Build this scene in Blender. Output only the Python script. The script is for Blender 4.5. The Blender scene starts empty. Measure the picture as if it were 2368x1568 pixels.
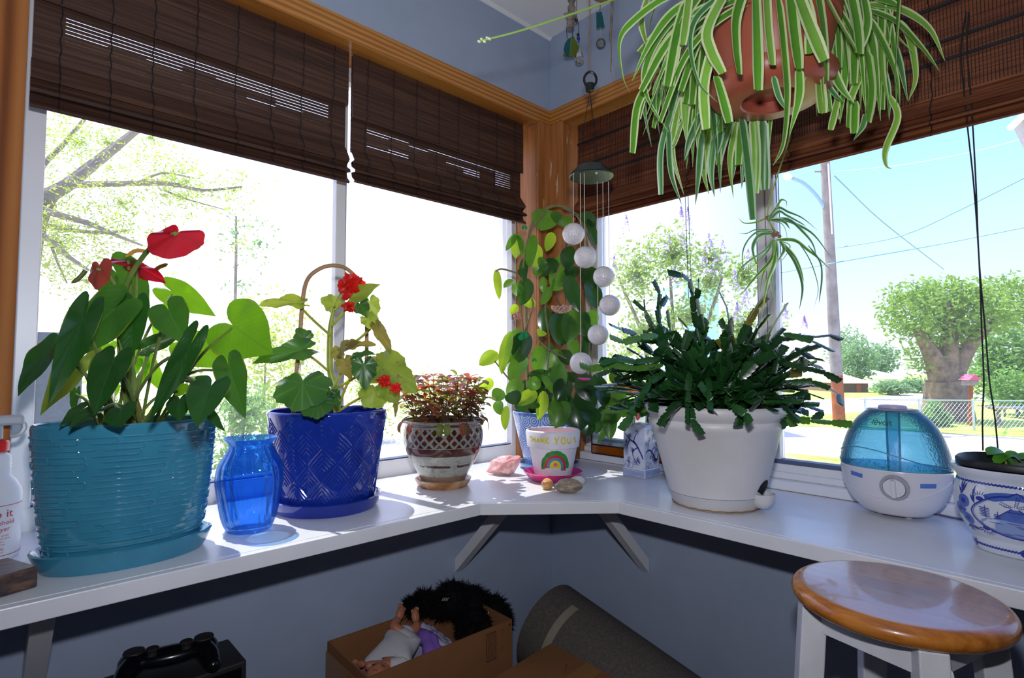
import bpy, bmesh, math, random
from mathutils import Vector, Matrix, noise, geometry
sc = bpy.context.scene
COL = sc.collection
PI = math.pi
rnd = random.Random(7)
V = Vector

# ---------------------------------------------------------------- camera model (solved from the photograph's lines)
FPX = 1275.0
YAW, PIT = math.radians(47.12), math.radians(2.85)
CAM = V((-1.336, -1.250, 1.10))
cy_, sy_, cp_, sp_ = math.cos(YAW), math.sin(YAW), math.cos(PIT), math.sin(PIT)
FWD = V((cy_ * cp_, sy_ * cp_, sp_)); RGT = V((sy_, -cy_, 0)); UPV = RGT.cross(FWD)
SZ = 0.80                                   # height of the shelf top
def ray(px, py): return RGT * ((px - 1184) / FPX) - UPV * ((py - 784) / FPX) + FWD
def P(px, py, z=SZ):                        # the point of a level plane
    r = ray(px, py); return CAM + r * ((z - CAM.z) / r.z)
def WLp(px, py, y=0.0):                     # the point of a plane parallel to the left wall
    r = ray(px, py); return CAM + r * ((y - CAM.y) / r.y)
def WRp(px, py, x=0.0):
    r = ray(px, py); return CAM + r * ((x - CAM.x) / r.x)
def D(px, py, d): return CAM + ray(px, py) * d

# ---------------------------------------------------------------- mesh builder
ORG = {}
class MB:
    def __init__(s): s.v = []; s.f = []; s.m = []; s.uv = []
    def add(s, vs, fs, mi=0, uvs=None):
        b = len(s.v); s.v += [tuple(q) for q in vs]
        for k, f in enumerate(fs):
            s.f.append(tuple(b + i for i in f)); s.m.append(mi)
            s.uv.append([uvs[i] for i in f] if uvs else [(0, 0)] * len(f))
        return s
    def box(s, c, sz, rot=None, mi=0):
        x, y, z = [q / 2 for q in sz]; c = V(c)
        vs = [V((a * x, b * y, d * z)) for d in (-1, 1) for b in (-1, 1) for a in (-1, 1)]
        if rot is not None:
            R = rot if isinstance(rot, Matrix) else Matrix.Rotation(rot, 3, 'Z')
            vs = [R @ q for q in vs]
        return s.add([q + c for q in vs], [(0, 2, 3, 1), (4, 5, 7, 6), (0, 1, 5, 4), (2, 6, 7, 3), (0, 4, 6, 2), (1, 3, 7, 5)], mi)
    def box2(s, a, b, mi=0):
        a, b = V(a), V(b); return s.box((a + b) / 2, [abs(q) for q in (b - a)], None, mi)
    def tube(s, pts, r, n=8, mi=0, caps=True, closed=False):
        pts = [V(p) for p in pts]; N = len(pts)
        rs = r if isinstance(r, (list, tuple)) else [r] * N
        vs = []; us = []; prev = None; L = 0
        for i, p in enumerate(pts):
            if closed: t = pts[(i + 1) % N] - pts[i - 1]
            else: t = pts[min(i + 1, N - 1)] - pts[max(i - 1, 0)]
            t = t.normalized() if t.length > 1e-9 else V((0, 0, 1))
            if prev is None:
                a = V((0, 0, 1)) if abs(t.z) < .9 else V((1, 0, 0)); u = t.cross(a).normalized()
            else:
                u = prev - t * prev.dot(t)
                u = u.normalized() if u.length > 1e-6 else t.orthogonal().normalized()
            prev = u; w = t.cross(u)
            if i: L += (pts[i] - pts[i - 1]).length
            for k in range(n):
                a = 2 * PI * k / n; vs.append(p + (u * math.cos(a) + w * math.sin(a)) * rs[i]); us.append((L, k / n))
        fs = []
        for i in range(N if closed else N - 1):
            j = (i + 1) % N
            for k in range(n):
                k2 = (k + 1) % n; fs.append((i * n + k, i * n + k2, j * n + k2, j * n + k))
        if caps and not closed:
            fs.append(tuple(range(n - 1, -1, -1))); fs.append(tuple((N - 1) * n + k for k in range(n)))
        return s.add(vs, fs, mi, us)
    def lathe(s, prof, n=48, c=(0, 0, 0), ax=1.0, ay=1.0, rz=0.0, rf=None, mi=0, wrap=False, sup=2.0):
        c = V(c); vs = []; us = []; m = len(prof)
        for r, z in prof:
            for k in range(n + 1):
                t = 2 * PI * k / n
                q = r * (rf(t, z, r) if rf else 1.0)
                ct, st = math.cos(t), math.sin(t)
                if sup != 2.0:
                    g = (abs(ct) ** sup + abs(st) ** sup) ** (-1 / sup); ct *= g; st *= g
                x, y = q * ct * ax, q * st * ay
                vs.append(c + V((x * math.cos(rz) - y * math.sin(rz), x * math.sin(rz) + y * math.cos(rz), z))); us.append((k / n, z))
        fs = []
        for i in range(m - 1 + (1 if wrap else 0)):
            j = (i + 1) % m
            for k in range(n):
                a, b = i * (n + 1) + k, j * (n + 1) + k
                fs.append((a, a + 1, b + 1, b))
        return s.add(vs, fs, mi, us)
    def grid(s, nu, nv, fn, mi=0):
        vs = []; us = []
        for i in range(nu + 1):
            for j in range(nv + 1):
                u, v = i / nu, j / nv; vs.append(fn(u, v)); us.append((u, v))
        fs = [(i * (nv + 1) + j, (i + 1) * (nv + 1) + j, (i + 1) * (nv + 1) + j + 1, i * (nv + 1) + j + 1) for i in range(nu) for j in range(nv)]
        return s.add(vs, fs, mi, us)
    def ball(s, c, r, n=16, mi=0, sc_=(1, 1, 1), f=None, R=None):
        c = V(c)
        def fn(u, v):
            t, p = 2 * PI * u, PI * v
            d = V((math.sin(p) * math.cos(t), math.sin(p) * math.sin(t), -math.cos(p)))
            k = f(d) if f else 1.0
            q = V((d.x * sc_[0], d.y * sc_[1], d.z * sc_[2])) * (r * k)
            if R is not None: q = R @ q
            return c + q
        return s.grid(n, max(4, n // 2), fn, mi)
    def prism(s, poly, z0, z1, mi=0, flip=False):     # a plan outline (counter-clockwise) raised from z0 to z1
        n = len(poly); vs = [(x, y, z0) for x, y in poly] + [(x, y, z1) for x, y in poly]
        fs = [tuple(range(n - 1, -1, -1)), tuple(range(n, 2 * n))] + [(i, (i + 1) % n, n + (i + 1) % n, n + i) for i in range(n)]
        return s.add(vs, fs, mi)
    def extrude(s, prof, a, b, fn, mi=0):             # a closed section swept straight; fn(p, q, t) -> point
        n = len(prof); vs = [fn(p, q, t) for t in (a, b) for p, q in prof]
        fs = [tuple(range(n)), tuple(range(2 * n - 1, n - 1, -1))] + [(i, n + i, n + (i + 1) % n, (i + 1) % n) for i in range(n)]
        return s.add(vs, fs, mi)
    def build(s, name, mat, parent=None, smooth=True, ang=40, bevel=0, sub=0, merge=False):
        if parent is None: o0 = V((0, 0, 0))
        else: o0 = ORG[parent.name]
        me = bpy.data.meshes.new(name)
        me.from_pydata([(x - o0.x, y - o0.y, z - o0.z) for x, y, z in s.v], [], s.f)
        for mm in (mat if isinstance(mat, (list, tuple)) else [mat]): me.materials.append(mm)
        me.polygons.foreach_set('material_index', s.m)
        uv = me.uv_layers.new(name='UVMap')
        flat = [c for f in s.uv for q in f for c in q]
        uv.data.foreach_set('uv', flat)
        if merge:
            bm = bmesh.new(); bm.from_mesh(me); bmesh.ops.remove_doubles(bm, verts=bm.verts, dist=1e-5)
            bmesh.ops.recalc_face_normals(bm, faces=bm.faces); bm.to_mesh(me); bm.free()
        me.validate()
        if smooth:
            me.polygons.foreach_set('use_smooth', [True] * len(me.polygons))
            me.set_sharp_from_angle(angle=math.radians(ang))
        o = bpy.data.objects.new(name, me); COL.objects.link(o)
        if parent is not None: o.parent = parent
        ORG[o.name] = o0
        if bevel:
            md = o.modifiers.new('b', 'BEVEL'); md.width = bevel; md.segments = 2; md.limit_method = 'ANGLE'; md.angle_limit = math.radians(40)
        if sub:
            md = o.modifiers.new('s', 'SUBSURF'); md.levels = md.render_levels = sub
        return o
def tag(o, label=None, cat=None, group=None, kind=None):
    if label: o['label'] = label
    if cat: o['category'] = cat
    if group: o['group'] = group
    if kind: o['kind'] = kind
    return o
def thing(name, label, cat, loc, group=None):
    o = bpy.data.objects.new(name, None); COL.objects.link(o); o.location = loc; o.empty_display_size = .05
    ORG[o.name] = V(loc); return tag(o, label, cat, group)
def bez(p, n=12):                                     # Catmull-Rom through the points
    p = [V(q) for q in p]; q = [p[0] * 2 - p[1]] + p + [p[-1] * 2 - p[-2]]; out = []
    for i in range(1, len(q) - 2):
        for k in range(n):
            t = k / n
            out.append(.5 * ((2 * q[i]) + (q[i + 1] - q[i - 1]) * t + (2 * q[i - 1] - 5 * q[i] + 4 * q[i + 1] - q[i + 2]) * t * t + (3 * q[i] - q[i - 1] - 3 * q[i + 1] + q[i + 2]) * t ** 3))
    return out + [p[-1]]
def lerp(a, b, t): return a + (b - a) * t
def interp(tab, x):
    for (x0, y0), (x1, y1) in zip(tab, tab[1:]):
        if x <= x1: return lerp(y0, y1, (x - x0) / (x1 - x0) if x1 > x0 else 0)
    return tab[-1][1]

# ---------------------------------------------------------------- materials
def srgb(h):
    h = h.lstrip('#'); c = [int(h[i:i + 2], 16) / 255 for i in (0, 2, 4)]
    return tuple(q / 12.92 if q <= .04045 else ((q + .055) / 1.055) ** 2.4 for q in c) + (1,)
def C(c): return srgb(c) if isinstance(c, str) else tuple(c) + ((1,) if len(c) == 3 else ())
class N:                                              # small node helper
    def __init__(s, mat):
        s.mat = mat; mat.use_nodes = True; s.t = mat.node_tree; s.t.nodes.clear()
        s.out = s.t.nodes.new('ShaderNodeOutputMaterial')
    def n(s, typ, **kw):
        x = s.t.nodes.new('ShaderNode' + typ)
        for k, v in kw.items(): setattr(x, k, v)
        return x
    def l(s, a, b): s.t.links.new(a, b)
    def put(s, sock, v):
        if hasattr(v, 'is_output'): s.l(v, sock)
        else: sock.default_value = v
    def math(s, op, a, b=0.0, clamp=False):
        x = s.n('Math', operation=op, use_clamp=clamp); s.put(x.inputs[0], a); s.put(x.inputs[1], b); return x.outputs[0]
    def mix(s, f, a, b):
        x = s.n('Mix', data_type='RGBA'); s.put(x.inputs[0], f); s.put(x.inputs[6], a); s.put(x.inputs[7], b); return x.outputs[2]
    def coord(s, kind='Object', scale=(1, 1, 1), rot=(0, 0, 0)):
        t = s.n('TexCoord'); m = s.n('Mapping'); s.l(t.outputs[kind], m.inputs[0]); m.inputs['Scale'].default_value = scale; m.inputs['Rotation'].default_value = rot; return m.outputs[0]
    def noise(s, vec, scale, detail=3, rough=.5, dist=0):
        x = s.n('TexNoise'); s.l(vec, x.inputs['Vector']); x.inputs['Scale'].default_value = scale; x.inputs['Detail'].default_value = detail; x.inputs['Roughness'].default_value = rough; x.inputs['Distortion'].default_value = dist; return x.outputs['Fac']
    def ramp(s, f, stops):
        x = s.n('ValToRGB'); s.l(f, x.inputs[0]); r = x.color_ramp
        while len(r.elements) < len(stops): r.elements.new(.5)
        for e, (p, c) in zip(r.elements, stops): e.position = p; e.color = C(c) if not isinstance(c, float) else (c, c, c, 1)
        return x.outputs[0]
    def bump(s, h, strength=.3, dist=.002):
        x = s.n('Bump'); s.l(h, x.inputs['Height']); x.inputs['Strength'].default_value = strength; x.inputs['Distance'].default_value = dist; return x.outputs[0]
    def pbr(s, col, rough=.5, spec=.5, metal=0, coat=0, normal=None, **kw):
        x = s.n('BsdfPrincipled'); s.put(x.inputs['Base Color'], C(col) if not hasattr(col, 'is_output') else col)
        s.put(x.inputs['Roughness'], rough); x.inputs['Specular IOR Level'].default_value = spec; x.inputs['Metallic'].default_value = metal
        x.inputs['Coat Weight'].default_value = coat; x.inputs['Coat Roughness'].default_value = .05
        if normal is not None: s.l(normal, x.inputs['Normal'])
        for k, v in kw.items(): s.put(x.inputs[k], v)
        return x
    def done(s, sh): s.l(sh.outputs[0] if hasattr(sh, 'outputs') else sh, s.out.inputs[0]); return s.mat
MATS = {}
def newmat(name): m = bpy.data.materials.new(name); MATS[name] = m; return N(m)
def plain(name, col, rough=.5, spec=.5, metal=0, coat=0, var=None, vs=20, bump=0, bs=200, bd=.001, coord='Object', **kw):
    k = newmat(name); vec = k.coord(coord)
    c = C(col)
    if var:
        c = k.mix(k.ramp(k.noise(vec, vs, 4, .6), [(.35, 0.0), (.65, 1.0)]), C(col), C(var))
    nm = k.bump(k.noise(vec, bs, 4, .6), bump, bd) if bump else None
    return k.done(k.pbr(c, rough, spec, metal, coat, nm, **kw))
def wood(name, axis, c1, c2, c3, rough=.45, coat=.15, sc_=1.0):
    k = newmat(name); s = [14 * sc_] * 3; s['XYZ'.index(axis)] = 1.1 * sc_
    vec = k.coord('Object', tuple(s))
    w = k.n('TexWave', wave_type='RINGS', rings_direction=axis if axis != 'Z' else 'Z'); k.l(vec, w.inputs[0]); w.inputs['Scale'].default_value = .55; w.inputs['Distortion'].default_value = 5; w.inputs['Detail'].default_value = 3; w.inputs['Detail Scale'].default_value = .8
    f = k.math('ADD', k.math('MULTIPLY', w.outputs['Fac'], .6), k.math('MULTIPLY', k.noise(vec, 3, 5, .6), .4))
    col = k.ramp(f, [(.2, c1), (.5, c2), (.8, c3)])
    return k.done(k.pbr(col, rough, .4, 0, coat, k.bump(f, .12, .001)))
def leafmat(name, top, vein, glow, rough=.35, tf=.4, kind='pinnate', nv=9, slope=1.0, edge=None, vstr=.6, coat=0.0, patch=None):
    # UV: u along the midrib, v across (0 at the midrib, +-1 at the widest margin)
    k = newmat(name); t = k.n('TexCoord'); sp = k.n('SeparateXYZ'); k.l(t.outputs['UV'], sp.inputs[0])
    av = k.math('ABSOLUTE', sp.outputs[1])
    mid = k.math('LESS_THAN', av, .035)
    if kind == 'pinnate':
        ph = k.math('MULTIPLY', k.math('SUBTRACT', sp.outputs[0], k.math('MULTIPLY', av, .35 * slope)), nv)
        fr = k.math('ABSOLUTE', k.math('SUBTRACT', k.math('FRACT', ph), .5))
        vn = k.math('LESS_THAN', fr, .055)
    elif kind == 'stripe':
        vn = k.math('GREATER_THAN', av, .62); mid = k.math('LESS_THAN', av, .0)
    else:
        vn = k.math('LESS_THAN', k.math('ABSOLUTE', k.math('SUBTRACT', k.math('FRACT', k.math('MULTIPLY', k.math('ARCTAN2', sp.outputs[1], sp.outputs[0]), nv / 6.283)), .5)), .06)
    vf = k.math('MULTIPLY', k.math('MAXIMUM', mid, vn), vstr, True)
    oi = k.n('ObjectInfo'); nz = k.noise(k.coord('Object'), 35, 3)
    var = k.math('ADD', k.math('MULTIPLY', oi.outputs['Random'], .5), k.math('MULTIPLY', nz, .6))
    def sh(c, m): c = C(c); return tuple(min(1, q * m) for q in c[:3]) + (1,)
    base = k.mix(var, sh(top, .65), sh(top, 1.35)); gl = k.mix(var, sh(glow, .75), sh(glow, 1.2))
    base = k.mix(vf, base, C(vein)); gl = k.mix(vf if kind == 'stripe' else k.math('MULTIPLY', vf, .55), gl, C(vein))
    if edge:
        ef = k.math('MULTIPLY', k.math('GREATER_THAN', av, .93), .7); base = k.mix(ef, base, C(edge)); gl = k.mix(ef, gl, C(edge))
    if patch:
        pf = k.math('MULTIPLY', k.math('GREATER_THAN', k.noise(k.coord('Object'), 60, 3), .66), .8); base = k.mix(pf, base, C(patch)); gl = k.mix(pf, gl, C(patch))
    p = k.pbr(base, rough, .5, 0, coat, k.bump(k.math('ADD', vf, k.math('MULTIPLY', nz, .6)), .25, .001))
    tr = k.n('BsdfTranslucent'); k.put(tr.inputs[0], gl)
    mx = k.n('MixShader'); mx.inputs[0].default_value = tf; k.l(p.outputs[0], mx.inputs[1]); k.l(tr.outputs[0], mx.inputs[2])
    return k.done(mx)
def tint_glass(name, tint, rough=.02, gloss=.1, body=0.0, bodycol=None, bump=0, bs=80, trans=0.0):
    # thin coloured glass: light passes straight on, tinted; a share is mirrored; an optional cloudy share
    k = newmat(name); t = k.n('BsdfTransparent'); k.put(t.inputs[0], C(tint))
    nm = k.bump(k.noise(k.coord('Object'), bs, 3), bump, .002) if bump else None
    g = k.n('BsdfGlossy'); g.inputs['Roughness'].default_value = rough
    fr = k.n('Fresnel'); fr.inputs[0].default_value = 1.45
    if nm is not None: k.l(nm, g.inputs['Normal']); k.l(nm, fr.inputs['Normal'])
    cur = t
    if body:
        d = k.n('BsdfDiffuse'); k.put(d.inputs[0], C(bodycol)); tl = k.n('BsdfTranslucent'); k.put(tl.inputs[0], C(bodycol))
        a = k.n('MixShader'); a.inputs[0].default_value = .6; k.l(d.outputs[0], a.inputs[1]); k.l(tl.outputs[0], a.inputs[2])
        b = k.n('MixShader'); k.put(b.inputs[0], body); k.l(t.outputs[0], b.inputs[1]); k.l(a.outputs[0], b.inputs[2]); cur = b
    m = k.n('MixShader'); k.put(m.inputs[0], k.math('MULTIPLY', fr.outputs[0], gloss if gloss >= .1 else gloss * 10, True)); k.l(cur.outputs[0], m.inputs[1]); k.l(g.outputs[0], m.inputs[2])
    return k.done(m)

# ---------------------------------------------------------------- leaves
HEART = [(0, 1.0), (8, .86), (20, .72), (40, .60), (65, .53), (90, .50), (115, .49), (140, .46), (160, .36), (172, .22), (180, .06)]
FLOWER = [(0, 1), (15, .93), (40, .82), (70, .72), (100, .68), (130, .66), (155, .52), (170, .28), (180, .06)]
ROUND = [(0, 1.0), (20, .97), (45, .9), (90, .8), (130, .68), (160, .5), (180, .12)]
OVAL = None
def frame(a, t, n):                                   # an orthonormal frame: x from a to t, z near n
    x = (t - a).normalized(); y = n.cross(x)
    if y.length < 1e-4: y = x.orthogonal()
    y.normalize(); return x, y, x.cross(y)
def fan_leaf(mb, a, t, n, width, tab=HEART, fold=.25, droop=.25, wave=.0, jag=0.0, nj=0, na=40, nr=5, seed=0, mi=0):
    a, t = V(a), V(t); L = (t - a).length; x, y, z = frame(a, t, n)
    ymax = max(interp(tab, abs(q)) * math.sin(math.radians(abs(q))) for q in range(0, 181, 5))
    ks = width / 2 / ymax / L
    vs = [a]; us = [(0, 0)]; fs = []
    r_ = random.Random(seed); ph = r_.random() * 6
    for i in range(1, nr + 1):
        for k in range(na + 1):
            th = -180 + 360 * k / na; r = interp(tab, abs(th))
            if jag: r *= 1 + jag * (math.sin(math.radians(th) * nj + ph) + .5 * math.sin(math.radians(th) * nj * 2.7 + ph * 2)) * (i / nr) ** 2
            u = r * math.cos(math.radians(th)) * i / nr; v = r * math.sin(math.radians(th)) * i / nr
            zz = fold * abs(v) * L * ks - droop * u * u * L + wave * L * .5 * math.sin(th * .09 + ph) * (i / nr) ** 2 - .12 * L * (v * ks) ** 2
            vs.append(a + x * (u * L) + y * (v * L * ks) + z * zz); us.append((u, v / ymax))
    for k in range(na): fs.append((0, 1 + k, 2 + k))
    for i in range(nr - 1):
        for k in range(na):
            b, c = 1 + i * (na + 1) + k, 1 + (i + 1) * (na + 1) + k; fs.append((b, c, c + 1, b + 1))
    return mb.add(vs, fs, mi, us)
def wide(t, p=.42): return max(0.0, (t ** .6) * ((1 - t) ** p)) * 1.75
def strip_leaf(mb, pts, n, width, fold=.2, nv=4, wf=wide, mi=0, twist=0):
    # a leaf along a curved midrib
    pts = [V(p) for p in pts]; Np = len(pts); vs = []; us = []
    for i, p in enumerate(pts):
        t = (pts[min(i + 1, Np - 1)] - pts[max(i - 1, 0)])
        t = t.normalized() if t.length > 1e-9 else V((0, 0, -1))
        nn = V(n)
        y = nn.cross(t)
        if y.length < 1e-3: y = t.orthogonal()
        y.normalize(); z = t.cross(y)
        if twist: R = Matrix.Rotation(twist * i / Np, 3, t); y = R @ y; z = R @ z
        w = width / 2 * wf(i / (Np - 1))
        for j in range(nv + 1):
            v = -1 + 2 * j / nv; vs.append(p + y * (w * v) + z * (fold * w * abs(v))); us.append((i / (Np - 1), v))
    fs = [(i * (nv + 1) + j, (i + 1) * (nv + 1) + j, (i + 1) * (nv + 1) + j + 1, i * (nv + 1) + j + 1) for i in range(Np - 1) for j in range(nv)]
    return mb.add(vs, fs, mi, us)
def arc(a, t, bend, n=7):                             # a midrib from a to t bowed by the vector bend
    a, t, bend = V(a), V(t), V(bend)
    return [a.lerp(t, k / n) + bend * (4 * (k / n) * (1 - k / n)) for k in range(n + 1)]
TOCAM = -FWD

# ---------------------------------------------------------------- writing
def textmesh(s, size, align='CENTER'):
    cu = bpy.data.curves.new('t', 'FONT'); cu.body = s; cu.size = size; cu.align_x = align; cu.resolution_u = 3
    o = bpy.data.objects.new('t', cu); COL.objects.link(o); bpy.context.view_layer.update()
    dg = bpy.context.evaluated_depsgraph_get(); me = o.evaluated_get(dg).to_mesh()
    vs = [(v.co.x, v.co.y) for v in me.vertices]; fs = [tuple(p.vertices) for p in me.polygons]
    o.evaluated_get(dg).to_mesh_clear(); bpy.data.objects.remove(o); bpy.data.curves.remove(cu)
    return vs, fs
def stroke2(pts, w, n=4):                             # a flat brush stroke in 2-D; w may be a list
    p = [V((a, b, 0)) for a, b in pts]
    if len(p) > 2 and n: p = bez(p, n)
    else: p = [a.lerp(c, q / 4) for a, c in zip(p, p[1:]) for q in range(4)] + [p[-1]]
    N_ = len(p); ws = w if isinstance(w, (list, tuple)) else [w, w]
    vs = []
    for i, q in enumerate(p):
        t = (p[min(i + 1, N_ - 1)] - p[max(i - 1, 0)]).normalized(); y = V((-t.y, t.x, 0)); f = i / (N_ - 1) * (len(ws) - 1); k = min(int(f), len(ws) - 2)
        ww = lerp(ws[k], ws[k + 1], f - k) / 2; vs += [(q.x + y.x * ww, q.y + y.y * ww), (q.x - y.x * ww, q.y - y.y * ww)]
    return vs, [(2 * i, 2 * i + 1, 2 * i + 3, 2 * i + 2) for i in range(N_ - 1)]
def blob2(cx, cy, rx, ry, n=14, f=None, rings=2):
    vs = [(cx, cy)]; fs = []
    for r in range(1, rings + 1):
        for k in range(n):
            a = 2 * PI * k / n; m = f(a) if f else 1
            vs.append((cx + rx * math.cos(a) * m * r / rings, cy + ry * math.sin(a) * m * r / rings))
    for k in range(n): fs.append((0, 1 + k, 1 + (k + 1) % n))
    for r in range(rings - 1):
        for k in range(n):
            a, b = 1 + r * n, 1 + (r + 1) * n; fs.append((a + k, b + k, b + (k + 1) % n, a + (k + 1) % n))
    return vs, fs
def paint(mb, shape, surf, mi=0):                     # lay a 2-D shape on a surface: surf(s, z) -> point just above it
    vs, fs = shape; return mb.add([surf(a, b) for a, b in vs], fs, mi)
# ---------------------------------------------------------------- camera, view, sky, sun, flash
cam = bpy.data.cameras.new('camera'); co = bpy.data.objects.new('camera', cam); COL.objects.link(co)
cam.sensor_width = 36; cam.sensor_fit = 'HORIZONTAL'; cam.lens = FPX / 2368 * 36; cam.clip_start = .02; cam.clip_end = 500
co.matrix_world = Matrix(((RGT.x, UPV.x, -FWD.x, CAM.x), (RGT.y, UPV.y, -FWD.y, CAM.y), (RGT.z, UPV.z, -FWD.z, CAM.z), (0, 0, 0, 1)))
sc.camera = co
vs_ = sc.view_settings; vs_.view_transform = 'Standard'; vs_.look = 'None'; vs_.exposure = 0; vs_.gamma = 1; vs_.use_curve_mapping = False
cy = sc.cycles; cy.max_bounces = 7; cy.diffuse_bounces = 4; cy.glossy_bounces = 3; cy.transmission_bounces = 4; cy.transparent_max_bounces = 24
cy.caustics_reflective = False; cy.caustics_refractive = False; cy.sample_clamp_indirect = 6; cy.use_denoising = True

SUN = V((.14, -1.0, -2.15)).normalized()
w = bpy.data.worlds.new('sky'); sc.world = w; w.use_nodes = True; nt = w.node_tree; nt.nodes.clear()
def wn(t, **k):
    x = nt.nodes.new('ShaderNode' + t)
    for a, b in k.items(): setattr(x, a, b)
    return x
tc = wn('TexCoord'); sp = wn('SeparateXYZ'); nt.links.new(tc.outputs['Generated'], sp.inputs[0])
rp = wn('ValToRGB'); nt.links.new(sp.outputs[2], rp.inputs[0])
for p, c in ((.02, (1.25, 1.32, 1.6, 1)), (.17, (.90, 1.22, 1.9, 1)), (.34, (.54, 1.06, 2.4, 1))):
    e = rp.color_ramp.elements.new(p); e.color = c
rp.color_ramp.elements.remove(rp.color_ramp.elements[0]); rp.color_ramp.elements.remove(rp.color_ramp.elements[-1])
e = rp.color_ramp.elements.new(.9); e.color = (.34, .8, 2.5, 1)
dt = wn('VectorMath', operation='DOT_PRODUCT'); nt.links.new(tc.outputs['Generated'], dt.inputs[0]); dt.inputs[1].default_value = V((-.6, 1.0, .45)).normalized()
mx = wn('Math', operation='MAXIMUM'); mx.inputs[1].default_value = -1.0; nt.links.new(dt.outputs['Value'], mx.inputs[0])
pw = wn('MapRange', interpolation_type='SMOOTHSTEP'); nt.links.new(mx.outputs[0], pw.inputs[0]); pw.inputs[1].default_value = -.12; pw.inputs[2].default_value = .27
gl = wn('Mix', data_type='RGBA', blend_type='ADD'); gl.inputs[0].default_value = 1
gm = wn('Mix', data_type='RGBA', blend_type='MULTIPLY'); gm.inputs[0].default_value = 1; gm.inputs[6].default_value = (1.15, .8, .7, 1); nt.links.new(pw.outputs[0], gm.inputs[7])
nt.links.new(rp.outputs[0], gl.inputs[6]); nt.links.new(gm.outputs[2], gl.inputs[7])
bg = wn('Background'); bg.inputs[1].default_value = 1.0; nt.links.new(gl.outputs[2], bg.inputs[0])
wo = wn('OutputWorld'); nt.links.new(bg.outputs[0], wo.inputs[0])
def light(name, typ, loc, **k):
    l = bpy.data.lights.new(name, typ); o = bpy.data.objects.new(name, l); COL.objects.link(o); o.location = loc
    for a, b in k.items(): setattr(l, a, b)
    return o
so = light('sun', 'SUN', (0, 5, 8), energy=12.0, angle=.009, color=(1, .96, .9)); so.rotation_euler = SUN.to_track_quat('-Z', 'Y').to_euler()
fo = light('camera_flash', 'AREA', CAM + V((0, 0, .13)) + FWD * .02, energy=8.5, shape='RECTANGLE', size=.05, size_y=.03, color=(.95, .96, 1.06)); fo.rotation_euler = (FWD + V((0, 0, .36))).to_track_quat('-Z', 'Y').to_euler()

# ---------------------------------------------------------------- materials of the room
m_wall = plain('grey_blue_paint', '#a6b3c9', .7, .3, var='#9fadc3', vs=6, bump=.25, bs=180, bd=.0012)
m_ceil = plain('white_ceiling', '#f0f0ee', .8, .3, bump=.4, bs=120, bd=.002)
m_floor = wood('floorboards', 'X', '#4c3a2c', '#5d4734', '#6f563f')
m_white = plain('white_paint', '#e4e5e8', .34, .5, var='#dcdde1', vs=9, bump=.06, bs=60, bd=.0008, coat=.1)
m_vinyl = plain('white_vinyl', '#e9e9ea', .35, .5)
m_gask = plain('grey_gasket', '#55617d', .5)
m_wx = wood('pine_along_x', 'X', '#a0622a', '#b8782f', '#c68a46', sc_=3); m_wy = wood('pine_along_y', 'Y', '#a0622a', '#b8782f', '#c68a46', sc_=3)
m_wz = wood('pine_upright', 'Z', '#8f5526', '#b87a3f', '#c99058'); m_wz2 = wood('pine_upright_dark', 'Z', '#6f3c17', '#9c5c28', '#b0713a', .75, 0)
def wearwood(name):
    k = newmat(name); vec = k.coord('Object', (22, 22, 1.1)); w_ = k.noise(vec, 3, 5, .6)
    col = k.ramp(w_, [(.3, '#8f5526'), (.55, '#b0713f'), (.75, '#bd8350')])
    col = k.mix(k.math('GREATER_THAN', k.noise(k.coord('Object', (42, 42, 7)), 1.3, 3), .70), col, C('#c9b291'))
    return k.done(k.pbr(col, .5, .4))
m_worn = wearwood('worn_pine')
m_pane = tint_glass('window_glass', (.97, .985, .98), .01, .06, .035, '#ffffff')

# ---------------------------------------------------------------- the shell
S = dict(kind='structure')
WX0, WX1 = -1.317, -.0585                   # left window opening
WY0, WY1 = -1.75, -.0585                    # right window opening (runs past the frame)
ZB, ZT, TH, CE = .770, 1.912, .15, 2.215
XF, YF = -3.6, -3.6
b = MB(); b.box2((XF, 0, 0), (TH, TH, ZB)); b.box2((XF, 0, ZT), (TH, TH, CE)); b.box2((XF, 0, ZB), (WX0 - .001, TH, ZT)); b.box2((WX1 + .0005, 0, ZB), (TH, TH, ZT))
tag(b.build('wall_left', m_wall, smooth=False), **S)
b = MB(); b.box2((0, YF, 0), (TH, -.0003, ZB)); b.box2((0, YF, ZT), (TH, -.0003, CE)); b.box2((0, YF, ZB), (TH, WY0, ZT)); b.box2((0, WY1 + .0005, ZB), (TH, -.0003, ZT))
tag(b.build('wall_right', m_wall, smooth=False), **S)
tag(MB().box2((XF - .1, YF, 0), (XF, TH, CE)).build('wall_far_left', m_wall, smooth=False), **S)
tag(MB().box2((XF - .1, YF - .1, 0), (TH, YF, CE)).build('wall_behind', m_wall, smooth=False), **S)
tag(MB().box2((XF - .1, YF - .1, -.12), (TH, TH, 0)).build('floor', m_floor, smooth=False), **S)
tag(MB().box2((XF - .1, YF - .1, CE), (TH, TH, CE + .1)).build('ceiling', m_ceil, smooth=False), **S)
tag(MB().extrude([(0, 0), (.010, 0), (.010, .003), (.003, .009), (0, .009)], -2.5, 0, lambda p, q, t: V((t, -p, CE - q))).build('trim_1', m_ceil, smooth=False), **S)
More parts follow.
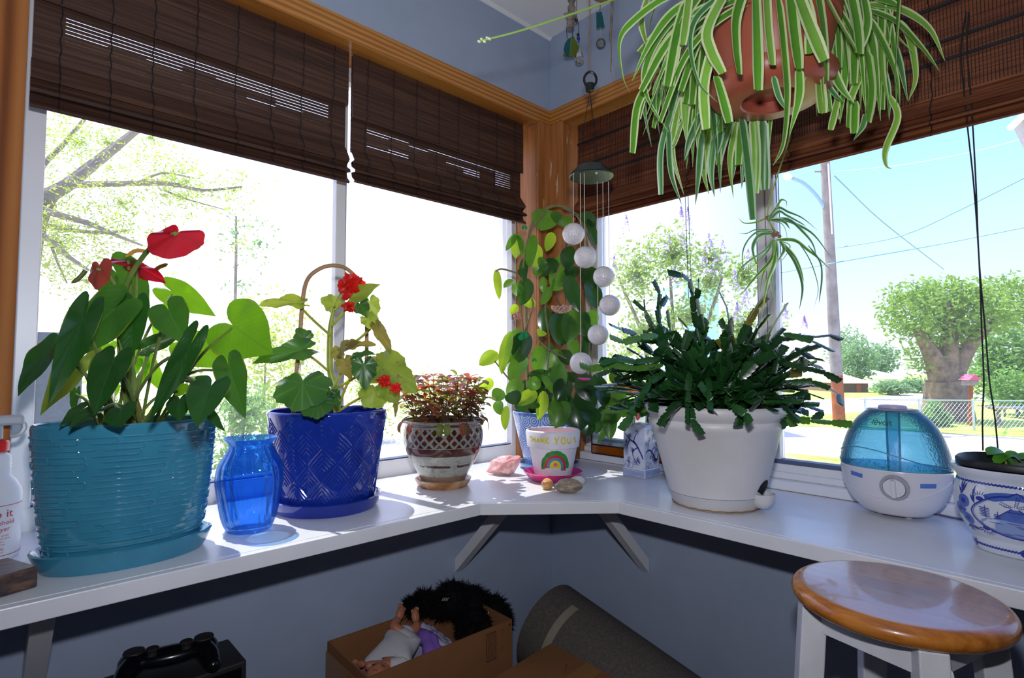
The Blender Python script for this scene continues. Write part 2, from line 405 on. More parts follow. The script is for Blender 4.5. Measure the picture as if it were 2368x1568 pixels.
# ---- pine trim round the openings
TZ = 1.955
b = MB(); b.box2((-2.2, -.012, 1.909), (-.0006, -.0005, TZ)); b.box2((WX0, -.012, 1.9005), (WX1 - .008, .1, 1.909)); tag(b.build('trim_2', m_wx, smooth=False), **S)
b = MB(); b.box2((-.012, -2.6, 1.909), (-.0005, -.0122, TZ)); b.box2((-.012, WY0, 1.9005), (.1, WY1 - .008, 1.909)); tag(b.build('trim_3', m_wy, smooth=False), **S)
b = MB(); b.box2((WX1 - .008, -.010, .8005), (-.0095, -.0005, 1.9085)); b.box2((WX1 - .008, 0, .8005), (WX1, .0995, 1.9)); tag(b.build('trim_4', m_worn, smooth=False, bevel=.002), **S)
b = MB(); b.box2((-.010, WY1 - .008, .8005), (-.0005, -.0005, 1.9085)); b.box2((0, WY1 - .008, .8005), (.0995, WY1, 1.9)); tag(b.build('trim_5', m_worn, smooth=False, bevel=.002), **S)
b = MB(); b.box2((-1.43, -.012, .8005), (WX0 - .002, -.0005, 1.9085)); b.box2((WX0 - .010, 0, .8005), (WX0 - .0015, .1, 1.9)); tag(b.build('trim_6', m_wz2, smooth=False, bevel=.002), **S)
# ---- windows: white vinyl sliders, glass as panes
def mk(fn):                                  # fn(s, d, z): s along the wall, d outwards
    def bx(mb, s0, s1, d0, d1, z0, z1): mb.box2(fn(s0, d0, z0), fn(s1, d1, z1)); return mb
    return bx
bl = mk(lambda s, d, z: V((s, d, z))); br = mk(lambda s, d, z: V((d, s, z)))
def window(name, bx, stiles, muls, s0, s1, gz0, low):
    b = MB()
    for a, c in stiles: bx(b, a, c, .1, .148, .7705, 1.90)
    bx(b, s0, s1, .098, .148, .7705, low); bx(b, s0, s1, .1, .148, 1.86, 1.90)
    o = tag(b.build(name, m_vinyl, smooth=False, bevel=.002), **S)
    b = MB()
    for a, c in muls: bx(b, a, c, .104, .140, low + .0005, 1.8595)
    b.build('mullion', m_vinyl, o, smooth=False, bevel=.002)
    g = MB(); bx(g, s0 + .01, s1 - .01, .103, .135, low + .0005, gz0)
    for a, c in muls: bx(g, c, c + .003, .108, .135, gz0, 1.859)
    g.build('gasket', m_gask, o, smooth=False)
    return o
w1 = window('window_1', bl, [(WX0, -1.286), (-.083, WX1 - .0085)], [(-.705, -.678)], WX0, WX1 - .0085, .846, .842)
for a, c in ((-1.285, -.706), (-.674, -.084)): bl(MB(), a, c, .124, .128, .847, 1.859).build('pane', m_pane, w1, smooth=False)
w2 = window('window_2', br, [(-.117, WY1 - .0085), (WY0, -1.70)], [(-.661, -.640), (-.685, -.663)], WY0, WY1 - .0085, .868, .858)
for a, c in ((-.636, -.118), (-1.699, -.686)): br(MB(), a, c, .124, .128, .869, 1.859).build('pane', m_pane, w2, smooth=False)
b = MB(); br(b, WY0 + .001, WY1 - .009, .062, .0995, .8008, .824); br(b, WY0 + .001, WY1 - .009, .085, .0995, .824, .840)
tag(b.build('trim_7', m_vinyl, smooth=False, bevel=.003), **S)

# ---------------------------------------------------------------- the corner shelf
sh = thing('corner_shelf', 'long white painted corner shelf running under both windows', 'shelf', (0, 0, .78))
T0, T1 = .7745, .80
main = [(-2.6, -.001), (-2.6, -.300), (-.556, -.288), (-.303, -.498), (-.312, -2.6), (-.001, -2.6), (-.001, -.001)]
MB().prism(main, T0, T1).build('shelf_board', m_white, sh, smooth=False)
ed = [(-2.6, -.3008), (-2.6, -.316), (-.5515, -.3035), (-.3185, -.5005), (-.3275, -2.6), (-.3128, -2.6), (-.3038, -.4978), (-.5562, -.2888)]
MB().prism(ed, T0 - .001, T1 - .0005).build('front_edging', m_white, sh, smooth=False, bevel=.0015)
b = MB(); b.box2((WX0 + .001, -.0008, T0), (WX1 - .009, .098, T1)); b.box2((-.0008, WY0 + .001, T0), (.0995, WY1 - .009, T1)); b.build('sill_board', m_white, sh, smooth=False)
def brace(f):
    b = MB(); w_ = .014
    prof = [(.0015, .530), (.0015, .568), (.205, .7735), (.243, .7735)]
    b.extrude(prof, -w_, w_, f); return b.build('bracket', m_white, sh, smooth=False, bevel=.001)
brace(lambda p, q, t: V((-.379 + t, -p, q))); brace(lambda p, q, t: V((-p, -.356 + t, q))); brace(lambda p, q, t: V((-1.278 + t, -p, q)))

# ---------------------------------------------------------------- woven blinds
def slatmat(name, c1, c2, c3, glow=None):
    k = newmat(name); g = k.n('NewGeometry'); vec = k.coord('Object', (3, 3, 160))
    f = k.noise(vec, 1.0, 4, .65)
    col = k.ramp(f, [(.3, c1), (.5, c2), (.72, c3)])
    p = k.pbr(col, .55, .35)
    if glow:
        tl = k.n('BsdfTranslucent'); tl.inputs[0].default_value = C(glow); m = k.n('MixShader'); m.inputs[0].default_value = .12; k.l(p.outputs[0], m.inputs[1]); k.l(tl.outputs[0], m.inputs[2]); return k.done(m)
    return k.done(p)
m_bam = slatmat('dark_bamboo', '#2c1a13', '#462e24', '#644633'); m_cord = plain('black_cord', '#17141a', .7)
m_bamr = slatmat('red_brown_reed', '#4a2416', '#74422a', '#a5643c', '#a04a12')
def blind(name, label, fn, s0, s1, ztop, flap, g0, g1, fold0, bot, slat, mat, seed, cords, broken=True):
    t = thing(name, label, 'blind', fn((s0 + s1) / 2, 0, ztop), 'woven wood blinds over the windows'); r = random.Random(seed)
    b = MB(); z = ztop; pit = slat + .0004
    def strip(b, a, c, z, h0, h1, d, th=.0016):           # a slat as one bar, its height differing from end to end
        vs = []
        for s, h in ((a, h0), (c, h1)):
            for dd in (d, d + th):
                for zz in (z - h / 2, z + h / 2): vs.append(fn(s, dd, zz))
        b.add(vs, [(0, 1, 3, 2), (4, 6, 7, 5), (0, 2, 6, 4), (1, 5, 7, 3), (2, 3, 7, 6), (0, 4, 5, 1)])
    n = int((ztop - fold0 + .014) / pit); nseg = 9 if broken else 1
    for i in range(n):
        z = ztop - (i + .5) * pit
        if g1 < z < g0 and broken:
            kk = (g0 - z) / (g0 - g1)
            cuts = [s0, s0 + .045] + [s0 + .045 + (s1 - s0 - .09) * q / 8 for q in range(1, 8)] + [s1 - .045, s1]
            for m_, (a, c) in enumerate(zip(cuts, cuts[1:])):
                shut = m_ in (0, len(cuts) - 2) or r.random() < (.02 if kk < .3 else .12 + .55 * kk)
                h = slat * (1.08 if shut else .84); strip(b, a, c, z, h, h, 0)
        else: strip(b, s0, s1, z, slat * 1.12, slat * 1.12, r.uniform(-.0006, .0006))
    b.build('slat_panel', mat, t, smooth=False)
    if flap:
        b = MB(); n = int((ztop - flap) / pit)
        for i in range(n): strip(b, s0 - .002, s1 + .002, ztop - (i + .5) * pit, slat * 1.1, slat * 1.1, .012 + r.uniform(-.0005, .0005))
        b.build('valance', mat, t, smooth=False)
    H = fold0 - bot; prof = []
    raw = [(0, 1.0), (.016, .78), (.026, .62), (.020, .55), (.008, .60), (.012, .46), (.030, .34), (.031, .27), (.010, .30), (.014, .17), (.028, .04), (.024, 0)]
    f_ = [(d, bot + H * q) for d, q in raw]
    prof = f_ + [(d - .003, z + .001) for d, z in reversed(f_)]
    b = MB(); ns = 5
    b.extrude(prof, s0 - .001, s1 + .001, lambda p, q, tt: fn(tt, p + .002, q)); b.build('folded_hem', mat, t, smooth=False)
    k = int((s1 - s0) / cords)
    for i in range(k + 1):
        b = MB()
        s = s0 + (s1 - s0) * (i + .5) / (k + 1); s += .004 * r.uniform(-1, 1)
        pts = [fn(s + .0015 * math.sin(j * 1.7), (.0165 if flap and lerp(ztop, fold0, j / 26) > flap else .004), lerp(ztop, fold0, j / 26)) for j in range(27)]
        pts += [fn(s, d + .005, z) for d, z in f_[1:]]
        b.tube(pts, .0011, 5)
        b.build('binding_cord', m_cord, t)
    return t
fl = lambda s, d, z: V((s, .045 - d, z)); fr_ = lambda s, d, z: V((.045 - d, s, z))
b1 = blind('woven_blind', 'dark brown bamboo blind with light slits, over the wide left-hand pane behind the red-flowered plant', fl, -1.312, -.713, 1.8985, 1.76, 1.757, 1.685, 1.655, 1.556, .0068, m_bam, 3, .082)
b2 = blind('woven_blind', 'shorter dark brown bamboo blind between the wooden corner post and the wide slatted blind', fl, -.698, -.098, 1.8985, 1.73, 1.728, 1.668, 1.655, 1.562, .0068, m_bam, 5, .082)
b3 = blind('woven_blind', 'reddish brown woven reed blind behind the hanging spider plant', fr_, -1.70, -.085, 1.8985, None, 0, 0, 1.645, 1.562, .0042, m_bamr, 8, .30, broken=False)
b = MB()
for a, z in ((.0035, 1.83), (.0035, 1.755), (.0035, 1.715)): b.box2(fr_(-1.70, .001, z), fr_(-.085, .0045, z + .006))
b.build('reed_ridge', m_cord, b3, smooth=False)
# woven threads of the reed blind: fine upright stitches
m_thread = plain('reed_thread', '#241009', .8)
b = MB(); s = -1.695
while s < -.09:
    b.box2(fr_(s, .0028, 1.648), fr_(s + .0012, .0034, 1.898)); s += .0058
b.build('weaving_thread', m_thread, b3, smooth=False)
# pull cords
b = MB()
q = [WRp(2234, 28, .03), WRp(2222, 110, .03), WRp(2228, 200, .028), WRp(2238, 300, .02), WRp(2252, 430, .01), WRp(2264, 600, .0), WRp(2270, 760, -.005), WRp(2275, 880, -.008), WRp(2272, 960, -.008), WRp(2273, 1042, -.008)]
b.tube(bez(q, 6), .0013, 6); b.build('pull_cord', m_cord, b3); b = MB()
q = [WRp(2240, 28, .03), WRp(2236, 110, .03), WRp(2243, 200, .028), WRp(2250, 300, .02), WRp(2257, 430, .01), WRp(2264, 600, -.001), WRp(2278, 760, -.005), WRp(2288, 880, -.008), WRp(2300, 960, -.008), WRp(2308, 1042, -.008)]
b.tube(bez(q, 6), .0013, 6); b.build('pull_cord', m_cord, b3)
b = MB()
for x, y0, y1 in ((1583, 415, 690), (1590, 415, 690), (1793, 400, 470), (1799, 400, 700)): b = MB(); b.tube([WRp(x, y0, .06), WRp(x + (y1 - y0) * .035, y1, .06)], .0009, 5); b.build('lift_cord', m_cord, b3)
# ---------------------------------------------------------------- outdoors
GZ = -.5
G = lambda x, y: P(x, y, GZ)
m_gravel = plain('pale_gravel', '#c9c4b8', .9, .2, var='#b3ad9f', vs=3)
m_grass = plain('lawn_grass', '#6f9a33', .9, .2, var='#b9bd62', vs=2.5, bump=.5, bs=30, bd=.03)
m_road = plain('sunlit_road', '#c3c3c3', .85, .2, var='#b4b4b6', vs=1.5)
m_bark = plain('grey_bark', '#6b6258', .9, .2, var='#8d8273', vs=9, bump=.6, bs=25, bd=.02)
m_bark2 = plain('willow_bark', '#5a4f47', .9, .2, var='#8a7460', vs=5, bump=.8, bs=9, bd=.05)
m_pole = plain('weathered_pole', '#756b68', .85, .2, var='#918886', vs=3)
m_poleb = plain('pole_base', '#a5582f', .85, .2, var='#7f4527', vs=4)
m_wire = plain('overhead_wire', '#5e8f9d', .6)
def leafm(n, c, g, var):
    k = newmat(n); f = k.noise(k.coord('Object'), 1.3, 3); oi = k.noise(k.coord('Object'), 14, 2)
    col = k.mix(k.math('ADD', k.math('MULTIPLY', f, .6), k.math('MULTIPLY', oi, .4)), C(c), C(var))
    d = k.pbr(col, .5, .3); t = k.n('BsdfTranslucent'); k.put(t.inputs[0], C(g)); m = k.n('MixShader'); m.inputs[0].default_value = .4
    k.l(d.outputs[0], m.inputs[1]); k.l(t.outputs[0], m.inputs[2]); return k.done(m)
m_fw = leafm('willow_leaves', '#5c7d33', '#8fb648', '#93aa55'); m_fd = leafm('far_tree_leaves', '#5f8050', '#7fa565', '#86a578')
m_fy = leafm('young_leaves', '#7d9a34', '#b9d24a', '#a8a83e'); m_fl = leafm('lilac_leaves', '#6c8c3c', '#a5c050', '#9cae5a'); m_lil = leafm('lilac_blossom', '#b7a0d2', '#c9b4e2', '#d8c6e6')
m_fb = leafm('shrub_leaves', '#4f7a3c', '#7fae4a', '#7f9e58')
def cloudleaf(mb, blobs, n, size, r, shell=.35, asp=.45):
    tot = sum(b[3] * b[4] * b[5] for b in blobs)
    for cx, cy, cz, rx, ry, rz in blobs:
        for _ in range(int(n * rx * ry * rz / tot)):
            d = V((r.gauss(0, 1), r.gauss(0, 1), r.gauss(0, 1))).normalized(); k = (shell + (1 - shell) * r.random()) * r.uniform(.85, 1.12)
            p = V((cx + d.x * rx * k, cy + d.y * ry * k, cz + d.z * rz * k))
            a = V((r.gauss(0, 1), r.gauss(0, 1), r.gauss(0, .7))).normalized(); b_ = a.orthogonal().normalized(); b_.rotate(Matrix.Rotation(r.random() * 6.3, 3, a)); c_ = a.cross(b_)
            s = size * r.uniform(.6, 1.3)
            mb.add([p - a * s, p + b_ * s * asp + c_ * s * .15, p + a * s, p - b_ * s * asp + c_ * s * .15], [(0, 1, 2), (0, 2, 3)])
    return mb
tag(MB().box2((-120, -90, GZ - .2), (160, 160, GZ)).build('ground', m_gravel, smooth=False), **S)
def flatpoly(name, pts, mat, dz=.012, kind='structure'):
    pts = [(p.x, p.y) for p in pts]
    ar = sum(a[0] * b[1] - b[0] * a[1] for a, b in zip(pts, pts[1:] + pts[:1]))
    if ar < 0: pts = pts[::-1]
    return tag(MB().prism(pts, GZ, GZ + dz).build(name, mat, smooth=False), kind=kind)
flatpoly('lawn_near', [G(1300, 1062), G(1812, 1049), G(1953, 1060), G(2210, 1085), G(2900, 1140), G(2600, 1900), G(1500, 1700), G(1300, 1300)], m_grass)
flatpoly('lawn_verge', [G(1640, 968), G(1850, 962), G(2000, 952), G(2160, 930), G(2500, 925), G(2900, 1010), G(2500, 1018), G(1975, 992), G(1830, 985), G(1640, 985)], m_grass)
flatpoly('lawn_far', [G(1300, 930), G(1850, 926), G(2000, 920), G(2160, 905), G(2500, 900), G(2700, 868), G(1200, 868)], m_grass)
flatpoly('lawn_side', [G(60, 1060), G(300, 1030), G(420, 985), G(380, 940), G(60, 960)], m_grass, .01)
# ---- utility pole with its lamp arm, and wires
pb, pt = G(1941, 985), None
dp = (pb - CAM).dot(FWD); top = D(1901, 250, dp)
t = thing('utility_pole', 'tall weathered wooden utility pole leaning slightly across the street', 'pole', pb)
mid = pb.lerp(top, .16)
MB().tube([pb, mid], [.155, .150], 14).build('pole_base', m_poleb, t)
MB().tube([mid, top], [.150, .105], 14).build('shaft', m_pole, t)
b = MB(); b.tube([pb.lerp(top, q) + TOCAM * .14 for q in (.60, .66, .82)], .025, 6); b.build('conduit', plain('pale_conduit', '#d8c7bd', .5), t)
for q in (.80, .83, .86): c_ = pb.lerp(top, q); MB().tube([c_ - RGT * .12, c_ - RGT * .30], .02, 6).build('insulator_pin', m_bark, t)
arm = bez([D(1914, 492, dp), D(1890, 455, dp), D(1860, 425, dp), D(1832, 412, dp)], 6)
MB().tube(arm, .045, 8).build('lamp_arm', plain('galvanised_arm', '#7fa3b8', .5), t)
MB().ball(D(1822, 409, dp), .16, 12, sc_=(1.4, .7, .5)).build('lamp_head', m_vinyl, t)
def wire(lbl, pts, r, mat=m_wire, extra=None):
    pts = [p + TOCAM * .32 for p in pts]
    o = MB().tube(bez(pts, 8), r * .62, 5).build('overhead_wire', mat); tag(o, lbl, 'wire', 'wires in the sky'); return o
wire('thin overhead wire falling steeply from the pole top towards the willow', [D(1914, 415, dp), D(2030, 520, dp * 1.3), D(2170, 625, dp * 1.7)], .028)
wire('overhead wire sagging from the pole then rising steeply to the upper right', [D(1920, 578, dp), D(2060, 552, dp * .9), D(2200, 490, dp * .8), D(2420, 378, dp * .65)], .02)
wire('lowest overhead wire running from the pole almost level above the willow', [D(1760, 640, dp * 1.04), D(1935, 608, dp * .96), D(2150, 570, dp * .9), D(2440, 512, dp * .75)], .022)
wire('twisted pale overhead cable highest in the sky, meeting the roof corner', [D(1915, 405, dp), D(2060, 392, dp * .85), D(2200, 368, dp * .7), D(2345, 335, 6.0)], .012, plain('pale_twisted_cable', '#9cc4cc', .5))
# ---- the roof corner of the house seen through the glass
t = thing('roof_corner', 'pale wooden roof corner of the house poking in beside the blind', 'roof', D(2390, 300, 3.0))
q = [D(2342, 292, 3.0), D(2362, 272, 3.0), D(2480, 250, 3.0), D(2480, 440, 3.0), D(2368, 345, 3.0)]
back = [CAM + (p - CAM) * 1.25 + RGT * .05 for p in q]; b = MB(); b.add(q + back, [(0, 1, 2, 3, 4), (9, 8, 7, 6, 5)] + [(i, 5 + i, 5 + (i + 1) % 5, (i + 1) % 5) for i in range(5)])
b.build('eave_board', plain('weathered_eave', '#a89a90', .8, var='#c9c0b8', vs=12), t, smooth=False)
b = MB(); b.tube([D(2336, 296, 2.97), D(2368, 266, 2.97), D(2450, 262, 2.97)], .018, 8); b.build('gutter', m_vinyl, t)
# ---- trees
def tree(name, label, cat, base, trunks, blobs, n, size, mat, seed, bark=m_bark, group=None, shell=.35, branches=None):
    t = thing(name, label, cat, base, group); r = random.Random(seed)
    if trunks:
        for pts, rad in trunks: MB().tube(bez(pts, 5), [lerp(rad[0], rad[1], i / (5 * (len(pts) - 1))) for i in range(5 * (len(pts) - 1) + 1)], 9).build('trunk', bark, t)
    cloudleaf(MB(), blobs, n, size, r, shell).build('foliage', mat, t, smooth=False)
    return t, r
tb = G(2190, 972); dt_ = (tb - CAM).dot(FWD)
def bl_(x, y, d, rx, ry=None, rz=None): c_ = D(x, y, d); k = d / FPX; return (c_.x, c_.y, c_.z, rx * k, (ry or rx) * k, (rz or rx) * k)
tree('willow_tree', 'big pollarded willow with a stout trunk and bushy green crown across the road', 'tree', tb,
     [([tb + V((0, 0, -.1)), D(2190, 930, dt_), D(2185, 880, dt_)], (.72, .50)), ([D(2185, 890, dt_), D(2160, 830, dt_), D(2120, 760, dt_)], (.40, .12)), ([D(2190, 890, dt_), D(2235, 810, dt_), D(2300, 740, dt_)], (.36, .10)), ([D(2188, 880, dt_), D(2195, 790, dt_), D(2190, 700, dt_)], (.36, .10))],
     [bl_(2110, 720, dt_, 72, 80, 78), bl_(2180, 690, dt_ + .4, 80, 85, 55), bl_(2250, 720, dt_, 78, 85, 70), bl_(2130, 830, dt_ + .3, 38, 45, 40), bl_(2330, 700, dt_ + .6, 80, 90, 70), bl_(2180, 770, dt_ + .2, 70, 70, 45)], 7500, .085, m_fw, 11, m_bark2, shell=.45)
for i, (x, y, d, rx, rz, lb, n, mt, yb) in enumerate([
    (2330, 830, 22, 70, 110, 'mid green tree behind the willow at the far right of the yard', 3000, m_fb, 960),
    (1985, 830, 40, 45, 55, 'hazy green tree behind the low brown-roofed shed', 1500, m_fd, 890),
    (2040, 830, 46, 40, 42, 'hazy green tree rising behind the white-roofed house', 1300, m_fd, 885),
    (1960, 800, 52, 40, 48, 'palest hazy tree, just right of the pole in the distance', 1200, m_fd, 880)]):
    g_ = D(x, yb, d); g_.z = GZ
    tree('background_tree', lb, 'tree', g_, [([g_, D(x, y + rz * .3, d)], (.25, .15))], [bl_(x, y, d, rx, rx, rz), bl_(x - rx * .3, y + rz * .4, d, rx * .9, rx, rz * .6)], n, .16 if d > 30 else .13, mt, 20 + i, group='trees in the distance')
for i, (x, y, rx, rz, lb, sz_) in enumerate([(2160, 958, 52, 34, 'leafy bush behind the wire fence at the foot of the willow', .07), (2058, 897, 40, 16, 'rounded pale green bush in front of the white-roofed house', .12), (2115, 890, 40, 18, 'low pale bush between the white-roofed house and the willow trunk', .12), (2345, 900, 60, 60, 'bush behind the bird bath at the edge of the view', .09)]):
    d = 1.6 * FPX / (y + rz - 847) if i else 14.75; g_ = D(x, y + rz, d); g_.z = GZ; ry = rx if i else 18
    tree('garden_bush', lb, 'bush', g_, None, [bl_(x, y, d, rx, ry, rz), bl_(x + rx * .4, y + rz * .3, d, rx * .7, ry, rz * .6)], 1300, sz_, m_fb if i in (0, 3) else m_fd, 40 + i, group='bushes across the road')
# ---- lilac outside the near pane
lb_ = D(1560, 1100, 5.2); lb_.z = GZ
t, r = tree('lilac_bush', 'lilac in bloom with pale purple flower heads, close outside the pane behind the cactus', 'bush', lb_,
     [([lb_ + V((q * .3, -q * .2, 0)), D(1560 + q * 60, 850, 5.2), D(1550 + q * 120, 640, 5.2)], (.035, .012)) for q in (-1, 0, 1)],
     [bl_(1470, 630, 5.0, 75, 70, 90), bl_(1555, 590, 5.1, 75, 70, 85), bl_(1640, 600, 5.1, 45, 60, 55), bl_(1720, 620, 5.3, 35, 50, 40), bl_(1490, 770, 5.0, 75, 70, 60), bl_(1640, 650, 5.2, 45, 60, 65), bl_(1720, 640, 5.3, 45, 60, 60), bl_(1590, 730, 5.1, 70, 70, 60), bl_(1440, 860, 5.0, 70, 70, 100), bl_(1710, 760, 5.3, 50, 60, 80), bl_(1790, 730, 5.6, 30, 40, 40)], 6500, .027, m_fl, 61, shell=.0)
for x, y, s in [(1448, 520, 22), (1545, 560, 30), (1500, 575, 24), (1590, 500, 20), (1578, 560, 26), (1630, 600, 30), (1655, 610, 26), (1672, 580, 24), (1700, 650, 24), (1730, 600, 24), (1725, 690, 24), (1705, 720, 20), (1560, 640, 22), (1420, 610, 18), (1480, 640, 20), (1640, 560, 20), (1800, 740, 22), (1815, 720, 16), (1860, 745, 14), (1575, 490, 12)]:
    c_ = D(x, y, 5.0); b = MB()
    for _ in range(90):
        h = r.random(); a = r.random() * 6.3; k = s * 5 / FPX * (1.05 - h) * .55 * (.6 + .4 * r.random())
        p = c_ + V((math.cos(a) * k, math.sin(a) * k, (h - .5) * s * 2.2 * 5 / FPX)); u = V((r.gauss(0, 1), r.gauss(0, 1), r.gauss(0, 1))).normalized(); v_ = u.orthogonal().normalized(); e_ = .011
        b.add([p - u * e_, p + v_ * e_, p + u * e_, p - v_ * e_], [(0, 1, 2, 3)])
    b.build('flower_head', m_lil, t, smooth=False)
# ---- buildings
def house(name, label, px, y0, y1, w, d, wall, roof, roofh, dep=6, yaw=0.0):
    c_ = D(px, y1, d); c_.z = GZ; t = thing(name, label, 'building', c_); k = d / FPX; ww, hh, rh = w * k, (y1 - y0) * k, roofh * k
    u = RGT.copy(); u.z = 0; u.normalize(); f = V((-u.y, u.x, 0)); R = Matrix.Rotation(yaw, 3, 'Z'); u, f = R @ u, R @ f
    def q(a, b_, z): return c_ + u * (a * ww / 2) + f * (b_ * dep) + V((0, 0, z))
    h0 = (c_.z - GZ); H = D(px, y0, d).z - GZ
    b = MB(); b.add([q(-1, 0, 0), q(1, 0, 0), q(1, 1, 0), q(-1, 1, 0), q(-1, 0, H), q(1, 0, H), q(1, 1, H), q(-1, 1, H)], [(0, 1, 5, 4), (1, 2, 6, 5), (2, 3, 7, 6), (3, 0, 4, 7), (4, 5, 6, 7)]); b.build('walls', wall, t, smooth=False)
    b = MB(); b.add([q(-1.12, -.1, H - .05), q(1.12, -.1, H - .05), q(1.12, 1.1, H - .05), q(-1.12, 1.1, H - .05), q(-1.02, .5, H + rh), q(1.02, .5, H + rh)], [(0, 1, 5, 4), (2, 3, 4, 5), (1, 2, 5), (3, 0, 4), (3, 2, 1, 0)]); b.build('roof', roof, t, smooth=False)
    return t, q, H
m_brn = plain('brown_boards', '#6d5344', .9); m_wr = plain('white_metal_roof', '#e8ecef', .5); m_br = plain('tan_shingles', '#b9a48c', .9); m_teal = plain('pale_teal_siding', '#a9d8dc', .8, var='#9fcfd4', vs=2)
t, q, H = house('low_shed', 'low brown shed with a tan roof beyond the street, right of the pole', 1972, 884, 906, 72, 34, m_brn, m_br, 20)
b = MB(); b.add([q(.2, -.01, 0), q(.5, -.01, 0), q(.5, -.01, H * .8), q(.2, -.01, H * .8)], [(0, 1, 2, 3)]); b.build('door', plain('rust_door', '#a5583a', .8), t, smooth=False)
t, q, H = house('white_roofed_house', 'distant house with a bright white roof between the shed and the willow', 2062, 874, 890, 60, 42, m_vinyl, m_wr, 34, 8, .5)
t, q, H = house('teal_house', 'pale teal house wall glimpsed through the lilac', 1625, 640, 800, 78, 14, m_teal, m_wr, 20, 3)
b = MB(); b.add([q(-.4, -.004, H * .55), q(.1, -.004, H * .55), q(.1, -.004, H * .8), q(-.4, -.004, H * .8)], [(0, 1, 2, 3)]); b.build('window_pane', m_gask, t, smooth=False)
# ---- chain-link fence, bird house, bird bath, grey table
fd = 1.6 * FPX / (988 - 847)
t = thing('wire_fence', 'low chain-link fence with thin metal posts in front of the willow', 'fence', G(2190, 992)); m_gal = plain('galvanised_steel', '#b9c3c8', .4, metal=.6)
FA, FB = G(1990, 992), G(2420, 998); FH = .75
def fp(s, z): p = FA.lerp(FB, s); return V((p.x, p.y, GZ + z))
MB().tube([fp(0, FH), fp(1, FH)], .018, 6).build('top_rail', m_gal, t)
for s in (.03, .33, .62, .95): MB().tube([fp(s, 0), fp(s, FH + .04)], .028, 8).build('post', m_gal, t)
b = MB(); nn = 44
for i in range(-6, nn + 1):
    for sg in (1, -1):
        a0, a1 = i / nn, (i + 6 * sg) / nn
        z0, z1 = 0, FH
        if min(a0, a1) < 0 or max(a0, a1) > 1: continue
        b.tube([fp(a0, z0), fp(a1, z1)], .0028, 3, caps=False)
tag(b.build('wire_mesh', m_gal, t, smooth=False), kind='stuff')
bh = G(2243, 985); bd_ = (bh - CAM).dot(FWD)
t = thing('bird_house', 'bird house with a pink roof on a brown post by the willow trunk', 'bird house', bh); kb = bd_ / FPX
MB().tube([bh, D(2245, 886, bd_)], .055, 8).build('post', m_poleb, t)
c_ = D(2243, 884, bd_); MB().box(c_, (22 * kb, 22 * kb, 14 * kb), YAW).build('box', m_pole, t, smooth=False)
b = MB(); R = Matrix.Rotation(YAW, 3, 'Z'); vs = [c_ + R @ (V(q) * kb) for q in ((-15, -15, 5), (15, -15, 5), (15, 15, 5), (-15, 15, 5), (-15, 0, 18), (15, 0, 18))]
b.add(vs, [(0, 1, 5, 4), (2, 3, 4, 5), (1, 2, 5), (3, 0, 4), (3, 2, 1, 0)]); b.build('roof', plain('pink_roof', '#c8476b', .6), t, smooth=False)
bb = G(2310, 984); t = thing('bird_bath', 'pale stone bird bath on a thin pedestal behind the fence', 'bird bath', bb); k = fd / FPX
MB().lathe([(0, 0), (10 * k, 0), (9 * k, 3 * k), (4.5 * k, 8 * k), (4 * k, 32 * k), (8 * k, 36 * k), (0, 36 * k)], 16, bb).build('pedestal', m_pole, t)
MB().lathe([(0, 36 * k), (16 * k, 38 * k), (26 * k, 44 * k), (24 * k, 45 * k), (14 * k, 41 * k), (0, 41 * k)], 20, bb).build('basin', plain('pale_stone', '#b8a898', .8), t)
gt = G(2362, 968); t = thing('garden_table', 'low grey garden table on the lawn at the far edge of the view', 'table', gt)
MB().box(gt + V((0, 0, .32)), (1.0, .6, .06), YAW).build('tabletop', m_gask, t, smooth=False)
for a, b_ in ((-.35, -.2), (.35, -.2), (.35, .2), (-.35, .2)):
    p = gt + Matrix.Rotation(YAW, 3, 'Z') @ V((a, b_, 0)); MB().tube([p, p + V((0, 0, .29))], .03, 6).build('leg', m_gask, t)
# ---- beyond the left window
tb = WLp(40, 1100, 3.2); tb.z = GZ; d0 = (D(150, 480, 3.6) - CAM).dot(FWD)
t = thing('leafy_tree', 'airy tree with slim grey branches and small yellow-green leaves outside the wide pane', 'tree', tb)
r = random.Random(31)
trk = [([tb, D(60, 700, 3.6), D(98, 482, 3.6), D(160, 425, 3.7), D(255, 350, 3.9), D(330, 290, 4.0)], (.07, .022)),
       ([D(160, 428, 3.7), D(250, 425, 3.6), D(390, 425, 3.6), D(470, 440, 3.7), D(560, 432, 3.8)], (.024, .006)),
       ([D(60, 470, 3.5), D(120, 492, 3.5), D(200, 515, 3.5), D(270, 545, 3.5), D(330, 568, 3.5)], (.028, .006)),
       ([D(60, 510, 3.5), D(150, 530, 3.6), D(240, 538, 3.6), D(300, 532, 3.7)], (.020, .005)),
       ([D(70, 535, 3.4), D(110, 552, 3.4), D(160, 595, 3.4), D(205, 625, 3.4)], (.028, .007)),
       ([D(115, 555, 3.4), D(130, 600, 3.4), D(155, 655, 3.4)], (.010, .004)),
       ([D(98, 500, 3.6), D(90, 400, 3.8), D(150, 330, 4.0), D(200, 270, 4.1), D(260, 200, 4.2)], (.024, .008)),
       ([D(310, 428, 3.6), D(350, 408, 3.6), D(385, 400, 3.6), D(440, 410, 3.7)], (.010, .004)),
       ([D(380, 440, 3.7), D(430, 460, 3.8), D(520, 485, 3.9)], (.008, .003)),
       ([D(98, 490, 3.6), D(60, 350, 3.4), D(100, 200, 3.4), D(200, 100, 3.5)], (.04, .012))]
for pts, rad in trk:
    n_ = 5 * (len(pts) - 1); MB().tube(bez(pts, 5), [lerp(rad[0], rad[1], i / n_) for i in range(n_ + 1)], 7).build('branch', m_bark, t)
b = MB()
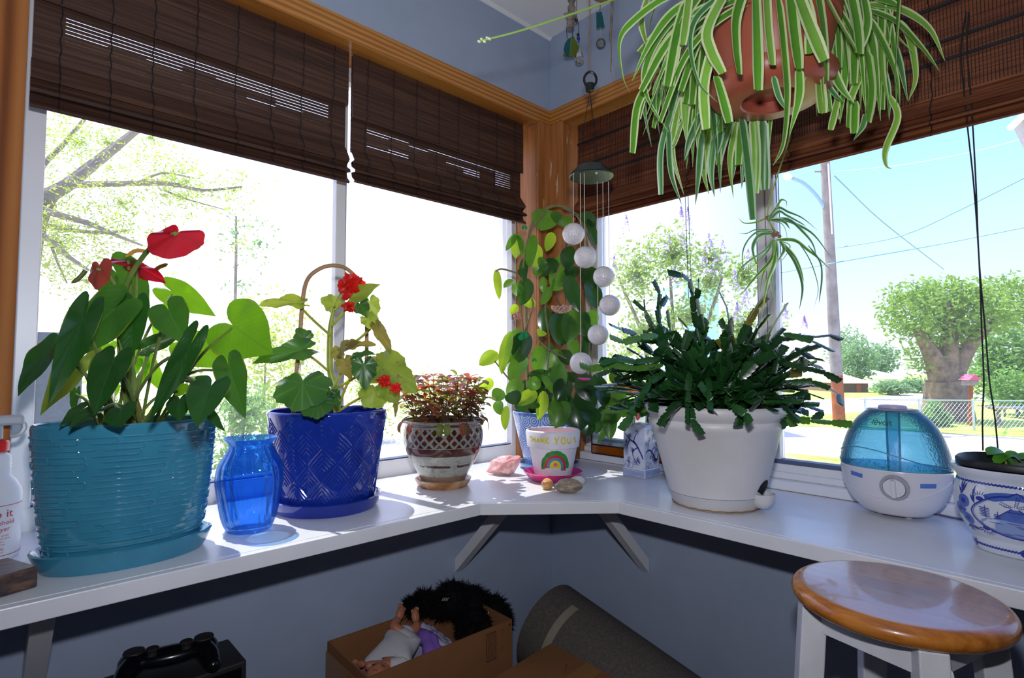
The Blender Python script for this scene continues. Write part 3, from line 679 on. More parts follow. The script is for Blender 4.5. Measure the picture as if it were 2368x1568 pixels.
for pts, rad in trk[1:]:
    for p in bez(pts, 6):
        for _ in range(9):
            c_ = p + V((r.gauss(0, .09), r.gauss(0, .09), r.gauss(0, .09))); cloudleaf(b, [(c_.x, c_.y, c_.z, .05, .05, .05)], 4, .0155, r, 0, .3)
for x, y, d, s, n_ in ((180, 330, 3.9, 110, 800), (250, 330, 4.0, 120, 700), (350, 320, 4.1, 90, 500), (140, 560, 3.5, 90, 350), (430, 420, 3.8, 110, 420), (280, 470, 3.6, 110, 500), (540, 440, 3.9, 80, 200), (200, 650, 3.5, 90, 160), (560, 560, 4.2, 90, 200), (430, 560, 4, 90, 160)): cloudleaf(b, [bl_(x, y, d, s, s, s * .8)], n_, .0145, r, 0, .3)
b.build('foliage', m_fy, t, smooth=False)
for i, (x, y, d, rx, rz, n, lb, mt) in enumerate([
    (610, 800, 9, 95, 150, 2600, 'bright yellow-green shrub seen between the two blue-potted plants', m_fy),
    (560, 950, 6, 95, 90, 2200, 'bright low shrub behind the blue glass vase', m_fb),
    (690, 820, 11, 70, 150, 2000, 'pale young tree left of the window mullion', m_fy),
    (850, 880, 12, 80, 90, 1700, 'pale shrub right of the window mullion behind the begonia', m_fy),
    (980, 900, 15, 110, 60, 1500, 'faint shrub low in the bright pane above the stoneware pot', m_fy),
    (430, 830, 8, 60, 100, 1300, 'yellow-green shrub between the tall red-flowered plant and the slim tree', m_fy),
    (230, 800, 8, 90, 80, 1200, 'yellow-green shrub behind the tall red-flowered plant', m_fy)]):
    g_ = D(x, y, d); g_.z = GZ; k = d / FPX; hb = 1.6 / k + 847 - y
    tree('garden_shrub', lb, 'bush', g_, [([g_, D(x, y + rz, d), D(x + 5, y, d)], (.03, .01))], [bl_(x, y, d, rx, rx, rz), bl_(x, y + hb * .55, d, rx * 1.1, rx, hb * .5)], n, .034 + d * .0012, mt, 70 + i, group='shrubs beyond the left-hand window', shell=.0)
tp = D(545, 700, 7); g_ = tp.copy(); g_.z = GZ
t, _ = tree('slim_tree', 'slim upright tree with sparse leaves in the middle of the wide pane', 'tree', g_, [([g_, D(545, 640, 7), D(546, 500, 7)], (.026, .010))], [bl_(545, 540, 7, 60, 60, 90), bl_(600, 560, 7, 50, 50, 90), bl_(560, 660, 7, 60, 60, 40)], 260, .03, m_fd, 90, shell=0)
q0 = WLp(76, 1000, 1.6); q1 = WLp(186, 1000, 1.6); zt = WLp(130, 768, 1.6).z
t = thing('slate_bin', 'dark slate-coloured bin standing outside behind the anthurium', 'bin', V((lerp(q0.x, q1.x, .5), 1.9, GZ)))
m_sl = plain('dark_slate', '#2e3a44', .5, var='#3d4b55', vs=60)
MB().box2((q0.x - .05, 1.6, GZ), (q1.x, 2.2, zt - .05)).build('body', m_sl, t, smooth=False, bevel=.01)
MB().box2((q0.x - .07, 1.57, zt - .048), (q1.x + .02, 2.23, zt)).build('lid', m_sl, t, smooth=False, bevel=.01)
# ---------------------------------------------------------------- things on the shelf, from the left
class Surf:                                  # the outside of a turned pot: (angle, height) -> point
    def __init__(s, prof, c, ax=1, ay=1, rz=0): s.p = sorted([(z, r) for r, z in prof]); s.c = V(c); s.ax, s.ay, s.rz = ax, ay, rz
    def r(s, z): return interp(s.p, z) if z > s.p[0][0] else s.p[0][1]
    def __call__(s, t, z, off=0.0):
        r = s.r(z); x, y = r * math.cos(t) * s.ax, r * math.sin(t) * s.ay
        n = V((math.cos(t) / s.ax, math.sin(t) / s.ay, 0)).normalized()
        x += n.x * off; y += n.y * off
        return s.c + V((x * math.cos(s.rz) - y * math.sin(s.rz), x * math.sin(s.rz) + y * math.cos(s.rz), z - 0))
def glaze(name, col, col2=None, rough=.12, **kw): return plain(name, col, rough, .5, coat=.4, var=col2, vs=14, **kw)
m_soil = plain('potting_soil', '#3a2a20', .95, .1, var='#6b5140', vs=60, bump=1, bs=90, bd=.006)
def pot(prof_out, thick, c, mat, parent, n=72, ax=1, ay=1, rz=0, soil=None, name='pot', extra=None, base0=True):
    # prof_out: (r, z) from foot to lip; the inside follows at a wall's thickness
    ins = [(max(r - thick, .002), z) for r, z in reversed(prof_out) if z > prof_out[0][1] + thick]
    prof = [(0.0005, prof_out[0][1])] + prof_out + [(prof_out[-1][0] - thick * .5, prof_out[-1][1] + thick * .35)] + ins + [(.0005, prof_out[0][1] + thick)]
    b = MB(); b.lathe(prof, n, c, ax, ay, rz)
    if extra: extra(b)
    o = b.build(name, mat, parent, ang=50)
    if soil:
        s = Surf(prof_out, c, ax, ay, rz); rr = min(s.r(soil), s.r(soil - .02)) - thick - .0006
        b = MB(); b.lathe([(rr, soil - .02), (rr, soil), (rr * .6, soil + .005), (.0005, soil + .008)], 40, c, ax, ay, rz, rf=lambda t, z, r: 1); b.build('soil', m_soil, parent)
    return o
def saucer(name, label, group, c, r0, r1, h, mat, ax=1, ay=1, rz=0, lip=.005):
    prof = [(.0005, 0), (r0, 0), (lerp(r0, r1, .5), h * .35), (r1, h * .95), (r1 - lip * .5, h), (r1 - lip, h * .92), (lerp(r0, r1, .4) - lip * .7, h * .4), (r0 - lip, .0062), (.0005, .0058)]
    b = MB(); b.lathe([(a, z + c[2]) for a, z in prof], 72, (c[0], c[1], 0), ax, ay, rz)
    o = b.build(name, mat, None, ang=50); return tag(o, label, 'saucer', group)

# ---- 1. turquoise oval planter
m_tq = glaze('turquoise_glaze', '#3e8ba6', '#36809c', .1)
TC = (-1.178, -.185, 0)
saucer('saucer', 'oval turquoise saucer under the wide turquoise planter', 'glazed saucers under pots', (TC[0], TC[1], SZ + .0003), .106, .120, .030, m_tq, 1, .63, lip=.007)
an = thing('potted_anthurium', 'red-flowered anthurium in a wide turquoise planter with raised maze lines', 'plant', (TC[0], TC[1], .808))
pf = [(.094, .8075), (.100, .812), (.108, .85), (.1165, .92), (.1215, .98), (.1235, 1.008), (.1225, 1.013)]
ts = Surf(pf, TC, 1, .62)
def maze(b):
    r = random.Random(4); row = []; z = .826
    while z < 1.0:
        t = r.uniform(0, .3); segs = []
        while t < 6.25:
            L = r.uniform(.18, .95); segs.append((t, min(t + L, 6.27))); t += L + r.uniform(.10, .22)
        row.append((z, segs)); z += .0090
    for (z, segs), nx in zip(row, row[1:] + [None]):
        for a, c in segs:
            n_ = max(3, int((c - a) / .06)); pts = [ts(lerp(a, c, i / n_), z, .0001) for i in range(n_ + 1)]
            if nx and r.random() < .8:                 # turn round into the row above
                L = r.uniform(.1, .5); pts += [ts(c + .022, z + .0045, .0001), ts(c, z + .0090, .0001)] + [ts(c - L * i / 5, z + .0090, .0001) for i in range(1, 6)]
            b.tube(pts, [.0013] + [.0018] * (len(pts) - 2) + [.0013], 6)
pot(pf, .006, TC, m_tq, an, 96, 1, .62, soil=.975, extra=maze)
m_al = leafmat('anthurium_leaf', '#1d4420', '#3a6a32', '#4f9a18', .26, .30, nv=9, slope=1.3, edge='#6f8a2e', vstr=.3); m_ab = leafmat('anthurium_backlit_leaf', '#3f7f24', '#6f9a3a', '#9fe022', .28, .62, nv=9, slope=1.3, edge='#a8b83a', vstr=.5)  # second one is a brighter leaf copy: backlight put into the colour
m_ay = leafmat('anthurium_old_leaf', '#6f8a34', '#9aa94e', '#a8b832', .35, .4, nv=9, slope=1.3, edge='#c9922e', vstr=.35)
m_am = leafmat('anthurium_mid_leaf', '#345f2a', '#5a863f', '#66a81c', .28, .4, nv=9, slope=1.3, edge='#8a9a2e', vstr=.4)
m_st = plain('green_stalk', '#5f7a34', .45, var='#7c8f45', vs=30); m_br_ = plain('brown_stem', '#7a5334', .8, var='#6f7a3a', vs=60)
ZQ = lambda x, y, d: D(x / 2.851, 450 + y / 2.851, d)
A = [  # attach, tip, width (all in the same units), depth at attach, depth at tip, lean of the face, fold, droop, kind
 (740, 770, 345, 1125, 330, .80, .78, (.1, .1), .12, .10, 0), (770, 520, 985, 800, 300, .92, .88, (.1, .3), .10, .05, 0), (1115, 770, 1205, 970, 250, .80, .78, (.1, .2), .25, .2, 0),
 (1140, 640, 1412, 792, 190, 1.00, .98, (0, .3), .10, .1, 0), (1540, 866, 1790, 1045, 430, .93, .88, (.0, .1), .12, .06, 0), (1250, 1000, 1535, 1135, 235, .97, .95, (.1, .2), .12, .1, 0),
 (1515, 1146, 1597, 1462, 210, .84, .80, (.1, .1), .15, .1, 0), (338, 1012, 95, 1312, 240, .80, .74, (-.1, .2), .2, .1, 0), (520, 1100, 250, 1446, 240, .86, .80, (0, .1), .12, .08, 1),
 (545, 832, 322, 1372, 190, .74, .68, (.8, .1), .5, .12, 0), (742, 1110, 600, 1442, 260, .72, .68, (.1, .2), .15, .1, 0), (1385, 1275, 1282, 1512, 270, .72, .68, (.1, .3), .15, .12, 0),
 (1185, 1362, 1178, 1488, 170, .78, .76, (.1, .2), .1, .1, 0), (795, 1425, 792, 1530, 215, .77, .75, (.1, .2), .1, .1, 0), (545, 1415, 385, 1522, 110, .78, .75, (.1, .5), .2, .1, 0),
 (606, 1440, 450, 1530, 120, .76, .73, (.1, .5), .3, .1, 0), (880, 760, 845, 1085, 210, .84, .82, (.2, .1), .25, .1, 0), (985, 1000, 1215, 905, 160, .92, .95, (0, .5), .15, .1, 0),
 (1245, 1010, 985, 1492, 150, .74, .72, (.7, .1), .5, .05, 0), (1330, 1232, 1225, 1315, 110, .82, .80, (0, .2), .1, .1, 0), (1395, 1455, 1472, 1555, 70, .76, .74, (0, .2), .2, .1, 0),
 (930, 1150, 865, 1350, 110, .95, .93, (0, .1), .1, .1, 0), (745, 1290, 680, 1405, 90, .95, .93, (0, .2), .1, .1, 0), (1120, 800, 1010, 1010, 200, .96, .95, (0, .2), .1, .1, 0),
 (500, 1310, 480, 1440, 70, .88, .86, (0, .2), .2, .1, 0), (960, 1090, 1100, 1330, 120, .97, .95, (.2, .1), .2, .1, 0), (700, 1000, 560, 1130, 150, .98, .96, (0, .3), .1, .1, 0), (1180, 1290, 1260, 1260, 90, .9, .9, (0, .3), .1, .1, 0)]
r = random.Random(5)
for i, (ax_, ay_, tx, ty, w_, d0, d1, ln, fo_, dr, kd) in enumerate(A):
    a, t = ZQ(ax_, ay_, d0), ZQ(tx, ty, d1); k = (d0 + d1) / 2 / FPX / 2.851
    n = TOCAM + RGT * ln[0] + V((0, 0, ln[1] + .15))
    o = fan_leaf(MB(), a, t, n, w_ * k, HEART, fo_, dr, .05, 0, 0, 40, 5, i).build('leaf', m_ay if kd else (m_ab if i in (3, 4, 5, 21, 22, 23, 25, 26, 27) else m_am if i in (0, 1, 6, 2) else m_al), an)
    base = V((TC[0] + r.uniform(-.035, .03), TC[1] + r.uniform(-.02, .02), .985))
    m = base.lerp(a, .55) + V((0, 0, .35 * (a - base).length * (.3 if a.z > 1.1 else .5)))
    MB().tube(bez([base, m, a + (base - a) * .02], 7), .0024, 6).build('stalk', m_st, o)
b_ = MB()
for x in (-.03, .004): b_ = MB().tube(bez([(TC[0] + x, TC[1], .978), (TC[0] + x + .002, TC[1] - .004, 1.02), (TC[0] + x - .004, TC[1], 1.06)], 5), [.010, .010, .010, .011, .0105, .0095, .0085, .0075, .0065, .005, .003], 9).build('crown_stem', m_br_, an)
m_fl1 = leafmat('red_spathe', '#c4182e', '#9a1222', '#f01a30', .12, .5, nv=7, slope=.8, vstr=.3, coat=.4); m_fl2 = leafmat('salmon_spathe', '#c05a4a', '#9c3a30', '#e0503c', .2, .45, nv=7, slope=.8, vstr=.3, coat=.2)
m_sp1 = plain('yellow_spadix', '#d9a544', .6); m_sp2 = plain('green_spadix', '#5c6a2c', .6)
FLW = [((1165, 262), (1065, 395), 330, .80, .76, (.2, .2), m_fl1, (1255, 240), None, m_sp1, [(790, 1030), (818, 640), (950, 400), (1060, 305)], .0036),
       ((645, 490), (632, 620), 200, .86, .85, (-.3, .2), m_fl2, None, ((565, 500), (472, 580)), m_sp2, [(800, 1000), (770, 640), (700, 520)], .0026),
       ((850, 440), (710, 430), 110, .93, .90, (.1, .9), m_fl1, None, ((835, 410), (890, 372), (965, 372)), m_sp1, [(850, 1000), (860, 640)], .0026),
       ((905, 480), (1075, 560), 110, .92, .90, (0, .8), m_fl1, None, ((1005, 530), (1040, 485), (1105, 458)), m_sp1, [(880, 1000), (900, 640)], .0026),
       ((745, 590), (775, 722), 80, .95, .95, (0, .1), m_fl1, None, None, m_sp1, [(800, 1000), (780, 800)], .0022)]
for i, (a, t, w_, d0, d1, ln, mt, _, spx, spm, stk, sr) in enumerate(FLW):
    A_, T_ = ZQ(*a, d0), ZQ(*t, d1); k = d0 / FPX / 2.851
    o = fan_leaf(MB(), A_, T_, TOCAM + RGT * ln[0] + V((0, 0, ln[1])), w_ * k, FLOWER, -.12, .12, .10, .03, 5, 44, 6, i + 50).build('flower', mt, an)
    base = V((TC[0], TC[1], .985)); pts = [base] + [ZQ(x, y, lerp(.87, d0, q / len(stk))) for q, (x, y) in enumerate(stk)] + [A_ + TOCAM * .002]
    MB().tube(bez(pts, 6), sr, 8).build('stalk', m_st, o)
    if spx:
        q = bez([ZQ(x, y, d0 + .01) for x, y in spx], 5) if len(spx) > 2 else [ZQ(*spx[0], d0 + .01), ZQ(*spx[1], d0)]
        if len(q) == 2: q = [q[0].lerp(q[1], z / 5) + V((0, 0, -.003 * z * (5 - z) / 6)) for z in range(6)]
        MB().tube(q, [.0034] * (len(q) - 2) + [.003, .0012], 9).build('spadix', spm, o)

# ---- 2. blue glass vase
VC = (-.989, -.163, 0)
m_vase = tint_glass('blue_glass', (.46, .74, .995), .03, .6, .16, '#3a86ff', bump=.25, bs=90)
vp = [(.036, .8005), (.040, .806), (.048, .83), (.055, .872), (.0575, .895), (.054, .918), (.043, .938), (.0375, .950), (.038, .957), (.047, .9675), (.0475, .9685)]
def sm(pr_, n=4):
    q = bez([(r_, 0, z) for r_, z in pr_], n); return [(p.x, p.z) for p in q]
vo = sm(vp); vi = [(max(a - .0022, .001), z) for a, z in reversed(vo) if z > .809]
b = MB(); b.lathe([(.0005, .8005)] + vo + vi + [(.0005, .808)], 168, VC, rf=lambda t, z, r_: 1 + (.020 * math.sin(20 * t + 48 * z) if .806 < z < .957 else 0))
tag(b.build('glass_vase', m_vase, None, ang=80), 'empty cobalt blue glass vase with swirled ribs between the two blue planters', 'vase')

# ---- 3. cobalt pot with the begonia
m_cb = glaze('cobalt_glaze', '#1c369f', '#18308f', .08)
BC = (-.810, -.098, 0)
saucer('saucer', 'round cobalt blue saucer under the chevron-patterned pot', 'glazed saucers under pots', (BC[0], BC[1], SZ + .0003), .103, .114, .027, m_cb, lip=.007)
bg_ = thing('potted_begonia', 'red-flowered begonia trained on a bent cane in a cobalt chevron-patterned pot', 'plant', (BC[0], BC[1], .807))
bp = [(.092, .8072), (.098, .812), (.102, .85), (.111, .92), (.119, .975), (.1235, 1.002), (.1225, 1.006)]
bs_ = Surf(bp, BC)
def chev(b):
    nd = 12; W_ = 2 * PI / nd; rows = [.842, .875, .908, .941, .974]
    for ri, zc in enumerate(rows):
        for i in range(nd):
            tc_ = (i + (.5 if ri % 2 else 0)) * W_
            for k in range(5):
                f = 1 - k * .19; hw = W_ * .46 * f; top_ = zc + .031 - k * .0095; H_ = .031 * f
                if top_ > .996: continue
                pts = [(tc_ - hw, top_ - H_)] + [(tc_ - hw * (1 - q / 4), top_ - H_ * (1 - q / 4)) for q in (1, 2, 3)] + [(tc_, top_)] + [(tc_ + hw * q / 4, top_ - H_ * q / 4) for q in (1, 2, 3, 4)]
                b.tube([bs_(t_, z_, -.0001) for t_, z_ in pts], .00155 if k else .0019, 5)
pot(bp, .006, BC, m_cb, bg_, 96, soil=.972, extra=chev)
m_bl = leafmat('begonia_leaf', '#557a3a', '#9fb36a', '#d2e03e', .45, .55, kind='palm', nv=8, vstr=.6, patch='#9a8a55'); m_bd = leafmat('begonia_dark_leaf', '#28512f', '#64894c', '#6daa24', .35, .32, kind='palm', nv=8, vstr=.5)
m_bw = leafmat('begonia_withered_leaf', '#6d6a3c', '#94804e', '#d2c04a', .6, .5, kind='palm', nv=8, patch='#8a6a48')
m_bst = plain('begonia_stem', '#9fb43c', .4, var='#7d9a30', vs=25, **{'Subsurface Weight': .2}); m_cane = plain('bent_cane', '#b3906a', .6, var='#9c774f', vs=30)
BQ = lambda x, y, d: D(560 + x / 2.4117, 580 + y / 2.4117, d)
st_ = [((530, 900), (515, 760), (490, 660), (490, 470), (500, 380), (515, 310)), [.0075, .0075, .0068, .006, .0045, .0035]]
q = bez([BQ(x, y, 1.15) for x, y in st_[0]], 4); MB().tube(q, [interp(list(zip((0, .2, .4, .6, .8, 1), st_[1])), i / (len(q) - 1)) for i in range(len(q))], 10).build('stem', m_bst, bg_)
for s in ([(490, 470), (400, 390), (300, 290)], [(478, 668), (410, 610), (330, 555)], [(515, 760), (560, 660), (575, 600)], [(520, 770), (640, 700), (710, 640)], [(540, 880), (570, 780), (610, 700)], [(548, 888), (640, 830), (735, 790)], [(500, 420), (560, 350), (590, 300)], [(560, 540), (640, 500), (720, 430)]):
    MB().tube(bez([BQ(x, y, 1.13) for x, y in s], 5), .0028, 7).build('side_shoot', m_bst, bg_)
BL = [((300, 290), (95, 285), 120, 1.08, 1.04, (0, .9), .25, 0, m_bl), ((330, 555), (62, 610), 130, 1.06, 1.0, (.2, .4), .4, 0, m_bd), ((345, 490), (300, 430), 110, 1.08, 1.08, (.5, .3), .3, 0, m_bd), ((338, 742), (330, 880), 310, 1.03, 1.0, (.1, .5), .05, 1, m_bd),
      ((422, 838), (420, 925), 190, 1.04, 1.01, (0, .8), .1, 1, m_bd), ((612, 258), (748, 188), 120, 1.08, 1.06, (.2, .3), .2, 0, m_bl), ((510, 300), (430, 250), 100, 1.16, 1.17, (0, .1), .1, 0, m_bl), ((715, 290), (745, 395), 100, 1.12, 1.12, (.2, .1), .2, 0, m_bl),
      ((660, 300), (700, 360), 100, 1.10, 1.08, (-.2, .3), .2, 0, m_bd), ((705, 380), (775, 450), 90, 1.08, 1.07, (0, .3), .3, 0, m_bl), ((760, 440), (842, 585), 70, 1.06, 1.05, (.3, .2), .3, 0, m_bw), ((790, 640), (968, 778), 210, 1.05, .99, (0, .6), .25, 0, m_bl), ((720, 650), (800, 740), 160, 1.12, 1.1, (0, .2), .1, 0, m_bw),
      ((560, 550), (640, 500), 110, 1.08, 1.06, (0, .8), .2, 0, m_bw), ((620, 530), (745, 510), 60, 1.07, 1.05, (0, .8), .3, 0, m_bw), ((640, 590), (745, 560), 55, 1.06, 1.04, (0, .8), .3, 0, m_bd), ((680, 640), (690, 775), 140, 1.03, 1.02, (.3, .2), .2, 0, m_bd), ((740, 790), (720, 880), 180, 1.06, 1.05, (0, .3), .1, 1, m_bl),
      ((800, 760), (860, 850), 120, 1.04, 1.02, (0, .4), .2, 0, m_bl), ((575, 620), (600, 720), 110, 1.10, 1.1, (0, .2), .2, 0, m_bw), ((540, 560), (510, 610), 80, 1.1, 1.1, (0, .3), .2, 0, m_bw), ((490, 790), (470, 840), 90, 1.06, 1.05, (0, .7), .2, 1, m_bd), ((860, 790), (855, 930), 40, 1.05, 1.04, (.4, .1), .4, 0, m_bw), ((520, 800), (530, 880), 60, 1.05, 1.05, (0, .2), .2, 0, m_bd)]
for i, (a, t, w_, d0, d1, ln, fo_, rd, mt) in enumerate(BL):
    A_, T_ = BQ(*a, d0), BQ(*t, d1); k = (d0 + d1) / 2 / FPX / 2.4117
    fan_leaf(MB(), A_, T_, TOCAM + RGT * ln[0] + V((0, 0, ln[1])), w_ * k, ROUND if rd else HEART, fo_, .15, .12, .07, 7, 48, 5, i + 9).build('leaf', mt, bg_)
hp = bez([BQ(x, y, d) for x, y, d in ((285, 905, 1.10), (300, 700, 1.10), (318, 540, 1.10), (335, 300, 1.10), (362, 165, 1.11), (430, 102, 1.12), (510, 82, 1.14), (590, 105, 1.16), (655, 185, 1.18), (690, 310, 1.19), (694, 600, 1.19), (686, 880, 1.19))], 6)
MB().tube(hp, .0042, 9).build('cane_hoop', m_cane, bg_)
m_bf = leafmat('begonia_petal', '#e0281c', '#b0160f', '#ff3418', .4, .5, nv=5, vstr=.2)
def ruffle(c, R_, n, seed, facing):
    r = random.Random(seed); b = MB(); f = facing.normalized(); u = f.orthogonal().normalized(); v_ = f.cross(u)
    for i in range(n):
        a = i * 2.4; ring = (i / n); d = u * math.cos(a) + v_ * math.sin(a)
        t_ = c + d * (R_ * (.55 + .5 * ring)) - f * (R_ * .35 * ring); s0 = c + d * (R_ * .12)
        fan_leaf(b, s0, t_, (f + d * (.6 - ring * .5)), R_ * (.8 + .3 * r.random()), ROUND, .1, .1, .3, .12, 5, 26, 4, seed + i)
    return b
for i, (x, y, d, R_, n, fc) in enumerate([(578, 195, 1.07, 88, 12, TOCAM + RGT * -.5), (635, 170, 1.09, 62, 8, TOCAM + RGT * .5 + UPV * .5), (592, 315, 1.06, 46, 7, TOCAM - UPV * .6), (790, 725, 1.00, 48, 7, TOCAM), (858, 765, .985, 42, 7, TOCAM + RGT * .6)]):
    ruffle(BQ(x, y, d), R_ * d / FPX / 2.4117, n, i * 20, fc).build('flower', m_bf, bg_)
for s in ([(515, 310), (530, 270), (565, 215)], [(515, 330), (560, 290), (590, 300)]): MB().tube(bez([BQ(x, y, 1.11) for x, y in s], 5), .0024, 7).build('flower_stalk', m_bst, bg_)

# ---- 4. stoneware pot with red-leaved seedlings
SC = (-.503, -.097, 0)
k = newmat('stoneware_saucer'); k.done(k.pbr(k.ramp(k.noise(k.coord('Object'), 25, 4), [(.35, '#5d4433'), (.5, '#b9814e'), (.65, '#cdb592')]), .35, .5, 0, .2)); m_ss = MATS['stoneware_saucer']
saucer('saucer', 'small brown stoneware saucer under the banded stoneware pot', 'glazed saucers under pots', (SC[0], SC[1], SZ + .0003), .060, .071, .020, m_ss, lip=.006)
sw = thing('potted_seedlings', 'red-leaved seedlings in a round stoneware pot with brown diamond bands', 'plant', (SC[0], SC[1], .807))
spf = sm([(.055, .8072), (.058, .822), (.072, .848), (.090, .880), (.099, .910), (.100, .935), (.097, .950), (.101, .958), (.106, .962), (.1055, .965)], 4)
k = newmat('banded_stoneware'); t = k.n('TexCoord'); s2 = k.n('SeparateXYZ'); k.l(t.outputs['UV'], s2.inputs[0]); U, Z = s2.outputs[0], s2.outputs[1]
nz = k.noise(k.coord('Object'), 45, 4, .7); zz = k.math('ADD', Z, k.math('MULTIPLY', k.math('SUBTRACT', nz, .5), .006))
fu = k.math('ABSOLUTE', k.math('SUBTRACT', k.math('FRACT', k.math('MULTIPLY', U, 26)), .5)); fz = k.math('ABSOLUTE', k.math('SUBTRACT', k.math('FRACT', k.math('DIVIDE', k.math('SUBTRACT', Z, .9165), .0255)), .5))
fu2 = k.math('ABSOLUTE', k.math('SUBTRACT', k.math('FRACT', k.math('ADD', k.math('MULTIPLY', U, 26), .5)), .5)); fz2 = k.math('ABSOLUTE', k.math('SUBTRACT', k.math('FRACT', k.math('ADD', k.math('DIVIDE', k.math('SUBTRACT', Z, .9165), .0255), .5)), .5))
nn_ = k.math('MULTIPLY', k.math('SUBTRACT', nz, .5), .25)
dia = k.math('LESS_THAN', k.math('ADD', k.math('ADD', fu, fz), nn_), .375); dia2 = k.math('LESS_THAN', k.math('ADD', k.math('ADD', fu2, fz2), nn_), .30)
di = k.math('MULTIPLY', k.math('MAXIMUM', dia, dia2), k.math('MULTIPLY', k.math('GREATER_THAN', zz, .9045), k.math('LESS_THAN', zz, .949)))
def band(a, b_): return k.math('MULTIPLY', k.math('GREATER_THAN', zz, a), k.math('LESS_THAN', zz, b_))
body = k.ramp(nz, [(.3, '#83857c'), (.55, '#aeaea2'), (.7, '#8f8c82')]); body = k.mix(k.math('MULTIPLY', k.math('GREATER_THAN', zz, .884), .45), body, C('#4f4c46'))
dk = k.ramp(nz, [(.35, '#2c1712'), (.6, '#5a2a1e')])
ln_ = k.math('MULTIPLY', band(.855, .861), k.math('GREATER_THAN', k.noise(k.coord('Object'), 14, 2), .45))
msk = k.math('MAXIMUM', k.math('MAXIMUM', di, band(.884, .9025)), k.math('MAXIMUM', ln_, band(.954, .960)), True)
cc = k.mix(msk, body, dk); cc = k.mix(k.math('MULTIPLY', band(.80, .832), .6), cc, C('#8a5a33'))
m_sw = k.done(k.pbr(cc, .13, .5, 0, .3, k.bump(k.math('SUBTRACT', 1.0, msk), .3, .0012)))
pot(spf, .006, SC, m_sw, sw, 72, soil=.944)
m_sl1 = leafmat('seedling_red_leaf', '#7d4a3c', '#b87a5c', '#f07a58', .5, .5, nv=6, vstr=.4); m_sl2 = leafmat('seedling_dark_leaf', '#4f352c', '#7a5a44', '#b08a44', .5, .42, nv=6, vstr=.4); m_sl3 = leafmat('seedling_green_leaf', '#56663a', '#8f9a58', '#c8d048', .5, .5, nv=6, vstr=.4)
m_sst = plain('seedling_stem', '#5a3a34', .6)
r = random.Random(12)
for i in range(62):
    a = r.random() * 6.28; rr = .088 * math.sqrt(r.random()); x, y = SC[0] + rr * math.cos(a), SC[1] + rr * math.sin(a)
    h = r.choice([.03, .05, .07, .09, .105, .118]) * r.uniform(.85, 1.12); z0 = .948
    out = V((math.cos(a), math.sin(a), 0)) * (rr * .35); tp_ = V((x, y, z0 + h)) + out
    b = MB(); b.tube(bez([(x, y, z0), V((x, y, z0 + h * .5)) + out * .3, tp_], 4), .0009, 5)
    o = b.build('sprig', m_sst, sw); b = MB()
    for lv in range(3 if h > .05 else 2):
        zc = tp_ - V((0, 0, h * .28 * lv)) - out * (.3 * lv); n_ = 4 if lv == 0 else 2
        for j in range(n_):
            aa = r.random() * .6 + j * 6.28 / n_ + lv * 1.3; L_ = r.uniform(.024, .038) * (1 - .1 * lv); d = V((math.cos(aa), math.sin(aa), r.uniform(-.45, .5) if lv == 0 else r.uniform(-.6, .2)))
            strip_leaf(b, arc(zc, zc + d * L_, V((0, 0, L_ * .14)), 5), V((0, 0, 1)), L_ * .62, .25, 4)
    b.build('leaves', m_sl1 if ((h > .08 and r.random() < .5) or r.random() < .1) else (m_sl2 if r.random() < .6 else m_sl3), o)
for i in range(10):
    a = -2.2 + r.uniform(-1.6, 1.6); p0 = V((SC[0] + .098 * math.cos(a), SC[1] + .098 * math.sin(a), .968)); L_ = .034
    strip_leaf(MB(), arc(p0, p0 + V((math.cos(a) * .014, math.sin(a) * .014, -L_)), V((math.cos(a), math.sin(a), .5)) * .008, 6), V((math.cos(a), math.sin(a), .3)), .018, .25).build('hanging_leaf', m_sl3 if i % 2 else m_sl1, sw)
# ---- 5. hoya in the corner
HC = (-.125, -.105, 0)
k = newmat('scalloped_blue'); t = k.n('TexCoord'); mp = k.n('Mapping'); k.l(t.outputs['UV'], mp.inputs[0]); mp.inputs['Scale'].default_value = (9, 14, 1)
vo_ = k.n('TexVoronoi', voronoi_dimensions='2D'); k.l(mp.outputs[0], vo_.inputs['Vector']); vo_.inputs['Scale'].default_value = 1.6; vo_.inputs['Randomness'].default_value = .55
ring = k.math('GREATER_THAN', k.math('FRACT', k.math('MULTIPLY', vo_.outputs['Distance'], 7)), .45)
mp2 = k.n('Mapping'); k.l(t.outputs['UV'], mp2.inputs[0]); mp2.inputs['Scale'].default_value = (110, 170, 1)
v2 = k.n('TexVoronoi', voronoi_dimensions='2D'); k.l(mp2.outputs[0], v2.inputs['Vector']); dots = k.math('LESS_THAN', v2.outputs['Distance'], .48)
sp_ = k.n('SeparateXYZ'); k.l(t.outputs['UV'], sp_.inputs[0]); bandm = k.math('MULTIPLY', k.math('GREATER_THAN', sp_.outputs[1], .815), k.math('LESS_THAN', sp_.outputs[1], .958))
cc = k.mix(k.math('MULTIPLY', k.math('MULTIPLY', ring, dots), bandm), C('#3d68b4'), C('#c9d6ea'))
m_hp = k.done(k.pbr(cc, .2, .5, 0, .3))
m_bs = glaze('blue_saucer_glaze', '#3f79b0', '#56656b', .2)
saucer('saucer', 'small blue saucer under the scalloped blue pot in the corner', 'glazed saucers under pots', (HC[0], HC[1], SZ + .0003), .078, .090, .018, m_bs, lip=.006)
hy = thing('potted_hoya', 'climbing waxy-leaved vine on a hoop in a scalloped blue pot by the corner post', 'plant', (HC[0], HC[1], .807))
pot([(.066, .8072), (.070, .812), (.082, .86), (.097, .92), (.106, .962), (.1065, .966)], .006, HC, m_hp, hy, 64, soil=.945)
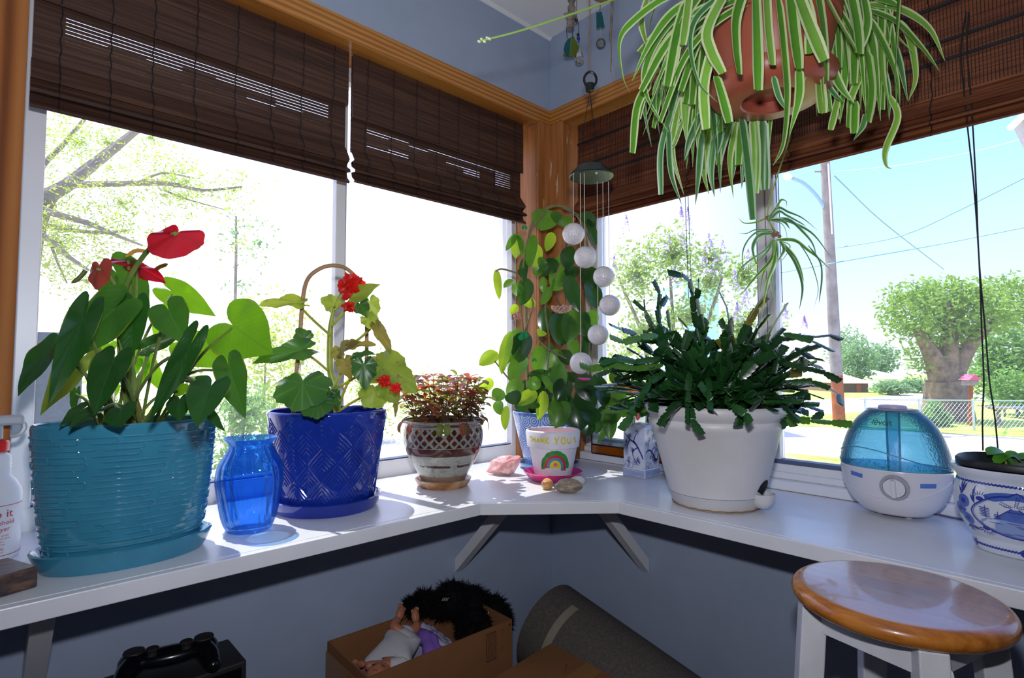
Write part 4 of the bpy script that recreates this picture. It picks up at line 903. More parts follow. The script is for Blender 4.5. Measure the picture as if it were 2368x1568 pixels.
m_h = [leafmat('hoya_dark_leaf', '#213f25', '#40653e', '#4f8a22', .22, .3, nv=5, vstr=.15, coat=.2), leafmat('hoya_leaf', '#41702f', '#7f9f55', '#8cc62c', .3, .42, nv=5, vstr=.25), leafmat('hoya_bright_leaf', '#86aa3e', '#aabf66', '#c8ec30', .35, .58, nv=5, vstr=.25)]
m_vine = plain('vine_stem', '#8a7a58', .7, var='#6b6a40', vs=60)
HQ = lambda x, y, d: D(1060 + x / 3.92, 480 + y / 3.92, d)
# hoop and vines
hoop = bez([D(x, y, d) for x, y, d in ((1222, 960, 1.62), (1218, 800, 1.65), (1216, 640, 1.68), (1218, 570, 1.68), (1236, 508, 1.69), (1272, 478, 1.69), (1310, 480, 1.69), (1345, 515, 1.69), (1362, 600, 1.68), (1368, 760, 1.66), (1360, 960, 1.62))], 7)
MB().tube(hoop, .0045, 8).build('wire_hoop', m_vine, hy)
for pts in ([(1216, 820, 1.6), (1205, 700, 1.63), (1212, 600, 1.64), (1225, 540, 1.65), (1262, 490, 1.66)], [(1215, 640, 1.63), (1190, 630, 1.62), (1160, 622, 1.62), (1147, 627, 1.615)], [(1262, 900, 1.58), (1270, 790, 1.6), (1262, 700, 1.62), (1300, 600, 1.63), (1320, 540, 1.64)], [(1330, 900, 1.57), (1345, 760, 1.6), (1320, 660, 1.62), (1290, 660, 1.62)],
            [(1212, 770, 1.62), (1232, 710, 1.62), (1230, 690, 1.62)], [(1240, 780, 1.6), (1265, 805, 1.58), (1310, 830, 1.56)], [(1330, 930, 1.56), (1380, 900, 1.54), (1430, 930, 1.5)], [(1230, 930, 1.58), (1180, 880, 1.58), (1140, 830, 1.6)], [(1300, 480, 1.67), (1340, 500, 1.66), (1370, 560, 1.66)]):
    MB().tube(bez([D(*q) for q in pts], 6), .0026, 6).build('vine', m_vine, hy)
HL = [(830, 40, 755, 195, 230, 1), (850, 240, 800, 385, 85, 2), (680, 270, 650, 525, 105, 1), (715, 350, 690, 535, 95, 2), (520, 250, 438, 380, 55, 1), (530, 255, 520, 445, 95, 2), (545, 260, 575, 430, 60, 1), (890, 500, 735, 590, 125, 0), (960, 430, 885, 612, 95, 1), (1000, 370, 1010, 565, 120, 0), (345, 580, 370, 815, 62, 2), (490, 660, 418, 722, 62, 1),
      (540, 690, 540, 800, 95, 1), (620, 660, 570, 870, 130, 0), (770, 640, 770, 765, 62, 1), (930, 590, 865, 742, 160, 1), (830, 735, 755, 870, 75, 1), (1000, 640, 1092, 925, 120, 0), (790, 915, 770, 1115, 105, 0), (900, 970, 930, 1235, 215, 0), (1040, 950, 990, 1205, 165, 1), (470, 1150, 398, 1485, 100, 2), (545, 1118, 455, 1392, 120, 1), (610, 1150, 555, 1385, 180, 0),
      (595, 1360, 488, 1570, 145, 1), (745, 1270, 740, 1515, 160, 1), (830, 1255, 800, 1545, 120, 0), (1020, 1200, 1040, 1345, 105, 1), (1130, 1180, 1150, 1335, 65, 0), (350, 1330, 205, 1415, 120, 2), (530, 890, 475, 960, 65, 2), (600, 470, 585, 665, 70, 0), (690, 860, 600, 880, 90, 2), (760, 1120, 735, 1165, 80, 2), (870, 120, 930, 60, 130, 1), (960, 100, 1010, 180, 100, 1), (1120, 60, 1230, 170, 110, 0), (1180, 120, 1240, 330, 80, 0), (1150, 560, 1230, 720, 150, 0),
      (1180, 700, 1240, 900, 150, 0), (1100, 960, 1150, 1150, 150, 0), (1190, 950, 1240, 1060, 110, 1), (1170, 1080, 1210, 1220, 120, 0), (900, 640, 1000, 700, 120, 1), (1010, 540, 1040, 640, 120, 0), (730, 520, 800, 500, 110, 1), (700, 610, 740, 540, 80, 1), (560, 560, 600, 640, 60, 0), (950, 1300, 990, 1420, 110, 0), (880, 1300, 910, 1500, 130, 1)]
r = random.Random(77); hn = [0]
def hleaf(x0, y0, x1, y1, w_, kd, d):
    w_ *= 1.2; x0, y0, x1, y1 = x0 - (x1 - x0) * .08, y0 - (y1 - y0) * .08, x1 + (x1 - x0) * .10, y1 + (y1 - y0) * .10
    a = D(x0, y0, d); t = D(x1, y1, d - r.uniform(.0, .03)); L = (t - a).length; n = TOCAM + RGT * r.uniform(-.5, .5) + V((0, 0, r.uniform(-.1, .5)))
    y = n.cross((t - a).normalized()).normalized(); z = (t - a).normalized().cross(y)
    strip_leaf(MB(), arc(a, t, z * (L * r.uniform(.02, .1)), 8), n, w_ * d / FPX, .22, 5, lambda q: max(.0, (math.sin(PI * min(1, q ** .85 * .97 + .03)) ** .62))).build('leaf', m_h[kd], hy); hn[0] += 1
for x0, y0, x1, y1, w_, kd in HL: hleaf(1060 + x0 / 3.92, 480 + y0 / 3.92, 1060 + x1 / 3.92, 480 + y1 / 3.92, w_ / 3.92, kd, (1.66 if y0 < 500 else 1.62) + r.uniform(-.03, .03))
H2 = [(370, 960, 345, 1078, 52, 2), (460, 960, 430, 1035, 60, 1), (330, 960, 238, 1012, 60, 2), (460, 995, 430, 1118, 92, 1), (540, 955, 605, 1035, 100, 0), (520, 1000, 545, 1128, 115, 0), (660, 1030, 625, 1145, 55, 0), (690, 1050, 690, 1175, 60, 1), (740, 985, 685, 1062, 75, 1), (760, 1030, 640, 1190, 40, 1), (450, 830, 450, 955, 75, 1), (140, 770, 65, 820, 55, 2), (120, 900, 60, 940, 50, 2), (150, 1000, 160, 1060, 45, 1), (190, 1030, 185, 1130, 40, 2), (210, 960, 240, 1010, 70, 0),
      (250, 900, 210, 990, 70, 1), (300, 900, 350, 930, 60, 1), (400, 880, 300, 870, 50, 0), (560, 880, 600, 990, 90, 0), (620, 880, 680, 1000, 60, 0), (580, 1030, 600, 1110, 90, 0), (420, 1030, 400, 1120, 80, 0), (480, 900, 440, 990, 80, 0), (700, 860, 745, 920, 60, 1), (330, 1000, 300, 1030, 60, 0), (700, 960, 770, 1000, 60, 1), (600, 1100, 570, 1160, 60, 0), (380, 870, 420, 960, 70, 1), (250, 1010, 280, 1050, 60, 0), (170, 950, 130, 990, 60, 1), (640, 930, 660, 1020, 70, 0)]
for x0, y0, x1, y1, w_, kd in H2: hleaf(1080 + x0 / 2.09, 450 + y0 / 2.09, 1080 + x1 / 2.09, 450 + y1 / 2.09, w_ / 2.09, kd, 1.55 + r.uniform(-.03, .03))
for _ in range(14):
    x, y = r.uniform(1215, 1370), r.uniform(860, 960); hleaf(x, y, x + r.uniform(-30, 30), y + r.uniform(25, 60), r.uniform(30, 48), r.choice((0, 0, 1)), 1.66)
# flower umbel, butterfly clips
m_um = plain('hoya_blossom', '#dcc0ad', .6, var='#b98a72', vs=90); ctr = HQ(935, 905, 1.56)
b = MB(); b.tube(bez([HQ(900, 760, 1.6), HQ(890, 820, 1.58), ctr], 4), .002, 6)
o = b.build('flower_stalk', plain('plum_stalk', '#5a3a3a', .6), hy); b = MB()
for i in range(60):
    a = i * 2.4; h = (i + .5) / 60; rr = math.sqrt(1 - (1 - h) ** 2); p = ctr + RGT * (math.sqrt(1 - h * h) * math.cos(a) * .027) + FWD * (math.sqrt(1 - h * h) * math.sin(a) * .022) + V((0, 0, .004 - .019 * h))
    b.ball(p, .0042, 6, sc_=(1, 1, .8))
b.build('flower_cluster', m_um, hy); b = MB(); c2 = HQ(540, 985, 1.6)
for i in range(16): b.ball(c2 + V((r.gauss(0, .006), r.gauss(0, .006), r.gauss(0, .006))), .0035, 6)
b.build('flower_cluster', plain('pink_blossom', '#c98a80', .6), hy)
m_clip = plain('green_plastic', '#0f9a56', .25, coat=.3)
for x, y, s in ((595, 1165, 60), (598, 180, 32), (690, 1380, 26)):
    c_ = HQ(x, y, 1.585); kk = 1.6 / FPX / 3.92 * s; b = MB()
    for sg in (-1, 1):
        pl = [c_ + RGT * (sg * kk * u) + UPV * (kk * v) + TOCAM * (.006 * abs(u)) for u, v in ((.05, .7), (.5, .4), (.95, -.2), (.6, -.7), (.1, -.5))]; bk = [p - TOCAM * .002 for p in pl]
        b.add(pl + bk, [(0, 1, 2, 3, 4), (9, 8, 7, 6, 5)] + [(i, 5 + i, 5 + (i + 1) % 5, (i + 1) % 5) for i in range(5)])
    b.build('plant_clip', m_clip, hy, smooth=False)

# ---- 6. painted pot, pink saucer, stones, quartz
RC = (-.249, -.240, 0)
m_pk = plain('pink_glaze', '#c22a72', .35, .5, var='#b5246a', vs=10, coat=.2)
saucer('saucer', 'bright pink saucer under the white rainbow-painted pot', 'glazed saucers under pots', (RC[0], RC[1], SZ + .0003), .055, .079, .024, m_pk, lip=.006)
rp_ = thing('painted_pot', 'empty white pot hand-painted with a rainbow and yellow lettering on a pink saucer', 'pot', (RC[0], RC[1], .807))
m_wp = plain('white_pot_paint', '#e6e2ea', .45, .4, var='#dcd6e0', vs=25)
rpf = [(.047, .8072), (.049, .812), (.0635, .888), (.0688, .890), (.0725, .930), (.0715, .9315)]
pot(rpf, .006, RC, m_wp, rp_, 72)
m_pki = plain('pink_inside', '#e2b9c0', .5)
b = MB(); b.lathe([(.0660, .929), (.0625, .894), (.058, .885), (.046, .83), (.0005, .829)], 64, RC); b.build('inside_face', m_pki, rp_)
rs = Surf(rpf, RC); va = math.atan2(CAM.y - RC[1], CAM.x - RC[0])
def onr(s, z): return rs(va + s / rs.r(z), z, .0004)
m_yel = plain('yellow_paint', '#e0cf2e', .5); m_grn = plain('green_paint', '#2f9a45', .5, var='#247a36', vs=80); m_red = plain('red_paint', '#c9273a', .5); m_cyn = plain('blue_paint', '#3d8fb5', .5); m_pnk = plain('pink_paint', '#e0609a', .5)
b = MB(); LT = {'T': [[(-.5, 1), (.5, 1)], [(0, 1), (0, 0)]], 'H': [[(-.4, 1), (-.4, 0)], [(.4, 1), (.4, 0)], [(-.4, .5), (.4, .5)]], 'A': [[(-.45, 0), (0, 1), (.45, 0)], [(-.25, .35), (.25, .35)]], 'N': [[(-.4, 0), (-.4, 1), (.4, 0), (.4, 1)]], 'K': [[(-.35, 1), (-.35, 0)], [(.4, 1), (-.3, .45), (.45, 0)]],
             'Y': [[(-.45, 1), (0, .5)], [(.45, 1), (0, .5), (-.12, -.05)]], 'O': [[(.45 * math.cos(q * .523), .5 + .5 * math.sin(q * .523)) for q in range(13)]], 'U': [[(-.42, 1), (-.40, .25), (0, -.02), (.40, .25), (.42, 1)]], 'S': [[(.4, .9), (0, 1), (-.4, .75), (0, .5), (.4, .25), (0, 0), (-.4, .1)]]}
x = -.066
for ch, sc_, adv in (('T', .8, .012), ('H', .8, .013), ('A', .62, .012), ('N', .66, .013), ('K', .95, .025), ('Y', 1.05, .018), ('O', 1.0, .017), ('U', .95, .020), ('S', .8, .012)):
    hh = .0165 * sc_; z0 = .9105 - hh / 2 + .001
    for stx in LT[ch]: paint(b, stroke2([(x + px * hh * .78, z0 + py * hh) for px, py in stx], [.0030, .0036, .0026], 5 if ch in 'OUS' else 0) if ch in 'OUS' else stroke2([(x + px * hh * .78, z0 + py * hh) for px, py in stx], [.0030, .0034], 0), onr)
    x += adv
b.build('lettering', m_yel, rp_, smooth=False)
def rainbow(r0, r1, mat, a0=0, a1=PI, seed=0, up=0.0):
    q = random.Random(seed); vs = []; n_ = 26
    for i in range(n_ + 1):
        a = a0 + (a1 - a0) * i / n_
        for rr in (r1 + q.uniform(-.0006, .0012), (r0 + r1) / 2, r0): vs.append((.006 + .92 * rr * math.cos(a), .8435 + up + rr * math.sin(a) - (.004 if i in (0, n_) else 0)))
    fs = [(3 * i + j, 3 * i + 3 + j, 3 * i + 4 + j, 3 * i + 1 + j) for i in range(n_) for j in (0, 1)]
    b = MB(); paint(b, (vs, fs), onr); return b.build('rainbow_band', mat, rp_, smooth=False)
rainbow(.030, .0415, m_grn, -.05, PI + .1, 1); rainbow(.023, .0302, m_red, -.25, PI + .02, 2); rainbow(.016, .0232, m_cyn, -.35, PI, 3); rainbow(.001, .0162, m_yel, 0, PI, 4)
b = MB(); paint(b, ([(.0045, .855), (.0115, .8505), (.0065, .843), (.000, .848)], [(0, 1, 2, 3)]), lambda s, z: rs(va + s / rs.r(z), z, .0008)); b.build('rainbow_patch', m_pnk, rp_, smooth=False)
def stone(name, label, cat, c, rad, sq, mat, seed, group=None, rough=.12, freq=1.3, rz=0.0):
    def f(d): return 1 + rough * noise.noise(d * freq + V((seed, 0, 0))) + .03 * noise.noise(d * 4 + V((0, seed, 0)))
    R = Matrix.Rotation(rz, 3, 'Z'); b = MB(); b.ball((0, 0, 0), rad, 36, 0, sq, f, R); lo = min(v[2] for v in b.v); b.v = [(x + c[0], y + c[1], max(z, lo + .0025) - lo - .0025 + SZ + .0003) for x, y, z in b.v]
    o = b.build(name, mat); return tag(o, label, cat, group)
def stonemat(n, a, b_, c_, s=40):
    k = newmat(n); f = k.noise(k.coord('Object', (s, s * .5, s * 2)), 1, 5, .7, .6); return k.done(k.pbr(k.ramp(f, [(.3, a), (.5, b_), (.7, c_)]), .4, .5, 0, .1))
p = P(1266, 1131); stone('pebble', 'smooth honey-coloured pebble in front of the pink saucer', 'stone', (p.x, p.y), .0185, (1, .8, .75), stonemat('honey_stone', '#b0743a', '#cf9a55', '#8f5a30', 30), 3, 'pebbles by the painted pot', rz=.5)
p = P(1314, 1139); stone('pebble', 'grey-brown banded pebble, largest of the three by the pink saucer', 'stone', (p.x, p.y), .032, (1, .62, .5), stonemat('banded_stone', '#5d5348', '#8f7f6c', '#b5a692', 60), 8, 'pebbles by the painted pot', .25, rz=-.75)
p = P(1337, 1124); stone('pebble', 'pale cream pebble tucked behind the grey-brown one', 'stone', (p.x + .01, p.y + .012), .020, (1, .75, .6), stonemat('cream_stone', '#d5cbbf', '#e2dad0', '#c4b8a8', 30), 15, 'pebbles by the painted pot', rz=-.4)
# rose quartz: a rough faceted lump
r = random.Random(21); qc = P(1166, 1102); bm = bmesh.new()
for x, y, z in [(-42, 0, 4), (-30, 0, 30), (-14, 6, 40), (12, 0, 44), (40, 0, 42), (34, 0, 20), (22, 4, 0), (-10, -6, 0), (-26, 4, 0), (0, 26, 34), (16, 26, 8), (-20, 24, 12), (0, -22, 30), (18, -20, 26), (-18, -20, 14), (10, -22, 4), (30, -10, 34), (-2, -24, 12)]:
    v = qc + RGT * (x * 1.5 / FPX) + V((FWD.x, FWD.y, 0)) * ((y + 22) * 1.5 / FPX) + V((0, 0, z * 1.5 / FPX)) + V((r.gauss(0, .0006),) * 3); bm.verts.new(v)
bmesh.ops.convex_hull(bm, input=bm.verts); bmesh.ops.delete(bm, geom=[v for v in bm.verts if not v.link_faces], context='VERTS')
bmesh.ops.triangulate(bm, faces=bm.faces); bmesh.ops.subdivide_edges(bm, edges=bm.edges, cuts=2, use_grid_fill=True)
for v in bm.verts: v.co += V((noise.noise(v.co * 130), noise.noise(v.co * 130 + V((5, 0, 0))), noise.noise(v.co * 130 + V((9, 0, 0))) * .7)) * .0035
zmin = min(v.co.z for v in bm.verts)
for v in bm.verts: v.co.z += SZ + .0004 - zmin
me = bpy.data.meshes.new('rose_quartz'); bm.to_mesh(me); bm.free(); o = bpy.data.objects.new('rose_quartz', me); COL.objects.link(o)
k = newmat('rose_quartz'); f = k.noise(k.coord('Object'), 40, 5, .7); k.done(k.pbr(k.ramp(f, [(.35, '#d08f8f'), (.55, '#e2b0ad'), (.7, '#efd0cc')]), .18, .6, 0, .3, k.bump(k.noise(k.coord('Object'), 150, 3), .4, .002), **{'Subsurface Weight': .5, 'Subsurface Radius': (.02, .008, .008), 'Subsurface Scale': 1.0})); me.materials.append(MATS['rose_quartz'])
tag(o, 'rough pink crystal chunk beside the stoneware pot', 'crystal')

# ---- 7. blue and white square jar
JX0, JX1, JY0, JY1 = -.070, .004, -.404, -.336; jc = V(((JX0 + JX1) / 2, (JY0 + JY1) / 2, 0))
jr = thing('porcelain_jar', 'square blue and white porcelain jar beside the tall white pot', 'jar', (jc.x, jc.y, SZ))
k = newmat('porcelain'); f = k.noise(k.coord('Object'), 30, 4); m_por = k.done(k.pbr(k.mix(k.ramp(f, [(.45, 0.0), (.75, .7)]), C('#d5dbea'), C('#a4b4da')), .15, .5, 0, .4))
b = MB(); hx, hy_ = (JX1 - JX0) / 2, (JY1 - JY0) / 2; vs = []; lv = [(1.02, .8004), (1.03, .806), (1.03, .822), (.985, .824), (.985, .925), (.94, .935), (.72, .943)]
for f_, z in lv: vs += [(jc.x + a * hx * f_, jc.y + c * hy_ * f_, z) for a, c in ((-1, -1), (1, -1), (1, 1), (-1, 1))]
fs = [(4 * i + q, 4 * i + (q + 1) % 4, 4 * i + 4 + (q + 1) % 4, 4 * i + 4 + q) for i in range(len(lv) - 1) for q in range(4)] + [(3, 2, 1, 0), tuple(4 * (len(lv) - 1) + q for q in range(4))]
b.add(vs, fs); b.build('body', m_por, jr, smooth=False, bevel=.002)
MB().lathe([(.025, .9436), (.026, .948), (.024, .952), (.0245, .962), (.027, .9655), (.0265, .967), (.022, .9665), (.0215, .9440)], 32, jc).build('glass_neck', tint_glass('clear_glass', (.93, .95, .95), .03, 1, .12, '#d8dde0'), jr)
m_ink = plain('cobalt_ink', '#2b3f8f', .2, .5, coat=.4); m_ink2 = plain('pale_cobalt_ink', '#6f86c4', .2, .5, coat=.4)
def face_a(s, z): return V((JX0 + hx * .015 - .0008 - .0, jc.y - s, z))          # the side turned to the left (faces -x)
def face_b(s, z): return V((jc.x + s, JY0 + hy_ * .015 - .0008, z))
r = random.Random(9)
for face, nm in ((face_a, 'painted_branch'), (face_b, 'painted_branch')):
    b = MB(); br1 = [(-.028, .918), (-.012, .902), (.004, .894), (.014, .882), (.026, .862), (.030, .852)]
    if face is face_b: br1 = [(-.030, .868), (-.015, .875), (0, .868), (.012, .852), (.024, .846), (.03, .86)]
    paint(b, stroke2(br1, [.002, .004, .005, .004, .003], 6), face)
    for st in ([(0, .895), (.006, .912), (.012, .920)], [(-.012, .902), (-.02, .88), (-.016, .872)], [(.014, .882), (0, .872), (-.002, .86), (.01, .84), (.018, .834)], [(.02, .84), (.012, .85), (.016, .858)]): paint(b, stroke2(st, [.003, .0022, .001], 5), face)
    for _ in range(13):
        cx, cz = r.uniform(-.028, .028), r.uniform(.84, .928); R_ = r.uniform(.0035, .006)
        for j in range(5):
            a = j * 1.257 + r.random(); px, pz = cx + math.cos(a) * R_ * .8, cz + math.sin(a) * R_ * .8
            paint(b, stroke2([(px + R_ * .55 * math.cos(q), pz + R_ * .55 * math.sin(q)) for q in [z_ * 1.05 for z_ in range(7)]], [.0007, .0007], 2), face)
    for cx, cz, R_ in ((-.02, .836, .008), (-.009, .832, .007), (-.024, .828, .006)): paint(b, stroke2([(cx + R_ * math.cos(q * .52), cz + R_ * math.sin(q * .52)) for q in range(13)], [.001, .001], 2), face)
    b.build(nm, m_ink, jr, smooth=False); b = MB()
    off = (lambda s, z: face_a(s, z) - V((hx * .045, 0, 0))) if face is face_a else (lambda s, z: face_b(s, z) - V((0, hy_ * .045, 0)))
    paint(b, stroke2([(-.034, .8205), (.034, .8205)], [.0012, .0012], 0), off); paint(b, stroke2([(-.034, .8035), (.034, .8035)], [.0015, .0015], 0), off)
    for i in range(30):
        s_ = -.033 + i * .00228; paint(b, stroke2([(s_, .8185), (s_ + .0013, .8125), (s_, .806)], [.0011, .0011], 0), off)
    b.build('border_pattern', m_ink2, jr, smooth=False)

# ---- 8. stained glass panel standing in the window
sg = thing('stained_glass_panel', 'stained glass panel with an amber border standing in the corner window', 'glass panel', (.058, -.32, SZ))
m_amb = tint_glass('amber_glass', (1.0, .50, .08), .1, 1, .45, '#e08a18', bump=.3, bs=50); m_clr = tint_glass('textured_clear_glass', (.93, .96, .95), .05, 1, .12, '#e8efe8', bump=.5, bs=70); m_rg = tint_glass('red_glass', (.95, .12, .10), .1, 1, .35, '#d42a1c'); m_lead = plain('dark_lead', '#35302c', .5, metal=.6)
SY0, SY1, SZ0, SZ1 = -.125, -.56, .826, 1.042; fx = lambda s, z, d=0: V((.056 + d, s, z))
def slab(b, s0, s1, z0, z1, th=.003): b.box2(fx(s0, z0, -th / 2), fx(s1, z1, th / 2)); return b
for s0, s1, z0, z1 in ((SY0, SY1, SZ1 - .026, SZ1), (SY0, SY1, SZ0, SZ0 + .026)): slab(MB(), s0, s1, z0, z1).build('amber_border', m_amb, sg, smooth=False)
slab(MB(), SY0 - .002, SY1 + .002, SZ0 + .028, SZ1 - .028, .002).build('clear_centre', m_clr, sg, smooth=False)
b = MB()
for z in (SZ1 - .027, SZ0 + .027, SZ1, SZ0): b.tube([fx(SY0, z), fx(SY1, z)], .0026, 6)
for s in (SY0, SY1): b.tube([fx(s, SZ0), fx(s, SZ1)], .0026, 6)
b.build('lead_line', m_lead, sg)
for s, z, k_ in ((-.235, .975, .014), (-.30, .955, .016), (-.36, .985, .014)): MB().add([fx(s, z + k_, -.003), fx(s - k_, z, -.003), fx(s, z - k_, -.003), fx(s + k_, z, -.003), fx(s, z + k_, -.0015), fx(s - k_, z, -.0015), fx(s, z - k_, -.0015), fx(s + k_, z, -.0015)], [(0, 1, 2, 3), (7, 6, 5, 4), (0, 4, 5, 1), (1, 5, 6, 2), (2, 6, 7, 3), (3, 7, 4, 0)]).build('red_diamond', m_rg, sg, smooth=False)

# ---- 9. tall white pot with the holiday cactus
WC = (-.172, -.655, 0)
cs = thing('potted_cactus', 'bushy holiday cactus in a tall white self-watering pot', 'plant', (WC[0], WC[1], SZ))
m_wpl = plain('white_plastic', '#dcdad9', .4, .45, var='#d2cfcd', vs=7); m_stain = plain('rusty_stain', '#a5783f', .8, var='#7a5630', vs=60)
wpf = [(.0885, .8004), (.0915, .803), (.0985, .828), (.0990, .8285), (.099, .8295), (.1345, .965), (.1385, .970), (.1395, .980), (.1365, .986), (.1395, .990), (.149, .998), (.1505, 1.012), (.148, 1.0155)]
pot(wpf, .004, WC, m_wpl, cs, 96, soil=.992)
wsf = Surf(wpf, WC); wv = math.atan2(CAM.y - WC[1], CAM.x - WC[0])
b = MB(); b.tube([wsf(wv - 1.45 + q * .1, .8040 + .0006 * math.sin(q * 2.1), .0006) for q in range(30)], .0012, 5); b.tube([wsf(wv + .98, .806 + q * .004, .0004) for q in range(6)], .0008, 5); b.build('rust_line', m_stain, cs)
b = MB(); b.tube([wsf(wv - 1.5 + q * .1, .829, .0001) for q in range(26)], .0004, 4); b.build('seam', m_gask, cs)
# the filling spout low on the pot's right
sa = wv + 1.12; sp0 = wsf(sa, .80); so_ = V((math.cos(sa), math.sin(sa), 0)); sd = V((-so_.y, so_.x, 0)); sc0 = V((WC[0], WC[1], 0)) + so_ * .093
b = MB(); prof_ = [(.006, .807), (.016, .810), (.024, .822), (.027, .838), (.0255, .838), (.022, .823), (.014, .812), (.004, .811)]
b.lathe(prof_, 32, (sc0.x + so_.x * .006, sc0.y + so_.y * .006, 0)); b.build('spout', m_wpl, cs)
b = MB(); a_ = [wsf(sa + (q - 4) * .06, .836 + .030 * math.sqrt(max(0, 1 - ((q - 4) / 4.2) ** 2)), .0007) for q in range(9)]; c0 = wsf(sa, .834, .0007); b.add([c0] + a_, [(0, i, i + 1) for i in range(1, 9)]); b.build('spout_opening', plain('dark_opening', '#15120f', .9), cs, smooth=False)
m_cc = [leafmat('cactus_dark_pad', '#1f4720', '#355f34', '#3f7f1e', .25, .15, nv=1, vstr=.35, coat=.25), leafmat('cactus_pad', '#2a5c28', '#3f7040', '#5a9a24', .28, .2, nv=1, vstr=.35, coat=.2), leafmat('cactus_bright_pad', '#55852e', '#6f9a44', '#8ab832', .35, .25, nv=1, vstr=.3), leafmat('cactus_old_pad', '#8f8a35', '#a09a4a', '#b8a838', .4, .2, nv=1, vstr=.3)]
m_cst = plain('corky_stem', '#7d5a40', .9, var='#56402e', vs=60, bump=.5, bs=120)
PADW = [(0, .22), (.09, .58), (.21, .86), (.25, .70), (.38, .92), (.47, 1.0), (.51, .80), (.62, .92), (.73, 1.0), (.77, .82), (.88, .90), (.97, .92), (1, .60)]
def pad(b, a, t, n, w_):
    x, y, z = frame(a, t, n); L = (t - a).length; th = .0016; vs = []; us = []; K = len(PADW) - 1; w_ *= .84
    for i in range(K + 1):
        u, ww = PADW[i]; ww *= w_ / 2
        for v, hgt in ((-1, 0), (-.12, th), (.12, th), (1, 0), (.12, -th), (-.12, -th)): vs.append(a + x * (u * L) + y * (v * ww) + z * (hgt * (1 if 0 < i < K else .4))); us.append((u, v))
    fs = [(6 * i + q, 6 * i + 6 + q, 6 * i + 6 + (q + 1) % 6, 6 * i + (q + 1) % 6) for i in range(K) for q in range(6)] + [(0, 1, 2, 3, 4, 5), tuple(6 * K + q for q in (5, 4, 3, 2, 1, 0))]
    b.add(vs, fs, 0, us)
r = random.Random(33); crown = V((WC[0], WC[1], .995))
def cbranch(az, el, L, mt, base=None, nseg=None, droop=.55, fork=True, into=None):
    o0 = base or crown + V((math.cos(az) * r.uniform(.005, .05), math.sin(az) * r.uniform(.005, .05), 0)); d = V((math.cos(az) * math.cos(el), math.sin(az) * math.cos(el), math.sin(el))); b = into if into is not None else MB(); p = o0
    n_ = nseg or max(3, int(L / .036)); sl = L / n_; side = V((0, 0, 1)).cross(d); tw = r.uniform(-.9, .9)
    for i in range(n_):
        q = p + d * (sl * 1.04)
        if q.y < -.835 and q.x > -.11: break
        nn_ = side.cross(d).normalized(); nn_.rotate(Matrix.Rotation(tw + r.uniform(-.5, .5), 3, d)); pad(b, p, q, nn_, sl * r.uniform(.5, .66)); p = p + d * sl
        if fork and i >= 1 and r.random() < .8 and p.y > -.79:
            d2 = (d + V((r.gauss(0, .5), r.gauss(0, .5), r.gauss(.05, .35)))).normalized(); q2 = p + d2 * sl; pad(b, p, q2 if q2.y > -.835 else p.lerp(q2, .3), nn_, sl * .58)
            if r.random() < .75: d3 = (d2 * (1 if q2.y > -.80 else -.2) + V((r.gauss(0, .3), r.gauss(0, .3), -.2))).normalized(); pad(b, q2, q2 + d3 * sl * .95, nn_, sl * .58)
        d = (d + V((r.gauss(0, .12), r.gauss(0, .12), -droop / n_ * r.uniform(.6, 1.5)))).normalized()
        if p.z < crown.z + .005: d.z = max(d.z, -.05)
    if into is not None: return
    return b.build('branch', m_cc[mt], cs, ang=25)
va_ = math.atan2(CAM.y - WC[1], CAM.x - WC[0])
for i in range(80):
    az = i * 2.39996 + r.uniform(-.2, .2); el = r.choice((.12, .35, .6, .85, 1.1, 1.35)) + r.uniform(-.12, .12)
    rel = math.cos(az - va_)                                  # a little shorter towards the room and the pane
    el = max(el, .45) if rel > .45 else el
    L = r.uniform(.17, .225) * (1 if el < .8 else 1.18) * (.80 if rel > .45 else .80 if rel < -.4 else 1.0)
    cbranch(az, el, L, r.choice((0, 0, 0, 1, 1, 1, 2)) if i % 13 else 3, droop=.75 if el > .5 else .5)
more = MB()
for i in range(110):
    az = i * 2.39996; el = r.choice((.25, .5, .75, 1.0, 1.25)) + r.uniform(-.15, .15); rel = math.cos(az - va_); el = max(el, .5) if rel > .45 else el
    cbranch(az, el, r.uniform(.12, .20) * (1.2 if el > .9 else 1) * (.75 if rel > .45 else .8 if rel < -.4 else 1.0), 0, droop=.7, into=more)
tag(more.build('more_branches', m_cc[0], cs, ang=25), kind='stuff')
rt = lambda x, y, z: crown + RGT * x + V((FWD.x, FWD.y, 0)) * y + V((0, 0, z))
def chain(pts, mt, w_=.018):
    b = MB(); q = [V(p) for p in pts]
    for a, t in zip(q, q[1:]):
        if t.y < -.838 and t.x > -.12: t = t.lerp(V((-.14, -.83, t.z)), .8)
        pad(b, a, a + (t - a) * 1.04, TOCAM + RGT * r.uniform(-.5, .5) + V((0, 0, .4)), w_ * r.uniform(.85, 1.1))
    return b.build('branch', m_cc[mt], cs, ang=25)
CX = lambda x, y, d: D(1350 + x / 2.4508, 600 + y / 2.4508, d)
